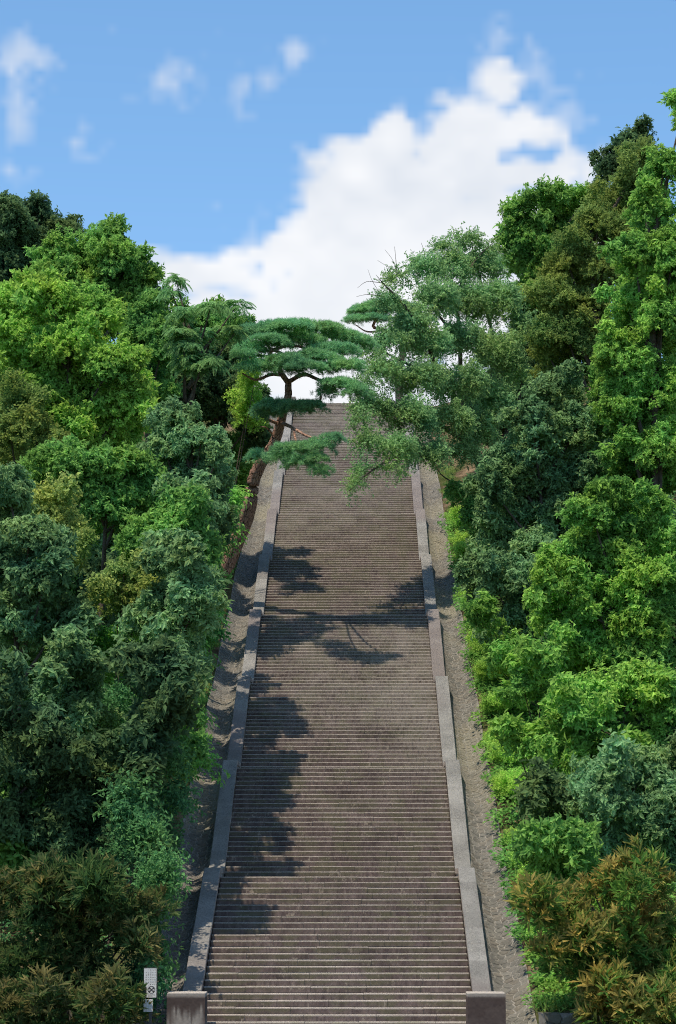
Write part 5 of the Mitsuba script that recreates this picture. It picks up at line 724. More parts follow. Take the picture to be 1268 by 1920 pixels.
    ('shrub', 'bright', 'green shrub between the two yellow-tinged crowns and the gutter, left bank', (-7.40, 73.40), [(-7.18, 73.29, 10.45, 0.59, 0.57, 0.55), (-6.70, 73.40, 9.97, 0.59, 0.57, 0.56), (-7.21, 72.12, 9.54, 0.58, 0.53, 0.48), (-6.64, 73.56, 10.81, 0.49, 0.49, 0.49)], [(-7.21, 71.97, 10.79, 0.20, 0.18, 0.17), (-6.90, 72.36, 10.82, 0.24, 0.22, 0.20), (-6.26, 71.96, 10.24, 0.22, 0.21, 0.19), (-6.28, 71.86, 10.25, 0.18, 0.16, 0.15), (-7.50, 71.92, 9.87, 0.21, 0.18, 0.16), (-6.74, 72.72, 9.59, 0.20, 0.17, 0.15), (-6.41, 73.08, 11.15, 0.14, 0.13, 0.12), (-7.01, 73.30, 11.00, 0.16, 0.15, 0.14)], None),
    ('broadleaf_tree', 'mid_green', 'tall green tree behind the feather-leaved crown left of the pine', (-9.00, 95.00), [(-6.98, 102.88, 27.98, 0.92, 0.76, 0.60), (-5.80, 102.88, 27.98, 0.96, 0.78, 0.60), (-4.87, 103.11, 28.03, 0.69, 0.62, 0.55), (-7.06, 102.60, 26.72, 1.10, 1.01, 0.91), (-5.84, 103.70, 26.84, 1.15, 1.04, 0.92), (-4.72, 102.48, 26.68, 0.68, 0.73, 0.78)], [(-6.96, 104.20, 28.00, 1.00, 0.83, 0.65), (-6.32, 105.34, 28.19, 1.06, 0.86, 0.66), (-4.75, 105.38, 28.16, 0.76, 0.68, 0.61), (-7.04, 104.33, 26.21, 1.20, 1.10, 1.00), (-6.17, 105.31, 26.70, 1.27, 1.14, 1.01), (-4.62, 105.54, 26.69, 0.76, 0.81, 0.86), (-7.24, 102.53, 28.42, 0.27, 0.21, 0.16), (-6.20, 102.96, 28.23, 0.39, 0.31, 0.23), (-5.69, 103.24, 28.61, 0.31, 0.24, 0.17), (-5.60, 103.14, 28.57, 0.31, 0.24, 0.17), (-5.47, 102.33, 27.80, 0.22, 0.19, 0.16), (-4.25, 102.95, 27.82, 0.20, 0.17, 0.14), (-7.87, 102.21, 27.12, 0.45, 0.39, 0.34), (-6.00, 102.09, 26.56, 0.46, 0.40, 0.34), (-6.83, 102.52, 26.47, 0.44, 0.38, 0.32), (-4.77, 102.25, 26.17, 0.41, 0.35, 0.30), (-5.35, 102.85, 27.00, 0.29, 0.29, 0.29), (-5.31, 103.23, 27.22, 0.30, 0.31, 0.31)], None),
    ('broadleaf_tree', 'gloss', 'tall leafy tree overhanging the left balustrade below the pine', (-6.40, 84.60), [(-4.76, 84.08, 17.91, 0.67, 0.67, 0.67), (-5.03, 83.40, 17.03, 0.71, 0.67, 0.63), (-4.76, 84.21, 16.78, 0.53, 0.54, 0.56), (-5.32, 84.72, 18.21, 0.68, 0.68, 0.68)], [(-5.10, 85.24, 17.79, 0.74, 0.74, 0.74), (-5.28, 85.64, 17.01, 0.78, 0.74, 0.70), (-5.02, 86.05, 16.67, 0.58, 0.60, 0.62), (-5.27, 86.58, 18.21, 0.75, 0.75, 0.75)], None),
    ('broadleaf_tree', 'dark_evergreen', 'tall leafy tree over the left balustrade in the middle of the slope', (-6.30, 78.60), [(-4.77, 78.69, 15.60, 0.60, 0.60, 0.60), (-4.19, 77.34, 15.10, 0.41, 0.45, 0.48), (-5.03, 78.22, 14.96, 0.63, 0.61, 0.59), (-4.48, 78.71, 14.76, 0.46, 0.47, 0.49)], [(-5.00, 80.44, 15.49, 0.66, 0.66, 0.66), (-4.44, 79.56, 15.12, 0.46, 0.50, 0.54), (-5.32, 79.33, 14.89, 0.69, 0.67, 0.65), (-4.51, 79.32, 14.66, 0.50, 0.52, 0.53), (-5.18, 77.11, 15.53, 0.19, 0.18, 0.17), (-5.23, 77.42, 15.46, 0.21, 0.20, 0.19), (-3.97, 77.48, 15.47, 0.15, 0.15, 0.16), (-3.86, 77.33, 15.32, 0.18, 0.18, 0.18), (-4.54, 76.85, 15.14, 0.25, 0.23, 0.21), (-4.41, 77.63, 14.81, 0.26, 0.24, 0.22), (-4.09, 77.19, 14.85, 0.18, 0.18, 0.18), (-4.71, 77.43, 14.86, 0.20, 0.20, 0.20)], None),
    ('broadleaf_tree', 'gloss', 'glossy tree leaning over the left balustrade a third of the way up', (-6.20, 72.20), [(-4.62, 70.96, 13.19, 0.57, 0.57, 0.57), (-4.26, 71.35, 12.76, 0.41, 0.44, 0.48), (-4.89, 71.88, 12.67, 0.58, 0.56, 0.54), (-5.14, 71.93, 13.40, 0.54, 0.54, 0.54)], [(-4.55, 72.94, 13.08, 0.63, 0.63, 0.63), (-4.21, 73.05, 12.59, 0.46, 0.49, 0.53), (-4.81, 73.01, 12.60, 0.63, 0.61, 0.60), (-5.00, 72.65, 13.13, 0.59, 0.59, 0.59), (-4.92, 70.60, 13.55, 0.19, 0.18, 0.17), (-5.05, 71.31, 13.58, 0.20, 0.19, 0.18), (-4.59, 70.57, 12.67, 0.14, 0.14, 0.15), (-3.86, 70.35, 12.43, 0.13, 0.13, 0.13), (-4.29, 70.84, 12.51, 0.22, 0.20, 0.18), (-4.26, 70.31, 12.36, 0.18, 0.17, 0.16), (-5.45, 70.95, 13.59, 0.23, 0.22, 0.21), (-5.49, 70.62, 13.45, 0.24, 0.23, 0.22)], None),
    ('broadleaf_tree', 'dark_evergreen', 'broad dark-shaded tree over the left gutter near the bottom of the slope', (-5.60, 63.40), [(-4.79, 63.41, 9.26, 0.59, 0.56, 0.54), (-4.44, 63.75, 8.94, 0.43, 0.44, 0.45), (-4.97, 63.80, 8.59, 0.60, 0.57, 0.54), (-4.53, 63.24, 8.26, 0.48, 0.46, 0.45), (-5.19, 63.77, 9.44, 0.57, 0.57, 0.57), (-5.18, 63.64, 7.72, 0.48, 0.47, 0.45), (-5.45, 63.86, 7.10, 0.48, 0.47, 0.45), (-4.93, 63.52, 7.51, 0.42, 0.42, 0.42), (-5.45, 63.21, 6.37, 0.45, 0.45, 0.45), (-5.15, 63.38, 6.59, 0.40, 0.41, 0.42)], [(-5.12, 65.11, 8.91, 0.66, 0.63, 0.59), (-4.43, 65.44, 8.84, 0.47, 0.49, 0.50), (-5.26, 65.77, 8.26, 0.66, 0.63, 0.60), (-4.54, 65.72, 8.14, 0.54, 0.52, 0.51), (-5.54, 65.69, 9.19, 0.63, 0.63, 0.63), (-5.16, 64.53, 7.54, 0.53, 0.51, 0.50), (-5.54, 65.36, 6.81, 0.53, 0.52, 0.50), (-5.15, 64.86, 7.33, 0.47, 0.47, 0.47), (-5.52, 65.48, 6.11, 0.50, 0.50, 0.50), (-5.31, 66.04, 6.29, 0.44, 0.46, 0.48), (-4.21, 62.84, 9.30, 0.19, 0.17, 0.15), (-4.27, 63.73, 9.21, 0.17, 0.16, 0.14), (-4.56, 63.50, 9.29, 0.13, 0.13, 0.12), (-4.04, 63.67, 8.90, 0.17, 0.16, 0.16), (-4.36, 62.52, 8.31, 0.17, 0.15, 0.14), (-4.94, 62.94, 8.99, 0.25, 0.23, 0.21), (-4.17, 62.36, 8.49, 0.16, 0.15, 0.13), (-4.15, 63.05, 8.03, 0.18, 0.17, 0.15), (-4.62, 62.81, 9.51, 0.18, 0.17, 0.16), (-5.65, 63.13, 9.45, 0.18, 0.17, 0.16), (-4.87, 62.58, 8.00, 0.19, 0.17, 0.16), (-4.93, 63.43, 8.04, 0.14, 0.13, 0.12), (-5.08, 63.44, 7.34, 0.16, 0.14, 0.13), (-5.81, 63.09, 7.14, 0.20, 0.19, 0.17), (-5.24, 62.67, 7.45, 0.13, 0.12, 0.12), (-4.50, 62.99, 7.53, 0.15, 0.14, 0.14), (-5.05, 62.51, 6.56, 0.16, 0.15, 0.14), (-5.06, 62.65, 6.56, 0.16, 0.15, 0.14), (-4.95, 62.95, 6.89, 0.11, 0.11, 0.11), (-5.50, 63.60, 6.75, 0.12, 0.11, 0.11)], None),
    ('broadleaf_tree', 'gloss', 'shaded green tree overhanging the left gutter in the middle of the slope', (-6.20, 68.60), [(-5.04, 68.76, 11.74, 0.70, 0.70, 0.70), (-4.32, 67.44, 11.13, 0.63, 0.66, 0.69), (-4.61, 67.37, 10.36, 0.69, 0.66, 0.63), (-3.88, 67.12, 11.62, 0.39, 0.46, 0.54), (-5.32, 68.63, 10.79, 0.70, 0.70, 0.70), (-4.49, 68.88, 9.89, 0.55, 0.55, 0.55), (-4.11, 67.53, 12.43, 0.54, 0.57, 0.60), (-4.65, 67.58, 12.51, 0.60, 0.60, 0.60)], [(-5.47, 70.59, 11.67, 0.78, 0.78, 0.78), (-4.54, 69.61, 10.79, 0.70, 0.74, 0.77), (-4.60, 69.47, 10.05, 0.77, 0.74, 0.70), (-3.94, 69.07, 11.64, 0.43, 0.51, 0.60), (-5.48, 70.59, 10.34, 0.78, 0.78, 0.78), (-4.71, 69.21, 9.62, 0.60, 0.60, 0.60), (-4.07, 69.51, 12.32, 0.60, 0.64, 0.67), (-4.85, 69.84, 12.44, 0.67, 0.67, 0.67), (-4.32, 67.34, 11.37, 0.25, 0.23, 0.22), (-4.28, 66.95, 11.36, 0.24, 0.22, 0.21), (-4.40, 67.27, 11.71, 0.26, 0.26, 0.26), (-3.79, 67.41, 10.86, 0.23, 0.23, 0.23), (-4.37, 68.01, 10.93, 0.24, 0.22, 0.20), (-5.04, 67.10, 10.73, 0.19, 0.18, 0.16), (-4.24, 67.66, 11.91, 0.12, 0.13, 0.15), (-3.62, 68.00, 11.50, 0.17, 0.19, 0.22), (-5.91, 68.19, 10.94, 0.25, 0.24, 0.22), (-5.50, 68.27, 11.35, 0.25, 0.24, 0.22), (-3.94, 67.47, 9.54, 0.24, 0.23, 0.21), (-4.72, 66.88, 10.03, 0.21, 0.20, 0.19), (-4.20, 67.05, 12.89, 0.17, 0.17, 0.17), (-4.21, 67.12, 12.90, 0.22, 0.22, 0.22), (-5.23, 68.12, 12.74, 0.23, 0.22, 0.21), (-5.25, 68.24, 12.72, 0.25, 0.23, 0.22)], None),
    ('broadleaf_tree', 'gloss', 'dark glossy tree on the left bank whose shade falls on the lower steps', (-6.00, 74.60), [(-4.45, 73.46, 14.53, 0.65, 0.65, 0.65), (-4.07, 74.18, 13.87, 0.53, 0.58, 0.63), (-4.32, 73.97, 15.45, 0.59, 0.59, 0.59), (-4.95, 74.58, 15.63, 0.66, 0.66, 0.66), (-4.19, 73.48, 12.86, 0.49, 0.54, 0.59), (-4.84, 74.68, 11.50, 0.67, 0.63, 0.60)], [(-4.80, 75.43, 14.54, 0.73, 0.73, 0.73), (-4.30, 75.25, 13.42, 0.58, 0.63, 0.69), (-4.29, 76.59, 15.52, 0.66, 0.66, 0.66), (-5.25, 76.13, 15.39, 0.73, 0.73, 0.73), (-4.52, 75.80, 12.73, 0.55, 0.60, 0.66), (-4.75, 75.79, 11.26, 0.73, 0.69, 0.66), (-4.71, 73.83, 15.13, 0.20, 0.19, 0.18), (-4.97, 72.89, 14.22, 0.25, 0.23, 0.22), (-4.48, 73.81, 14.09, 0.20, 0.20, 0.21), (-4.14, 73.40, 14.31, 0.22, 0.23, 0.24), (-4.24, 74.03, 15.98, 0.18, 0.17, 0.16), (-4.80, 74.13, 15.18, 0.27, 0.25, 0.24), (-4.34, 73.15, 15.07, 0.29, 0.27, 0.26), (-5.39, 74.17, 15.95, 0.23, 0.21, 0.20), (-4.63, 74.04, 12.70, 0.17, 0.18, 0.19), (-4.37, 72.93, 13.25, 0.17, 0.18, 0.19), (-4.17, 72.97, 11.54, 0.22, 0.20, 0.18), (-5.22, 74.09, 11.82, 0.23, 0.21, 0.18)], None),
    ('shrub', 'maple', 'green bush at the left gutter between two shaded trees', (-5.90, 78.40), [(-4.80, 77.94, 11.14, 0.59, 0.57, 0.56), (-5.28, 78.55, 10.76, 0.59, 0.59, 0.59), (-4.62, 78.54, 11.90, 0.45, 0.49, 0.52)], [(-5.29, 77.35, 11.01, 0.24, 0.22, 0.20), (-5.32, 77.88, 11.26, 0.25, 0.23, 0.21), (-5.00, 77.09, 11.12, 0.21, 0.20, 0.19), (-5.50, 78.08, 11.17, 0.25, 0.24, 0.23), (-4.33, 77.24, 12.16, 0.16, 0.16, 0.16), (-4.22, 78.28, 11.68, 0.19, 0.19, 0.20)], None),
    ('shrub', 'weeping', 'dark green bush between the brown bush and the left gutter', (-6.10, 60.60), [(-4.40, 60.25, 3.15, 0.38, 0.43, 0.48), (-4.57, 60.00, 2.44, 0.40, 0.47, 0.53), (-4.87, 60.07, 1.59, 0.53, 0.58, 0.62), (-5.15, 60.04, 0.88, 0.59, 0.56, 0.53), (-4.38, 59.81, 3.80, 0.35, 0.37, 0.40)], [(-4.38, 59.75, 3.57, 0.12, 0.13, 0.14), (-4.17, 59.59, 3.50, 0.14, 0.15, 0.16), (-4.65, 59.53, 2.88, 0.18, 0.20, 0.21), (-4.83, 59.04, 2.62, 0.14, 0.15, 0.17), (-4.48, 59.34, 1.99, 0.18, 0.18, 0.18), (-4.32, 58.85, 1.44, 0.22, 0.22, 0.22), (-4.56, 59.03, 0.79, 0.17, 0.15, 0.14), (-4.56, 59.24, 0.99, 0.22, 0.20, 0.18), (-4.27, 59.65, 4.13, 0.13, 0.13, 0.13), (-4.71, 60.04, 3.84, 0.14, 0.14, 0.14)], None),
    ('shrub', 'mid_green', 'dark green bush on the left bank above the weeping shrub', (-6.00, 67.60), [(-4.55, 67.00, 6.90, 0.45, 0.48, 0.51), (-4.92, 67.77, 7.68, 0.54, 0.54, 0.54), (-4.38, 67.74, 7.38, 0.36, 0.39, 0.42), (-4.65, 66.14, 8.32, 0.53, 0.52, 0.50)], [(-4.42, 66.44, 7.30, 0.16, 0.16, 0.17), (-4.56, 66.04, 7.28, 0.16, 0.16, 0.17), (-5.31, 66.59, 7.65, 0.24, 0.23, 0.22), (-5.28, 66.38, 7.52, 0.24, 0.23, 0.22), (-3.99, 66.58, 7.41, 0.10, 0.10, 0.11), (-4.63, 66.76, 7.26, 0.11, 0.12, 0.12), (-4.95, 66.69, 8.74, 0.23, 0.22, 0.20), (-4.26, 67.16, 8.23, 0.17, 0.16, 0.15)], None),
    ('shrub', 'camphor', 'green bush left of the pine trunk near the top of the gutter', (-7.00, 104.00), [(-4.56, 103.29, 22.09, 0.55, 0.62, 0.69), (-4.80, 102.69, 20.69, 0.59, 0.71, 0.82), (-4.29, 102.34, 23.10, 0.41, 0.50, 0.59), (-5.14, 102.35, 21.45, 0.55, 0.62, 0.68)], [(-4.73, 101.81, 22.37, 0.23, 0.24, 0.25), (-4.88, 103.17, 22.56, 0.19, 0.20, 0.21), (-4.95, 102.10, 21.29, 0.22, 0.25, 0.27), (-4.37, 102.01, 21.08, 0.19, 0.21, 0.24), (-4.13, 102.94, 23.68, 0.17, 0.20, 0.22), (-4.08, 101.99, 23.49, 0.18, 0.21, 0.24), (-5.64, 102.47, 21.31, 0.20, 0.21, 0.22), (-5.35, 102.12, 21.97, 0.25, 0.26, 0.28)], None),
    ('evergreen_tree', 'dark_evergreen', 'dark tree filling the gap behind the cherry trunk', (9.50, 121.00), [(9.17, 120.53, 29.58, 1.50, 1.50, 1.50), (7.94, 120.83, 28.66, 1.24, 1.24, 1.24), (6.80, 120.04, 27.81, 1.02, 0.96, 0.91), (9.82, 119.79, 31.37, 1.28, 1.31, 1.33), (8.42, 120.02, 26.70, 1.34, 1.28, 1.23), (9.56, 120.59, 27.64, 1.34, 1.29, 1.24)], [(8.71, 122.55, 28.79, 1.65, 1.65, 1.65), (8.30, 122.21, 27.87, 1.35, 1.35, 1.35), (6.62, 121.13, 27.16, 1.11, 1.05, 0.99), (9.96, 122.17, 30.72, 1.41, 1.44, 1.47), (8.25, 121.87, 26.37, 1.47, 1.41, 1.35), (9.48, 121.44, 27.24, 1.46, 1.40, 1.34), (8.23, 119.95, 30.50, 0.66, 0.63, 0.59), (10.28, 119.82, 30.19, 0.61, 0.58, 0.55), (6.86, 120.00, 27.99, 0.49, 0.46, 0.44), (6.76, 119.69, 28.69, 0.37, 0.35, 0.33), (5.82, 118.97, 27.76, 0.45, 0.41, 0.36), (6.14, 119.19, 28.27, 0.39, 0.35, 0.31), (8.69, 120.09, 31.04, 0.39, 0.38, 0.37), (10.19, 118.97, 32.32, 0.39, 0.38, 0.37), (9.47, 119.23, 27.06, 0.52, 0.47, 0.43), (9.52, 119.04, 26.88, 0.46, 0.42, 0.38), (10.30, 119.54, 28.28, 0.37, 0.34, 0.31), (8.53, 118.93, 28.07, 0.43, 0.39, 0.36)], None),
    ('shrub', 'mid_green', 'low green thicket under the cherry boughs beside the hedge', (7.20, 104.60), [(6.04, 104.44, 18.70, 0.79, 0.86, 0.93), (5.64, 103.22, 19.58, 0.64, 0.71, 0.78), (6.58, 103.48, 19.74, 0.78, 0.78, 0.78), (5.24, 104.66, 20.40, 0.51, 0.58, 0.65)], [(6.72, 103.81, 18.82, 0.30, 0.31, 0.32), (5.43, 102.92, 19.04, 0.24, 0.25, 0.25), (6.03, 104.23, 20.33, 0.30, 0.31, 0.32), (5.82, 104.19, 20.43, 0.22, 0.23, 0.24), (6.74, 103.87, 20.50, 0.31, 0.30, 0.28), (5.90, 102.92, 19.35, 0.33, 0.31, 0.30), (4.75, 104.28, 20.41, 0.17, 0.19, 0.20), (4.77, 103.17, 20.45, 0.16, 0.17, 0.18)], None),
    ('shrub', 'bright', 'leafy thicket behind the yellowest hedge bush', (7.00, 82.60), [(5.00, 81.99, 12.43, 0.62, 0.64, 0.66), (5.65, 82.28, 11.54, 0.73, 0.70, 0.66), (5.29, 82.50, 11.01, 0.55, 0.55, 0.55)], [(4.87, 81.38, 12.94, 0.24, 0.23, 0.23), (4.54, 81.71, 12.76, 0.28, 0.27, 0.26), (6.25, 81.45, 11.33, 0.23, 0.21, 0.19), (6.30, 82.17, 11.39, 0.23, 0.21, 0.19), (5.73, 82.23, 11.20, 0.25, 0.24, 0.23), (5.45, 81.03, 11.30, 0.22, 0.21, 0.20)], None),
    ('shrub', 'camphor', 'bright thicket behind the lower hedge, above the red-brown bush', (7.20, 63.60), [(5.66, 63.25, 4.50, 0.62, 0.56, 0.51), (6.30, 63.42, 4.36, 0.65, 0.61, 0.56), (5.91, 63.08, 3.81, 0.56, 0.52, 0.48), (5.05, 62.51, 4.35, 0.36, 0.36, 0.36)], [(5.61, 62.17, 4.91, 0.24, 0.21, 0.18), (6.08, 61.83, 4.59, 0.26, 0.22, 0.19), (5.65, 62.68, 4.30, 0.26, 0.23, 0.21), (6.19, 62.21, 4.83, 0.18, 0.16, 0.14), (6.33, 62.41, 3.96, 0.20, 0.18, 0.16), (5.39, 62.60, 3.68, 0.16, 0.14, 0.12), (5.05, 61.94, 4.65, 0.13, 0.12, 0.12), (5.08, 62.61, 4.66, 0.13, 0.12, 0.12)], None),
    ('evergreen_tree', 'mid_green', 'shaded evergreen tree of the wood behind the front row on the left bank', (-8.93, 64.23), [], [(-8.27, 64.30, 3.74, 1.58, 1.50, 1.42), (-9.48, 64.80, 4.10, 1.31, 1.25, 1.18), (-9.00, 63.62, 4.56, 1.07, 1.01, 0.96), (-8.62, 64.53, 4.93, 1.04, 0.99, 0.94), (-9.31, 64.23, 5.26, 1.20, 1.14, 1.08), (-9.17, 63.98, 5.51, 1.19, 1.13, 1.07), (-8.57, 63.92, 5.90, 0.94, 0.89, 0.85)], 'wood on the left bank'),
    ('evergreen_tree', 'dark_evergreen', 'shaded evergreen tree of the wood behind the front row on the left bank', (-12.27, 62.91), [], [(-11.86, 63.32, 3.79, 1.70, 1.61, 1.53), (-13.22, 63.20, 4.17, 1.28, 1.21, 1.15), (-12.81, 63.04, 4.62, 1.17, 1.11, 1.05), (-12.41, 62.75, 4.99, 1.17, 1.11, 1.06), (-12.43, 62.80, 5.33, 1.01, 0.96, 0.91), (-12.50, 63.40, 5.68, 1.10, 1.05, 0.99), (-12.40, 62.84, 6.26, 1.01, 0.96, 0.91)], 'wood on the left bank'),
    ('evergreen_tree', 'dark_evergreen', 'shaded evergreen tree of the wood behind the front row on the left bank', (-8.85, 67.65), [], [(-8.80, 68.19, 5.32, 1.19, 1.13, 1.07), (-8.75, 68.05, 5.69, 1.11, 1.05, 1.00), (-8.29, 68.31, 6.15, 1.06, 1.01, 0.95), (-8.56, 67.46, 6.67, 1.37, 1.30, 1.24), (-9.16, 67.61, 6.96, 1.04, 0.98, 0.93), (-8.80, 67.96, 7.21, 0.83, 0.78, 0.74), (-9.13, 67.95, 7.52, 0.85, 0.81, 0.77)], 'wood on the left bank'),
    ('evergreen_tree', 'gloss', 'shaded evergreen tree of the wood behind the front row on the left bank', (-11.27, 69.08), [], [(-11.03, 70.12, 5.87, 1.23, 1.16, 1.10), (-10.31, 68.69, 6.32, 1.40, 1.33, 1.26), (-11.53, 69.68, 6.79, 1.12, 1.06, 1.00), (-11.09, 69.68, 7.27, 1.04, 0.99, 0.94), (-11.65, 69.09, 7.49, 0.95, 0.90, 0.85), (-11.25, 69.26, 8.22, 1.17, 1.11, 1.05), (-11.21, 68.94, 8.59, 0.75, 0.71, 0.68)], 'wood on the left bank'),
    ('evergreen_tree', 'mid_green', 'shaded evergreen tree of the wood behind the front row on the left bank', (-9.37, 73.60), [], [(-9.22, 74.14, 7.35, 1.15, 1.10, 1.04), (-9.60, 73.19, 7.78, 1.35, 1.28, 1.22), (-10.04, 73.25, 8.16, 1.02, 0.97, 0.92), (-9.62, 73.83, 8.56, 1.29, 1.23, 1.16), (-9.26, 74.25, 9.36, 1.00, 0.95, 0.90), (-8.88, 73.43, 9.83, 0.90, 0.85, 0.81), (-9.73, 73.46, 10.33, 0.96, 0.92, 0.87)], 'wood on the left bank'),
    ('evergreen_tree', 'gloss', 'shaded evergreen tree of the wood behind the front row on the left bank', (-11.88, 72.72), [], [(-11.84, 71.81, 7.44, 1.34, 1.28, 1.21), (-10.96, 72.54, 7.77, 1.41, 1.34, 1.27), (-12.25, 72.55, 8.04, 1.39, 1.32, 1.25), (-12.00, 72.07, 8.45, 1.19, 1.13, 1.07), (-12.59, 72.73, 8.76, 0.95, 0.90, 0.85), (-12.10, 73.01, 9.02, 0.97, 0.92, 0.87), (-11.90, 73.01, 9.33, 0.79, 0.75, 0.71)], 'wood on the left bank'),
    ('evergreen_tree', 'dark_evergreen', 'shaded evergreen tree of the wood behind the front row on the left bank', (-8.17, 80.08), [], [(-8.06, 79.30, 9.29, 1.26, 1.20, 1.13), (-8.71, 80.52, 9.78, 1.13, 1.08, 1.02), (-9.04, 80.02, 10.35, 1.28, 1.22, 1.15), (-8.08, 79.44, 10.87, 1.03, 0.98, 0.93), (-8.23, 79.74, 11.47, 1.05, 0.99, 0.94), (-8.69, 80.07, 11.77, 0.98, 0.93, 0.88), (-8.31, 80.33, 12.24, 0.78, 0.74, 0.70)], 'wood on the left bank'),
    ('evergreen_tree', 'dark_evergreen', 'shaded evergreen tree of the wood behind the front row on the left bank', (-12.09, 80.06), [], [(-12.22, 79.70, 10.07, 1.31, 1.24, 1.18), (-11.77, 79.74, 10.29, 1.44, 1.37, 1.30), (-12.37, 80.19, 10.58, 1.45, 1.38, 1.31), (-12.63, 79.92, 10.75, 1.22, 1.16, 1.10), (-11.77, 80.48, 10.91, 1.20, 1.14, 1.08), (-11.89, 80.02, 11.11, 1.10, 1.05, 0.99), (-11.94, 79.78, 11.38, 0.85, 0.81, 0.77)], 'wood on the left bank'),
    ('evergreen_tree', 'dark_evergreen', 'shaded evergreen tree of the wood behind the front row on the left bank', (-8.03, 84.56), [], [(-8.95, 84.38, 11.35, 1.45, 1.37, 1.30), (-7.11, 84.89, 11.93, 1.24, 1.18, 1.12), (-8.62, 84.75, 12.31, 1.23, 1.17, 1.11), (-8.19, 84.21, 12.97, 1.34, 1.27, 1.21), (-8.65, 84.89, 13.32, 0.93, 0.89, 0.84), (-8.22, 84.98, 14.33, 1.08, 1.02, 0.97), (-7.71, 84.27, 14.20, 0.97, 0.93, 0.88)], 'wood on the left bank'),
    ('evergreen_tree', 'mid_green', 'shaded evergreen tree of the wood behind the front row on the left bank', (-11.17, 85.85), [], [(-10.41, 85.43, 12.58, 1.67, 1.58, 1.50), (-11.49, 85.78, 12.89, 1.27, 1.21, 1.14), (-10.86, 86.02, 13.20, 1.13, 1.08, 1.02), (-11.32, 86.05, 13.43, 1.36, 1.29, 1.22), (-10.90, 85.42, 13.73, 1.10, 1.05, 0.99), (-10.76, 85.92, 13.89, 0.88, 0.84, 0.80), (-11.51, 85.69, 14.50, 1.08, 1.02, 0.97)], 'wood on the left bank'),
    ('evergreen_tree', 'gloss', 'shaded evergreen tree of the wood behind the front row on the left bank', (-9.04, 92.67), [], [(-8.16, 93.46, 14.49, 1.17, 1.11, 1.05), (-9.75, 92.23, 14.92, 1.24, 1.17, 1.11), (-9.76, 92.82, 15.26, 1.38, 1.31, 1.25), (-8.82, 92.86, 15.65, 1.33, 1.26, 1.19), (-8.93, 93.30, 16.15, 1.23, 1.17, 1.11), (-9.62, 92.58, 16.57, 0.90, 0.85, 0.81), (-9.04, 92.28, 16.80, 1.05, 1.00, 0.95)], 'wood on the left bank'),
    ('evergreen_tree', 'mid_green', 'shaded evergreen tree of the wood behind the front row on the left bank', (-12.39, 91.90), [], [(-11.96, 91.21, 14.80, 1.66, 1.58, 1.50), (-11.78, 91.66, 15.13, 1.53, 1.46, 1.38), (-13.02, 92.00, 15.44, 1.18, 1.12, 1.07), (-12.53, 92.43, 15.76, 1.30, 1.23, 1.17), (-12.16, 91.86, 16.32, 0.91, 0.86, 0.82), (-12.32, 92.03, 16.69, 0.90, 0.86, 0.81), (-12.56, 91.67, 17.06, 1.05, 1.00, 0.94)], 'wood on the left bank'),
    ('evergreen_tree', 'gloss', 'shaded evergreen tree of the wood behind the front row on the left bank', (-8.10, 97.60), [], [(-8.37, 97.83, 15.76, 1.49, 1.42, 1.34), (-8.82, 97.30, 16.25, 1.10, 1.04, 0.99), (-7.91, 98.05, 16.79, 1.45, 1.38, 1.31), (-8.00, 97.88, 17.33, 1.03, 0.98, 0.93), (-7.98, 97.44, 17.60, 0.91, 0.86, 0.82), (-7.88, 97.98, 18.08, 0.97, 0.92, 0.87), (-8.33, 97.27, 18.76, 1.10, 1.05, 0.99)], 'wood on the left bank'),
    ('evergreen_tree', 'gloss', 'shaded evergreen tree of the wood behind the front row on the left bank', (-12.56, 98.12), [], [(-11.86, 98.81, 16.89, 1.41, 1.34, 1.27), (-12.94, 97.55, 17.14, 1.18, 1.13, 1.07), (-12.09, 97.95, 17.33, 1.23, 1.17, 1.11), (-12.86, 98.50, 17.58, 1.32, 1.25, 1.19), (-12.74, 98.43, 17.97, 1.20, 1.14, 1.08), (-12.28, 98.17, 18.05, 1.05, 1.00, 0.95), (-12.77, 98.03, 18.32, 0.91, 0.87, 0.82)], 'wood on the left bank'),
    ('evergreen_tree', 'dark_evergreen', 'shaded evergreen tree of the wood behind the front row on the left bank', (-8.30, 103.96), [], [(-8.29, 103.63, 18.76, 1.69, 1.60, 1.52), (-8.41, 104.61, 19.05, 1.58, 1.50, 1.42), (-7.68, 104.68, 19.36, 1.46, 1.39, 1.32), (-8.29, 103.29, 19.56, 1.20, 1.14, 1.08), (-8.41, 104.18, 19.95, 1.03, 0.98, 0.93), (-8.57, 104.03, 19.98, 0.99, 0.94, 0.89), (-8.25, 103.81, 20.51, 1.09, 1.04, 0.98)], 'wood on the left bank'),
    ('evergreen_tree', 'dark_evergreen', 'shaded evergreen tree of the wood behind the front row on the left bank', (-12.37, 105.31), [], [(-13.19, 105.90, 19.89, 1.53, 1.45, 1.38), (-12.13, 104.56, 20.13, 1.58, 1.51, 1.43), (-11.90, 104.75, 20.39, 1.34, 1.27, 1.20), (-11.95, 105.52, 20.65, 1.27, 1.20, 1.14), (-12.84, 105.01, 20.84, 0.93, 0.88, 0.84), (-12.21, 105.11, 21.24, 1.07, 1.02, 0.97), (-12.61, 105.46, 21.30, 0.79, 0.75, 0.71)], 'wood on the left bank'),
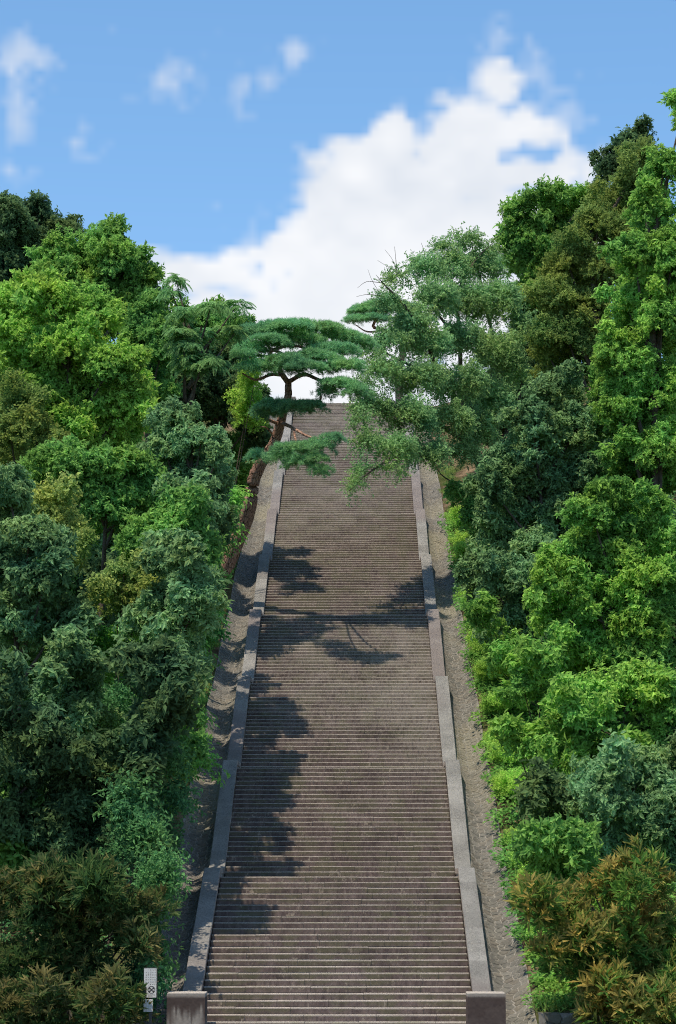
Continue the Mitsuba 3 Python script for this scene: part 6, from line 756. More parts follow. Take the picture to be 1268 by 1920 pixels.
    ('evergreen_tree', 'mid_green', 'shaded evergreen tree of the wood behind the front row on the left bank', (-8.44, 110.80), [], [(-8.03, 109.97, 21.13, 1.62, 1.54, 1.46), (-9.30, 111.19, 21.60, 1.50, 1.42, 1.35), (-9.26, 110.36, 22.30, 1.38, 1.31, 1.24), (-7.97, 111.02, 22.66, 1.28, 1.21, 1.15), (-8.54, 110.20, 23.34, 1.16, 1.10, 1.04), (-8.15, 110.84, 23.99, 0.90, 0.86, 0.81), (-8.47, 111.06, 23.95, 1.08, 1.03, 0.97)], 'wood on the left bank'),
    ('evergreen_tree', 'dark_evergreen', 'shaded evergreen tree of the wood behind the front row on the left bank', (-12.45, 111.15), [], [(-11.79, 111.21, 22.10, 1.56, 1.48, 1.40), (-12.39, 110.56, 22.51, 1.33, 1.26, 1.19), (-12.18, 111.17, 23.05, 1.23, 1.17, 1.11), (-12.82, 110.44, 23.56, 0.98, 0.93, 0.88), (-13.03, 111.34, 23.64, 0.96, 0.91, 0.86), (-12.19, 111.52, 24.40, 1.05, 1.00, 0.95), (-12.33, 111.13, 24.92, 0.85, 0.80, 0.76)], 'wood on the left bank'),
    ('evergreen_tree', 'dark_evergreen', 'shaded evergreen tree of the wood behind the front row on the right bank', (9.99, 67.69), [], [(9.10, 67.84, 5.56, 1.23, 1.17, 1.10), (10.49, 68.40, 5.80, 1.24, 1.18, 1.12), (10.22, 67.61, 6.04, 1.37, 1.30, 1.23), (10.50, 68.10, 6.42, 1.34, 1.28, 1.21), (10.06, 67.98, 6.48, 1.10, 1.04, 0.99), (10.10, 67.81, 6.86, 1.01, 0.96, 0.91), (10.15, 67.52, 7.16, 1.04, 0.98, 0.93)], 'wood on the right bank'),
    ('evergreen_tree', 'mid_green', 'shaded evergreen tree of the wood behind the front row on the right bank', (12.57, 65.62), [], [(12.15, 65.26, 5.12, 1.51, 1.43, 1.36), (12.51, 65.91, 5.55, 1.19, 1.14, 1.08), (12.74, 65.96, 5.95, 1.08, 1.02, 0.97), (12.19, 65.63, 6.39, 1.09, 1.04, 0.99), (12.65, 66.09, 6.83, 1.12, 1.07, 1.01), (12.30, 65.31, 7.38, 1.07, 1.01, 0.96), (12.97, 65.81, 7.77, 1.03, 0.98, 0.92)], 'wood on the right bank'),
    ('evergreen_tree', 'dark_evergreen', 'shaded evergreen tree of the wood behind the front row on the right bank', (9.51, 72.35), [], [(9.12, 71.69, 6.80, 1.41, 1.34, 1.27), (9.94, 72.32, 7.11, 1.30, 1.24, 1.17), (9.53, 71.61, 7.37, 1.38, 1.31, 1.24), (9.19, 73.07, 7.81, 1.28, 1.21, 1.15), (9.54, 72.87, 7.92, 1.07, 1.02, 0.97), (9.49, 72.08, 8.23, 1.17, 1.11, 1.05), (9.28, 72.34, 8.86, 1.00, 0.95, 0.90)], 'wood on the right bank'),
    ('evergreen_tree', 'mid_green', 'shaded evergreen tree of the wood behind the front row on the right bank', (13.41, 72.17), [], [(13.56, 72.45, 7.49, 1.26, 1.19, 1.13), (13.09, 72.10, 7.74, 1.36, 1.29, 1.23), (14.04, 72.47, 8.07, 1.27, 1.20, 1.14), (14.07, 72.08, 8.42, 1.15, 1.09, 1.04), (13.37, 71.79, 8.62, 1.30, 1.24, 1.17), (13.47, 72.60, 8.94, 0.90, 0.85, 0.81), (13.54, 71.98, 9.32, 0.85, 0.81, 0.77)], 'wood on the right bank'),
    ('evergreen_tree', 'mid_green', 'shaded evergreen tree of the wood behind the front row on the right bank', (10.06, 79.07), [], [(9.59, 79.50, 9.07, 1.70, 1.61, 1.53), (10.40, 78.77, 9.41, 1.18, 1.12, 1.07), (10.42, 79.74, 9.78, 1.11, 1.05, 1.00), (9.71, 78.85, 10.19, 1.28, 1.22, 1.15), (10.07, 78.64, 10.61, 0.99, 0.94, 0.89), (9.87, 78.99, 11.11, 1.09, 1.04, 0.98), (10.29, 78.96, 11.10, 0.93, 0.88, 0.84)], 'wood on the right bank'),
    ('evergreen_tree', 'gloss', 'shaded evergreen tree of the wood behind the front row on the right bank', (13.28, 80.21), [], [(12.84, 79.95, 10.37, 1.27, 1.21, 1.15), (13.37, 79.93, 10.79, 1.50, 1.42, 1.35), (12.67, 79.66, 11.14, 1.15, 1.10, 1.04), (12.97, 79.74, 11.50, 1.25, 1.19, 1.12), (12.95, 80.16, 11.79, 0.99, 0.94, 0.89), (13.17, 80.36, 12.16, 0.91, 0.87, 0.82), (13.52, 80.41, 12.53, 0.93, 0.88, 0.83)], 'wood on the right bank'),
    ('evergreen_tree', 'dark_evergreen', 'shaded evergreen tree of the wood behind the front row on the right bank', (10.28, 85.42), [], [(9.57, 84.76, 12.20, 1.20, 1.14, 1.08), (10.72, 84.97, 12.54, 1.13, 1.07, 1.01), (10.72, 85.56, 13.01, 1.11, 1.06, 1.00), (10.25, 84.88, 13.28, 1.25, 1.18, 1.12), (10.35, 85.61, 13.65, 1.08, 1.03, 0.97), (10.37, 85.07, 14.26, 1.07, 1.02, 0.96), (10.16, 85.39, 14.48, 0.79, 0.75, 0.71)], 'wood on the right bank'),
    ('evergreen_tree', 'mid_green', 'shaded evergreen tree of the wood behind the front row on the right bank', (13.52, 86.18), [], [(13.09, 86.14, 13.20, 1.54, 1.46, 1.39), (12.56, 86.53, 13.39, 1.32, 1.25, 1.18), (13.02, 86.92, 13.57, 1.28, 1.22, 1.15), (13.57, 85.42, 13.74, 1.22, 1.16, 1.10), (13.40, 85.94, 13.93, 1.18, 1.12, 1.06), (13.69, 86.05, 14.10, 1.16, 1.10, 1.04), (13.74, 86.39, 14.36, 0.95, 0.90, 0.86)], 'wood on the right bank'),
    ('evergreen_tree', 'gloss', 'shaded evergreen tree of the wood behind the front row on the right bank', (10.08, 93.39), [], [(9.15, 93.11, 15.03, 1.63, 1.54, 1.46), (9.57, 94.19, 15.31, 1.27, 1.21, 1.15), (10.33, 92.78, 15.48, 1.11, 1.06, 1.00), (10.35, 93.36, 15.68, 0.97, 0.92, 0.87), (10.04, 92.73, 15.96, 0.91, 0.87, 0.82), (10.22, 93.66, 16.27, 0.96, 0.91, 0.86), (9.92, 93.54, 16.69, 1.04, 0.98, 0.93)], 'wood on the right bank'),
    ('evergreen_tree', 'mid_green', 'shaded evergreen tree of the wood behind the front row on the right bank', (12.74, 92.68), [], [(13.19, 92.89, 15.24, 1.55, 1.47, 1.39), (12.68, 93.42, 15.51, 1.44, 1.37, 1.30), (12.42, 92.61, 15.85, 1.35, 1.28, 1.22), (13.00, 91.98, 15.96, 1.36, 1.29, 1.22), (13.02, 92.65, 16.37, 1.11, 1.05, 1.00), (13.25, 92.68, 16.78, 1.04, 0.99, 0.93), (12.86, 92.66, 16.73, 0.81, 0.77, 0.73)], 'wood on the right bank'),
    ('evergreen_tree', 'dark_evergreen', 'shaded evergreen tree of the wood behind the front row on the right bank', (9.88, 99.11), [], [(10.74, 99.29, 16.82, 1.57, 1.49, 1.41), (9.49, 99.09, 17.11, 1.41, 1.34, 1.27), (10.54, 99.25, 17.48, 1.44, 1.37, 1.30), (9.72, 99.30, 17.69, 1.21, 1.15, 1.09), (9.47, 99.40, 18.12, 1.21, 1.15, 1.09), (9.85, 99.33, 18.15, 1.05, 0.99, 0.94), (9.89, 99.28, 18.78, 0.99, 0.94, 0.89)], 'wood on the right bank'),
    ('evergreen_tree', 'gloss', 'shaded evergreen tree of the wood behind the front row on the right bank', (12.43, 100.38), [], [(12.12, 99.56, 17.92, 1.69, 1.61, 1.52), (12.87, 100.46, 18.15, 1.50, 1.43, 1.35), (12.91, 99.94, 18.44, 1.39, 1.33, 1.26), (11.82, 100.85, 18.73, 1.12, 1.06, 1.00), (11.86, 100.80, 18.96, 0.89, 0.85, 0.80), (12.08, 100.55, 19.03, 1.17, 1.11, 1.05), (12.75, 100.06, 19.31, 0.97, 0.92, 0.88)], 'wood on the right bank'),
    ('evergreen_tree', 'mid_green', 'shaded evergreen tree of the wood behind the front row on the right bank', (9.98, 106.33), [], [(9.84, 107.37, 19.41, 1.16, 1.10, 1.04), (9.79, 105.46, 19.78, 1.54, 1.46, 1.38), (10.08, 106.76, 20.15, 1.04, 0.98, 0.93), (9.85, 106.74, 20.66, 1.15, 1.10, 1.04), (10.15, 105.71, 20.82, 0.97, 0.93, 0.88), (10.48, 106.28, 21.16, 1.10, 1.05, 0.99), (9.98, 106.07, 21.81, 0.83, 0.79, 0.75)], 'wood on the right bank'),
    ('evergreen_tree', 'gloss', 'shaded evergreen tree of the wood behind the front row on the right bank', (13.26, 107.41), [], [(12.67, 106.76, 20.52, 1.53, 1.46, 1.38), (13.02, 106.59, 20.90, 1.36, 1.29, 1.23), (13.32, 107.78, 21.33, 1.41, 1.34, 1.27), (12.71, 107.95, 21.57, 1.10, 1.04, 0.99), (13.62, 107.55, 22.04, 1.06, 1.00, 0.95), (13.07, 107.40, 22.57, 1.04, 0.99, 0.94), (13.52, 107.61, 22.82, 0.79, 0.75, 0.71)], 'wood on the right bank'),
    ('evergreen_tree', 'mid_green', 'shaded evergreen tree of the wood behind the front row on the right bank', (9.12, 113.23), [], [(8.78, 112.99, 22.40, 1.22, 1.16, 1.10), (9.30, 114.16, 22.67, 1.19, 1.13, 1.07), (8.33, 112.69, 22.95, 1.25, 1.19, 1.12), (9.33, 113.18, 23.20, 1.04, 0.99, 0.94), (8.83, 113.69, 23.43, 1.08, 1.03, 0.97), (9.24, 112.79, 23.87, 1.08, 1.03, 0.98), (8.93, 113.02, 23.86, 0.90, 0.86, 0.81)], 'wood on the right bank'),
    ('evergreen_tree', 'gloss', 'shaded evergreen tree of the wood behind the front row on the right bank', (12.65, 113.11), [], [(11.83, 113.11, 23.05, 1.49, 1.42, 1.34), (11.93, 113.58, 23.39, 1.27, 1.21, 1.14), (12.58, 112.34, 23.78, 1.24, 1.18, 1.12), (11.92, 113.23, 24.08, 1.39, 1.32, 1.25), (12.19, 113.44, 24.43, 1.11, 1.06, 1.00), (12.69, 112.69, 24.89, 0.90, 0.86, 0.81), (12.91, 113.43, 25.16, 0.81, 0.77, 0.73)], 'wood on the right bank'),
    ('hedge_shrub', 'azalea', 'clipped azalea right of the stairs: lowest bush, beside the red-brown bush', (5.60, 61.00), [(5.29, 61.00, 1.04, 0.50, 0.80, 0.42)], [], 'clipped azaleas along the gutters'),
    ('hedge_shrub', 'azalea', 'clipped azalea right of the stairs: second bush from the bottom', (5.60, 63.20), [(5.37, 63.20, 2.13, 0.60, 1.00, 0.48)], [], 'clipped azaleas along the gutters'),
    ('hedge_shrub', 'azalea', 'clipped azalea right of the stairs: third bush, wide and open-stemmed', (5.66, 66.00), [(5.66, 66.00, 3.55, 0.95, 1.00, 0.55)], [], 'clipped azaleas along the gutters'),
    ('hedge_shrub', 'azalea', 'clipped azalea right of the stairs: small fourth bush from the bottom', (5.60, 68.60), [(5.29, 68.60, 4.21, 0.50, 0.80, 0.42)], [], 'clipped azaleas along the gutters'),
    ('hedge_shrub', 'azalea', 'clipped azalea right of the stairs: fifth bush from the bottom, left of the dark camellia', (5.60, 70.80), [(5.37, 70.80, 4.81, 0.60, 1.00, 0.45)], [], 'clipped azaleas along the gutters'),
    ('hedge_shrub', 'azalea', 'clipped azalea right of the stairs: sixth bush from the bottom, with paler tips', (5.60, 74.60), [(5.45, 74.60, 6.59, 0.70, 1.20, 0.45)], [], 'clipped azaleas along the gutters'),
    ('hedge_shrub', 'azalea', 'clipped azalea right of the stairs: seventh bush from the bottom, yellowest', (5.60, 77.20), [(5.58, 77.20, 7.78, 0.85, 1.40, 0.50)], [], 'clipped azaleas along the gutters'),
    ('hedge_shrub', 'azalea', 'clipped azalea right of the stairs: eighth bush from the bottom, beside the bare soil', (5.62, 80.00), [(5.62, 80.00, 8.36, 0.90, 1.40, 0.52)], [], 'clipped azaleas along the gutters'),
    ('hedge_shrub', 'azalea', 'clipped azalea right of the stairs: ninth bush from the bottom', (5.60, 82.90), [(5.58, 82.90, 9.69, 0.85, 1.40, 0.50)], [], 'clipped azaleas along the gutters'),
    ('hedge_shrub', 'azalea', 'clipped azalea right of the stairs: tenth bush from the bottom', (5.60, 86.00), [(5.45, 86.00, 11.12, 0.70, 1.40, 0.52)], [], 'clipped azaleas along the gutters'),
    ('hedge_shrub', 'azalea', 'clipped azalea right of the stairs: square-topped eleventh bush, standing proud of the row', (5.62, 90.60), [(5.62, 90.60, 12.54, 0.90, 1.20, 0.62)], [], 'clipped azaleas along the gutters'),
    ('hedge_shrub', 'azalea', 'clipped azalea right of the stairs: twelfth bush from the bottom', (5.60, 94.60), [(5.37, 94.60, 14.27, 0.60, 1.30, 0.52)], [], 'clipped azaleas along the gutters'),
    ('hedge_shrub', 'azalea', 'clipped azalea right of the stairs: thirteenth bush from the bottom', (5.60, 97.80), [(5.50, 97.80, 14.95, 0.75, 1.20, 0.52)], [], 'clipped azaleas along the gutters'),
    ('hedge_shrub', 'azalea', 'clipped azalea right of the stairs: fourteenth bush from the bottom', (5.60, 101.00), [(5.45, 101.00, 16.43, 0.70, 1.40, 0.52)], [], 'clipped azaleas along the gutters'),
    ('hedge_shrub', 'azalea', 'clipped azalea right of the stairs: fifteenth bush from the bottom', (5.60, 104.20), [(5.37, 104.20, 17.90, 0.60, 1.40, 0.52)], [], 'clipped azaleas along the gutters'),
    ('hedge_shrub', 'azalea', 'clipped azalea right of the stairs: sixteenth bush from the bottom, under the cherry', (5.60, 107.50), [(5.37, 107.50, 18.60, 0.60, 1.50, 0.52)], [], 'clipped azaleas along the gutters'),
    ('hedge_shrub', 'azalea', 'clipped azalea right of the stairs: highest bush, under the cherry boughs', (5.60, 111.30), [(5.37, 111.30, 20.37, 0.60, 1.70, 0.52)], [], 'clipped azaleas along the gutters'),
    ('hedge_shrub', 'azalea_dark', 'clipped azalea left of the stairs: lowest of the row, beside the brown bush', (-5.60, 60.60), [(-5.25, 60.60, 0.73, 0.45, 0.80, 0.40)], [], 'clipped azaleas along the gutters'),
    ('hedge_shrub', 'azalea_dark', 'clipped azalea left of the stairs: second of the row, in shade', (-5.60, 63.60), [(-5.29, 63.60, 2.25, 0.50, 0.90, 0.42)], [], 'clipped azaleas along the gutters'),
    ('hedge_shrub', 'azalea_dark', 'clipped azalea left of the stairs: third of the row, in shade', (-5.60, 67.00), [(-5.25, 67.00, 3.81, 0.45, 0.90, 0.40)], [], 'clipped azaleas along the gutters'),
    ('hedge_shrub', 'azalea_dark', 'clipped azalea left of the stairs: fourth of the row, under the maple', (-5.60, 70.00), [(-5.29, 70.00, 4.40, 0.50, 0.90, 0.42)], [], 'clipped azaleas along the gutters'),
    ('hedge_shrub', 'azalea_dark', 'clipped azalea left of the stairs: bright block-shaped bush low in the row', (-5.60, 83.50), [(-5.29, 83.50, 9.95, 0.50, 1.20, 0.55)], [], 'clipped azaleas along the gutters'),
    ('hedge_shrub', 'azalea_dark', 'clipped azalea left of the stairs: taller shaded bush next to the pine foot', (-5.60, 88.00), [(-5.29, 88.00, 11.17, 0.50, 1.20, 0.50)], [], 'clipped azaleas along the gutters'),
    ('hedge_shrub', 'azalea_dark', 'clipped azalea left of the stairs: bush just below the pine foot', (-5.60, 91.50), [(-5.29, 91.50, 12.79, 0.50, 0.90, 0.50)], [], 'clipped azaleas along the gutters'),
    ('hedge_shrub', 'azalea_dark', 'clipped azalea left of the stairs: bush under the leaning pine trunk', (-5.60, 95.00), [(-5.25, 95.00, 14.38, 0.45, 0.90, 0.45)], [], 'clipped azaleas along the gutters'),
    ('hedge_shrub', 'azalea_dark', 'clipped azalea left of the stairs: small lower bush', (-5.60, 79.00), [(-5.21, 79.00, 7.66, 0.40, 0.80, 0.45)], [], 'clipped azaleas along the gutters'),
    ('hedge_shrub', 'azalea_dark', 'clipped azalea left of the stairs: bush beside the maple', (-5.60, 73.00), [(-5.25, 73.00, 5.77, 0.45, 0.90, 0.40)], [], 'clipped azaleas along the gutters'),
    ('hedge_shrub', 'azalea_dark', 'clipped azalea left of the stairs: bush above the pine foot', (-5.60, 103.00), [(-5.29, 103.00, 17.31, 0.50, 1.20, 0.50)], [], 'clipped azaleas along the gutters'),
    ('hedge_shrub', 'azalea_dark', 'clipped azalea left of the stairs: highest bush in the row', (-5.60, 107.00), [(-5.29, 107.00, 18.33, 0.50, 1.20, 0.50)], [], 'clipped azaleas along the gutters'),
]
for name, species, label, base, lobes, back, group in TREES:
    key = numbered(name); rg = np.random.default_rng(sum(map(ord, label)))
    cat_ = {'hedge_shrub': 'shrub', 'shrub': 'shrub', 'evergreen_tree': 'tree', 'broadleaf_tree': 'tree', 'feather_leaf_tree': 'tree', 'maple_tree': 'tree'}[name]
    tag(key, label, cat_, group)
    L = np.array(lobes or back); ctr = L[:, :3].mean(0); topz = L[:, 2].max() if name != 'feather_leaf_tree' else L[:, 2].mean() - .6
    bx, by = base; bz = float(ground_z(bx, by)) - .15
    if name in ('hedge_shrub', 'shrub'):
        ms = [limb_mesh([(bx + rg.normal(0, .06), by + rg.normal(0, .06), bz), ((bx + l[0]) / 2, (by + l[1]) / 2, bz + .45 * (l[2] - bz)), l[:3]], .035, .012, 3 + q_, 3, 5) for q_, l in enumerate(lobes or back)]
        add(f'{key}__stem', cat(ms), 'mat_bark', smooth=True)
    else:
        hgt = topz - bz; rad = max(.09, min(.34, hgt * .017))
        low = L[:, 2].min()
        fork = np.array([bx + .5 * (ctr[0] - bx), by + .5 * (ctr[1] - by), bz + max(.8, .55 * (low - bz))])
        head = np.array([ctr[0], ctr[1], .5 * (ctr[2] + topz)])
        tr = [limb_mesh([(bx, by, bz), (bx + .35 * (fork[0] - bx) + rg.normal(0, .08), by + .3 * (fork[1] - by), bz + .5 * (fork[2] - bz)), fork, .5 * (fork + head) + rg.normal(0, .12, 3), head], rad, rad * .22, 9)]
        add(f'{key}__trunk', cat(tr), 'mat_bark', smooth=True)
        for q_, l in enumerate(lobes or back[::2]):
            e = np.array(l[:3]); s0 = fork + (head - fork) * np.clip((e[2] - fork[2]) / max(head[2] - fork[2], .3) - .35, 0, .85)
            add(f'{key}__branch' + (f'_{q_:03d}' if q_ else ''), limb_mesh([s0, .5 * (s0 + e) + [0, 0, -.12], e], rad * .42, .018, q_ + 20, 4, 6), 'mat_bark', smooth=True)
    n_ = crown(key, species, lobes, rg)
    crown(key, species, back, rg, coarse=True, at=n_)

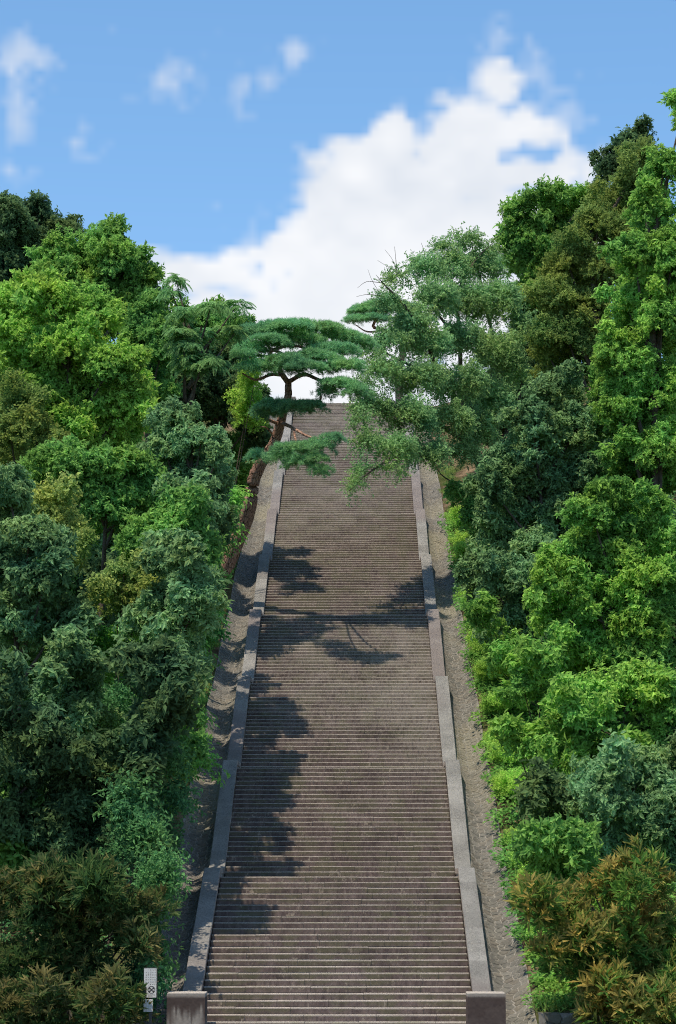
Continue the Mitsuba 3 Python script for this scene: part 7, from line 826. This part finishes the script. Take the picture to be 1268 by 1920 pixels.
# ------------------------------------------------------------------ pines and the cherry: limbs set by hand
HAND = [
    ('pine_tree', 'pine', 'big red-trunked pine leaning out over the left side of the stairs', 'mat_red_bark',
     [([(-5.56, 98.60, 15.09), (-5.04, 98.30, 16.16), (-4.61, 98.00, 17.12), (-4.16, 97.60, 18.07), (-3.85, 97.00, 18.97), (-3.71, 96.60, 19.79), (-3.39, 96.20, 20.43), (-2.89, 95.70, 21.07), (-2.60, 95.20, 21.79), (-2.44, 94.80, 22.33), (-2.26, 94.50, 22.81), (-2.23, 94.20, 23.34)], 0.38, 0.13), ([(-2.23, 94.20, 23.34), (-2.50, 94.00, 23.69), (-2.71, 93.80, 24.04), (-2.96, 93.60, 24.30), (-2.83, 93.40, 24.52), (-2.44, 93.20, 24.30)], 0.12, 0.07), ([(-2.46, 94.10, 23.65), (-2.91, 93.40, 23.52), (-3.48, 92.80, 23.18), (-3.98, 92.20, 23.31)], 0.09, 0.03), ([(-2.23, 94.20, 23.38), (-1.60, 93.60, 23.56), (-0.99, 93.00, 23.22), (-0.10, 92.40, 22.88), (0.49, 92.00, 22.52)], 0.1, 0.03), ([(-2.83, 93.40, 24.43), (-3.08, 93.20, 24.82), (-2.65, 93.00, 25.17)], 0.07, 0.03), ([(-2.83, 93.40, 24.52), (-2.08, 93.80, 24.78), (-0.97, 94.20, 24.72), (0.32, 94.50, 25.11)], 0.07, 0.025), ([(-2.98, 93.60, 24.30), (-3.60, 93.00, 24.17), (-4.14, 92.50, 23.72)], 0.06, 0.02), ([(-2.40, 94.80, 22.43), (-1.82, 94.00, 22.56), (-0.99, 93.00, 22.36), (-0.90, 92.60, 22.64)], 0.08, 0.03), ([(-2.64, 95.20, 21.85), (-3.12, 94.60, 21.96), (-3.48, 94.00, 22.13)], 0.08, 0.03), ([(-2.56, 95.20, 21.92), (-2.04, 93.00, 21.29), (-1.42, 90.50, 20.50), (-0.89, 89.20, 20.12), (-0.32, 88.60, 19.96)], 0.08, 0.02), ([(-2.81, 95.60, 21.38), (-3.13, 95.00, 21.66), (-3.37, 94.40, 21.60)], 0.05, 0.02), ([(-2.00, 92.80, 21.23), (-1.77, 90.60, 20.14), (-1.29, 89.00, 19.10), (-0.64, 88.40, 18.71)], 0.05, 0.02)],
     [(-3.39, 93.00, 25.10, 0.99, 0.75, 0.35), (-2.21, 92.60, 25.29, 1.07, 0.80, 0.35), (-0.97, 94.00, 25.48, 1.00, 0.75, 0.36), (-1.82, 93.80, 24.96, 1.15, 0.86, 0.38), (-0.12, 94.60, 25.24, 1.01, 0.76, 0.38), (0.66, 94.80, 25.07, 0.72, 0.54, 0.34), (-3.68, 92.40, 24.32, 0.74, 0.56, 0.29), (-2.93, 92.00, 24.55, 0.82, 0.61, 0.31), (-0.53, 93.50, 24.45, 1.15, 0.86, 0.35), (-1.16, 92.60, 23.99, 1.03, 0.77, 0.29), (-2.30, 92.00, 23.74, 0.86, 0.65, 0.27), (-3.45, 92.20, 23.52, 0.78, 0.59, 0.27), (-3.96, 91.80, 23.91, 0.49, 0.37, 0.22), (-1.77, 91.80, 23.44, 0.98, 0.74, 0.27), (-0.10, 92.40, 23.56, 0.95, 0.71, 0.31), (-0.10, 92.00, 22.73, 0.86, 0.65, 0.31), (0.53, 91.60, 22.37, 0.61, 0.46, 0.24), (-0.84, 92.40, 22.54, 0.45, 0.35, 0.21), (-2.75, 93.20, 22.14, 0.87, 0.65, 0.25), (-1.79, 92.80, 22.02, 0.83, 0.62, 0.23), (-1.15, 92.40, 21.98, 0.53, 0.40, 0.19), (-3.09, 93.80, 22.02, 0.63, 0.47, 0.23), (-1.93, 89.00, 19.65, 0.79, 0.59, 0.36), (-1.08, 88.60, 19.72, 0.67, 0.50, 0.34), (-0.38, 88.60, 19.96, 0.51, 0.38, 0.18), (-1.68, 88.80, 19.11, 0.71, 0.53, 0.28), (-0.98, 88.40, 19.20, 0.55, 0.41, 0.22), (-0.88, 88.40, 18.71, 0.47, 0.35, 0.16), (-2.32, 90.00, 19.56, 0.72, 0.54, 0.30), (-3.37, 93.00, 20.09, 0.54, 0.40, 0.37), (-3.66, 92.00, 23.48, 0.41, 0.35, 0.20)],
     []),
    ('pine_tree', 'pine', 'second pine on the skyline behind the top of the stairs, half hidden by the cherry', 'mat_red_bark',
     [([(3.38, 152.00, 34.05), (3.25, 152.00, 35.98), (3.53, 152.00, 37.57), (3.14, 151.50, 38.34), (2.28, 151.00, 38.65)], 0.3, 0.1), ([(2.28, 151.00, 38.65), (1.59, 150.50, 38.75), (1.99, 150.00, 39.33), (2.61, 150.00, 39.75)], 0.12, 0.06), ([(2.28, 151.00, 38.65), (1.24, 150.00, 38.28), (0.39, 149.50, 38.66)], 0.08, 0.03), ([(3.14, 151.50, 38.34), (4.17, 151.00, 38.86), (5.03, 151.00, 39.28)], 0.09, 0.04)],
     [(1.24, 150.00, 39.68, 1.34, 1.00, 0.43), (2.44, 150.00, 40.03, 1.40, 1.05, 0.40), (0.49, 149.50, 38.94, 0.80, 0.60, 0.30), (3.65, 150.50, 39.87, 1.14, 0.85, 0.40), (1.58, 149.60, 39.03, 1.13, 0.85, 0.30), (2.77, 149.60, 37.56, 0.93, 0.70, 0.30), (4.69, 151.00, 39.28, 1.01, 0.76, 0.40)],
     []),
    ('cherry_tree', 'cherry', 'wide cherry tree with fine grey-green leaves reaching over the stairs from the right', 'mat_bark',
     [([(6.96, 108.00, 19.58), (6.71, 107.50, 20.85), (6.21, 107.00, 22.00), (5.68, 106.00, 23.04)], 0.36, 0.2), ([(5.68, 106.00, 23.04), (5.01, 104.00, 24.36), (4.01, 102.00, 25.61), (3.30, 101.00, 27.04), (2.41, 100.00, 28.10), (1.72, 99.50, 28.68), (1.33, 99.00, 29.02)], 0.15, 0.006), ([(5.57, 106.00, 23.29), (5.23, 106.00, 25.73), (5.17, 106.00, 28.19), (4.90, 106.00, 30.18), (4.62, 106.00, 32.30)], 0.15, 0.02), ([(5.80, 106.00, 22.92), (6.60, 107.00, 25.44), (6.80, 108.00, 28.15), (6.22, 108.00, 31.18), (5.74, 108.00, 33.21)], 0.15, 0.02), ([(5.68, 106.00, 22.92), (4.24, 102.50, 23.11), (2.80, 100.00, 23.22), (1.31, 98.50, 23.50), (0.42, 98.00, 24.08)], 0.14, 0.02), ([(5.82, 106.50, 22.64), (4.22, 102.00, 21.85), (2.54, 99.00, 21.32), (1.19, 97.60, 20.40), (0.20, 97.00, 19.41)], 0.13, 0.015), ([(6.21, 107.00, 22.00), (7.12, 106.00, 23.28), (7.87, 106.00, 25.24), (8.08, 107.00, 27.92)], 0.12, 0.02), ([(4.51, 103.00, 25.11), (3.06, 101.00, 25.40), (1.67, 100.00, 25.89), (0.76, 99.50, 26.24)], 0.09, 0.015), ([(5.17, 106.00, 27.70), (3.65, 105.00, 29.44), (2.93, 104.50, 30.79)], 0.08, 0.012), ([(4.89, 106.00, 29.68), (5.93, 107.00, 31.68), (6.82, 107.50, 32.70)], 0.07, 0.012), ([(6.20, 107.00, 21.95), (5.50, 105.00, 21.06), (4.75, 104.00, 20.89), (4.37, 103.40, 20.32)], 0.09, 0.03), ([(4.75, 104.00, 20.89), (4.20, 103.00, 21.08), (3.88, 102.50, 21.47)], 0.04, 0.012)],
     [(2.84, 101.00, 27.28, 1.12, 1.07, 1.01), (1.68, 100.00, 28.22, 0.85, 0.76, 0.67), (2.27, 101.00, 29.41, 0.76, 0.67, 0.58), (4.06, 103.00, 28.95, 1.15, 1.10, 1.05), (3.63, 104.00, 30.66, 1.07, 0.95, 0.83), (4.90, 106.00, 31.17, 1.09, 1.01, 0.94), (6.35, 108.00, 31.69, 1.11, 1.08, 1.06), (5.71, 107.50, 32.82, 0.96, 0.77, 0.57), (4.42, 106.00, 32.05, 0.85, 0.71, 0.57), (6.72, 108.00, 32.45, 0.58, 0.63, 0.67), (5.62, 106.00, 29.43, 1.32, 1.25, 1.18), (7.13, 107.00, 29.67, 1.10, 1.22, 1.33), (3.54, 101.50, 26.69, 1.31, 1.18, 1.04), (1.90, 100.00, 26.35, 0.98, 0.89, 0.80), (5.27, 104.00, 27.25, 1.39, 1.27, 1.16), (7.04, 106.00, 27.20, 1.23, 1.27, 1.32), (0.98, 99.30, 25.73, 0.75, 0.66, 0.57), (1.66, 99.40, 24.83, 1.11, 0.95, 0.80), (3.27, 100.40, 24.81, 1.34, 1.18, 1.03), (4.95, 102.50, 25.01, 1.37, 1.26, 1.14), (6.72, 105.00, 24.79, 1.17, 1.17, 1.17), (0.75, 98.40, 24.16, 0.70, 0.64, 0.57), (1.20, 98.80, 23.22, 1.14, 0.95, 0.75), (2.78, 99.50, 23.01, 1.33, 1.13, 0.93), (4.44, 101.50, 23.16, 1.31, 1.15, 0.99), (5.97, 104.50, 23.25, 1.07, 1.05, 1.02), (0.53, 98.00, 22.50, 0.70, 0.59, 0.48), (0.97, 97.80, 21.56, 0.87, 0.72, 0.57), (2.08, 98.40, 21.44, 1.14, 0.94, 0.74), (3.46, 99.80, 21.46, 1.16, 0.96, 0.76), (4.91, 102.00, 21.85, 1.04, 0.86, 0.68), (0.97, 97.60, 20.40, 0.74, 0.59, 0.43), (0.42, 97.20, 19.67, 0.48, 0.41, 0.35), (2.07, 98.00, 20.47, 0.74, 0.57, 0.39), (8.09, 107.00, 28.42, 0.71, 0.88, 1.05), (7.76, 106.00, 26.22, 0.80, 0.92, 1.04)],
     [[(1.68, 100.00, 28.22), (1.22, 99.50, 28.80), (0.99, 99.20, 29.30)], [(2.27, 101.00, 29.41), (2.10, 100.60, 30.02), (1.73, 100.40, 30.49)], [(2.27, 101.00, 29.53), (2.20, 101.00, 30.36), (2.16, 101.00, 30.79)], [(1.56, 99.60, 28.82), (0.94, 99.20, 28.77), (0.54, 99.00, 28.44)], [(1.68, 100.00, 28.34), (0.99, 99.40, 28.26), (0.49, 99.00, 28.07)], [(4.62, 106.00, 32.17), (4.91, 106.00, 32.67), (5.06, 106.00, 32.97)], [(5.74, 108.00, 33.16), (5.94, 108.00, 33.47), (6.07, 108.00, 33.67)], [(3.63, 104.00, 30.66), (3.52, 104.00, 31.39), (3.40, 104.00, 31.76)], [(2.62, 101.00, 29.41), (2.04, 101.00, 29.77), (1.41, 100.60, 30.07)], [(6.73, 108.00, 32.83), (7.10, 108.00, 33.16), (7.35, 108.00, 33.42)]]),
]
for name, species, label, bark, limbs, pads, twigs in HAND:
    key = numbered(name); tag(key, label, 'tree'); rg = np.random.default_rng(sum(map(ord, label)))
    for q_, (pts, r0, r1) in enumerate(limbs):
        pts = [list(p) for p in pts]
        if q_ == 0: pts[0][2] = min(pts[0][2], float(ground_z(pts[0][0], pts[0][1])) - .2)
        add(f'{key}__' + ('trunk' if q_ == 0 else 'branch' + (f'_{q_ - 1:03d}' if q_ > 1 else '')), limb_mesh(pts, r0, r1, q_, 5, 10 if q_ == 0 else 7), bark, smooth=True)
    if twigs: add(f'{key}__twigs', cat([limb_mesh(p, .016, .006, k, 3, 4) for k, p in enumerate(twigs)]), bark, smooth=True)
    crown(key, species, pads, rg)

# ------------------------------------------------------------------ ground cover
def cover(key, label, species, kind, boxes, per, scale, seed):
    rg = np.random.default_rng(seed); P = []
    for x0, x1, y0, y1 in boxes:
        n = int((x1 - x0) * (y1 - y0) * per); P.append(np.c_[rg.uniform(x0, x1, n), rg.uniform(y0, y1, n)])
    P = np.vstack(P); keep = meshkit.fbm(np.c_[P * .7, P[:, :1] * 0], 3, seed=seed) > .36
    P = P[keep]; Z = ground_z(P[:, 0], P[:, 1]); P = np.c_[P, Z - .02]
    put_clumps(key, kind, species, P, np.tile([0, -.3, .95], (len(P), 1)), scale, rg, tilt=.5)
    tag(key, label, kind='stuff')
cover('undergrowth', 'dark leafy undergrowth on the left bank beneath the trees', 'fern', 'weed', [(-16, -5.15, 58.8, 118), (-30, -16, 70, 125)], 2.0, 1.25, 3)
cover('undergrowth_001', 'shaded leafy undergrowth on the right bank beneath the trees', 'fern', 'weed', [(7.5, 18, 58.8, 118), (18, 34, 70, 125)], 2.0, 1.25, 4)
cover('weed_patch', 'bright green weeds and vines behind the clipped hedge on the right', 'weed', 'weed', [(5.2, 9.0, 58.8, 76), (5.6, 8.2, 76, 90), (4.9, 5.7, 59, 114)], 8.0, 1.1, 5)
cover('grass', 'sunny green grass on top of the low wall at lower right', 'grass', 'grass', [(5.1, 11, 58.7, 60.6)], 9.0, 1.0, 6)
cover('grass_001', 'tufts of grass along the upper gutters', 'grass', 'grass', [(4.95, 5.5, 84, 128), (-5.5, -4.95, 84, 128)], 4.0, .8, 7)
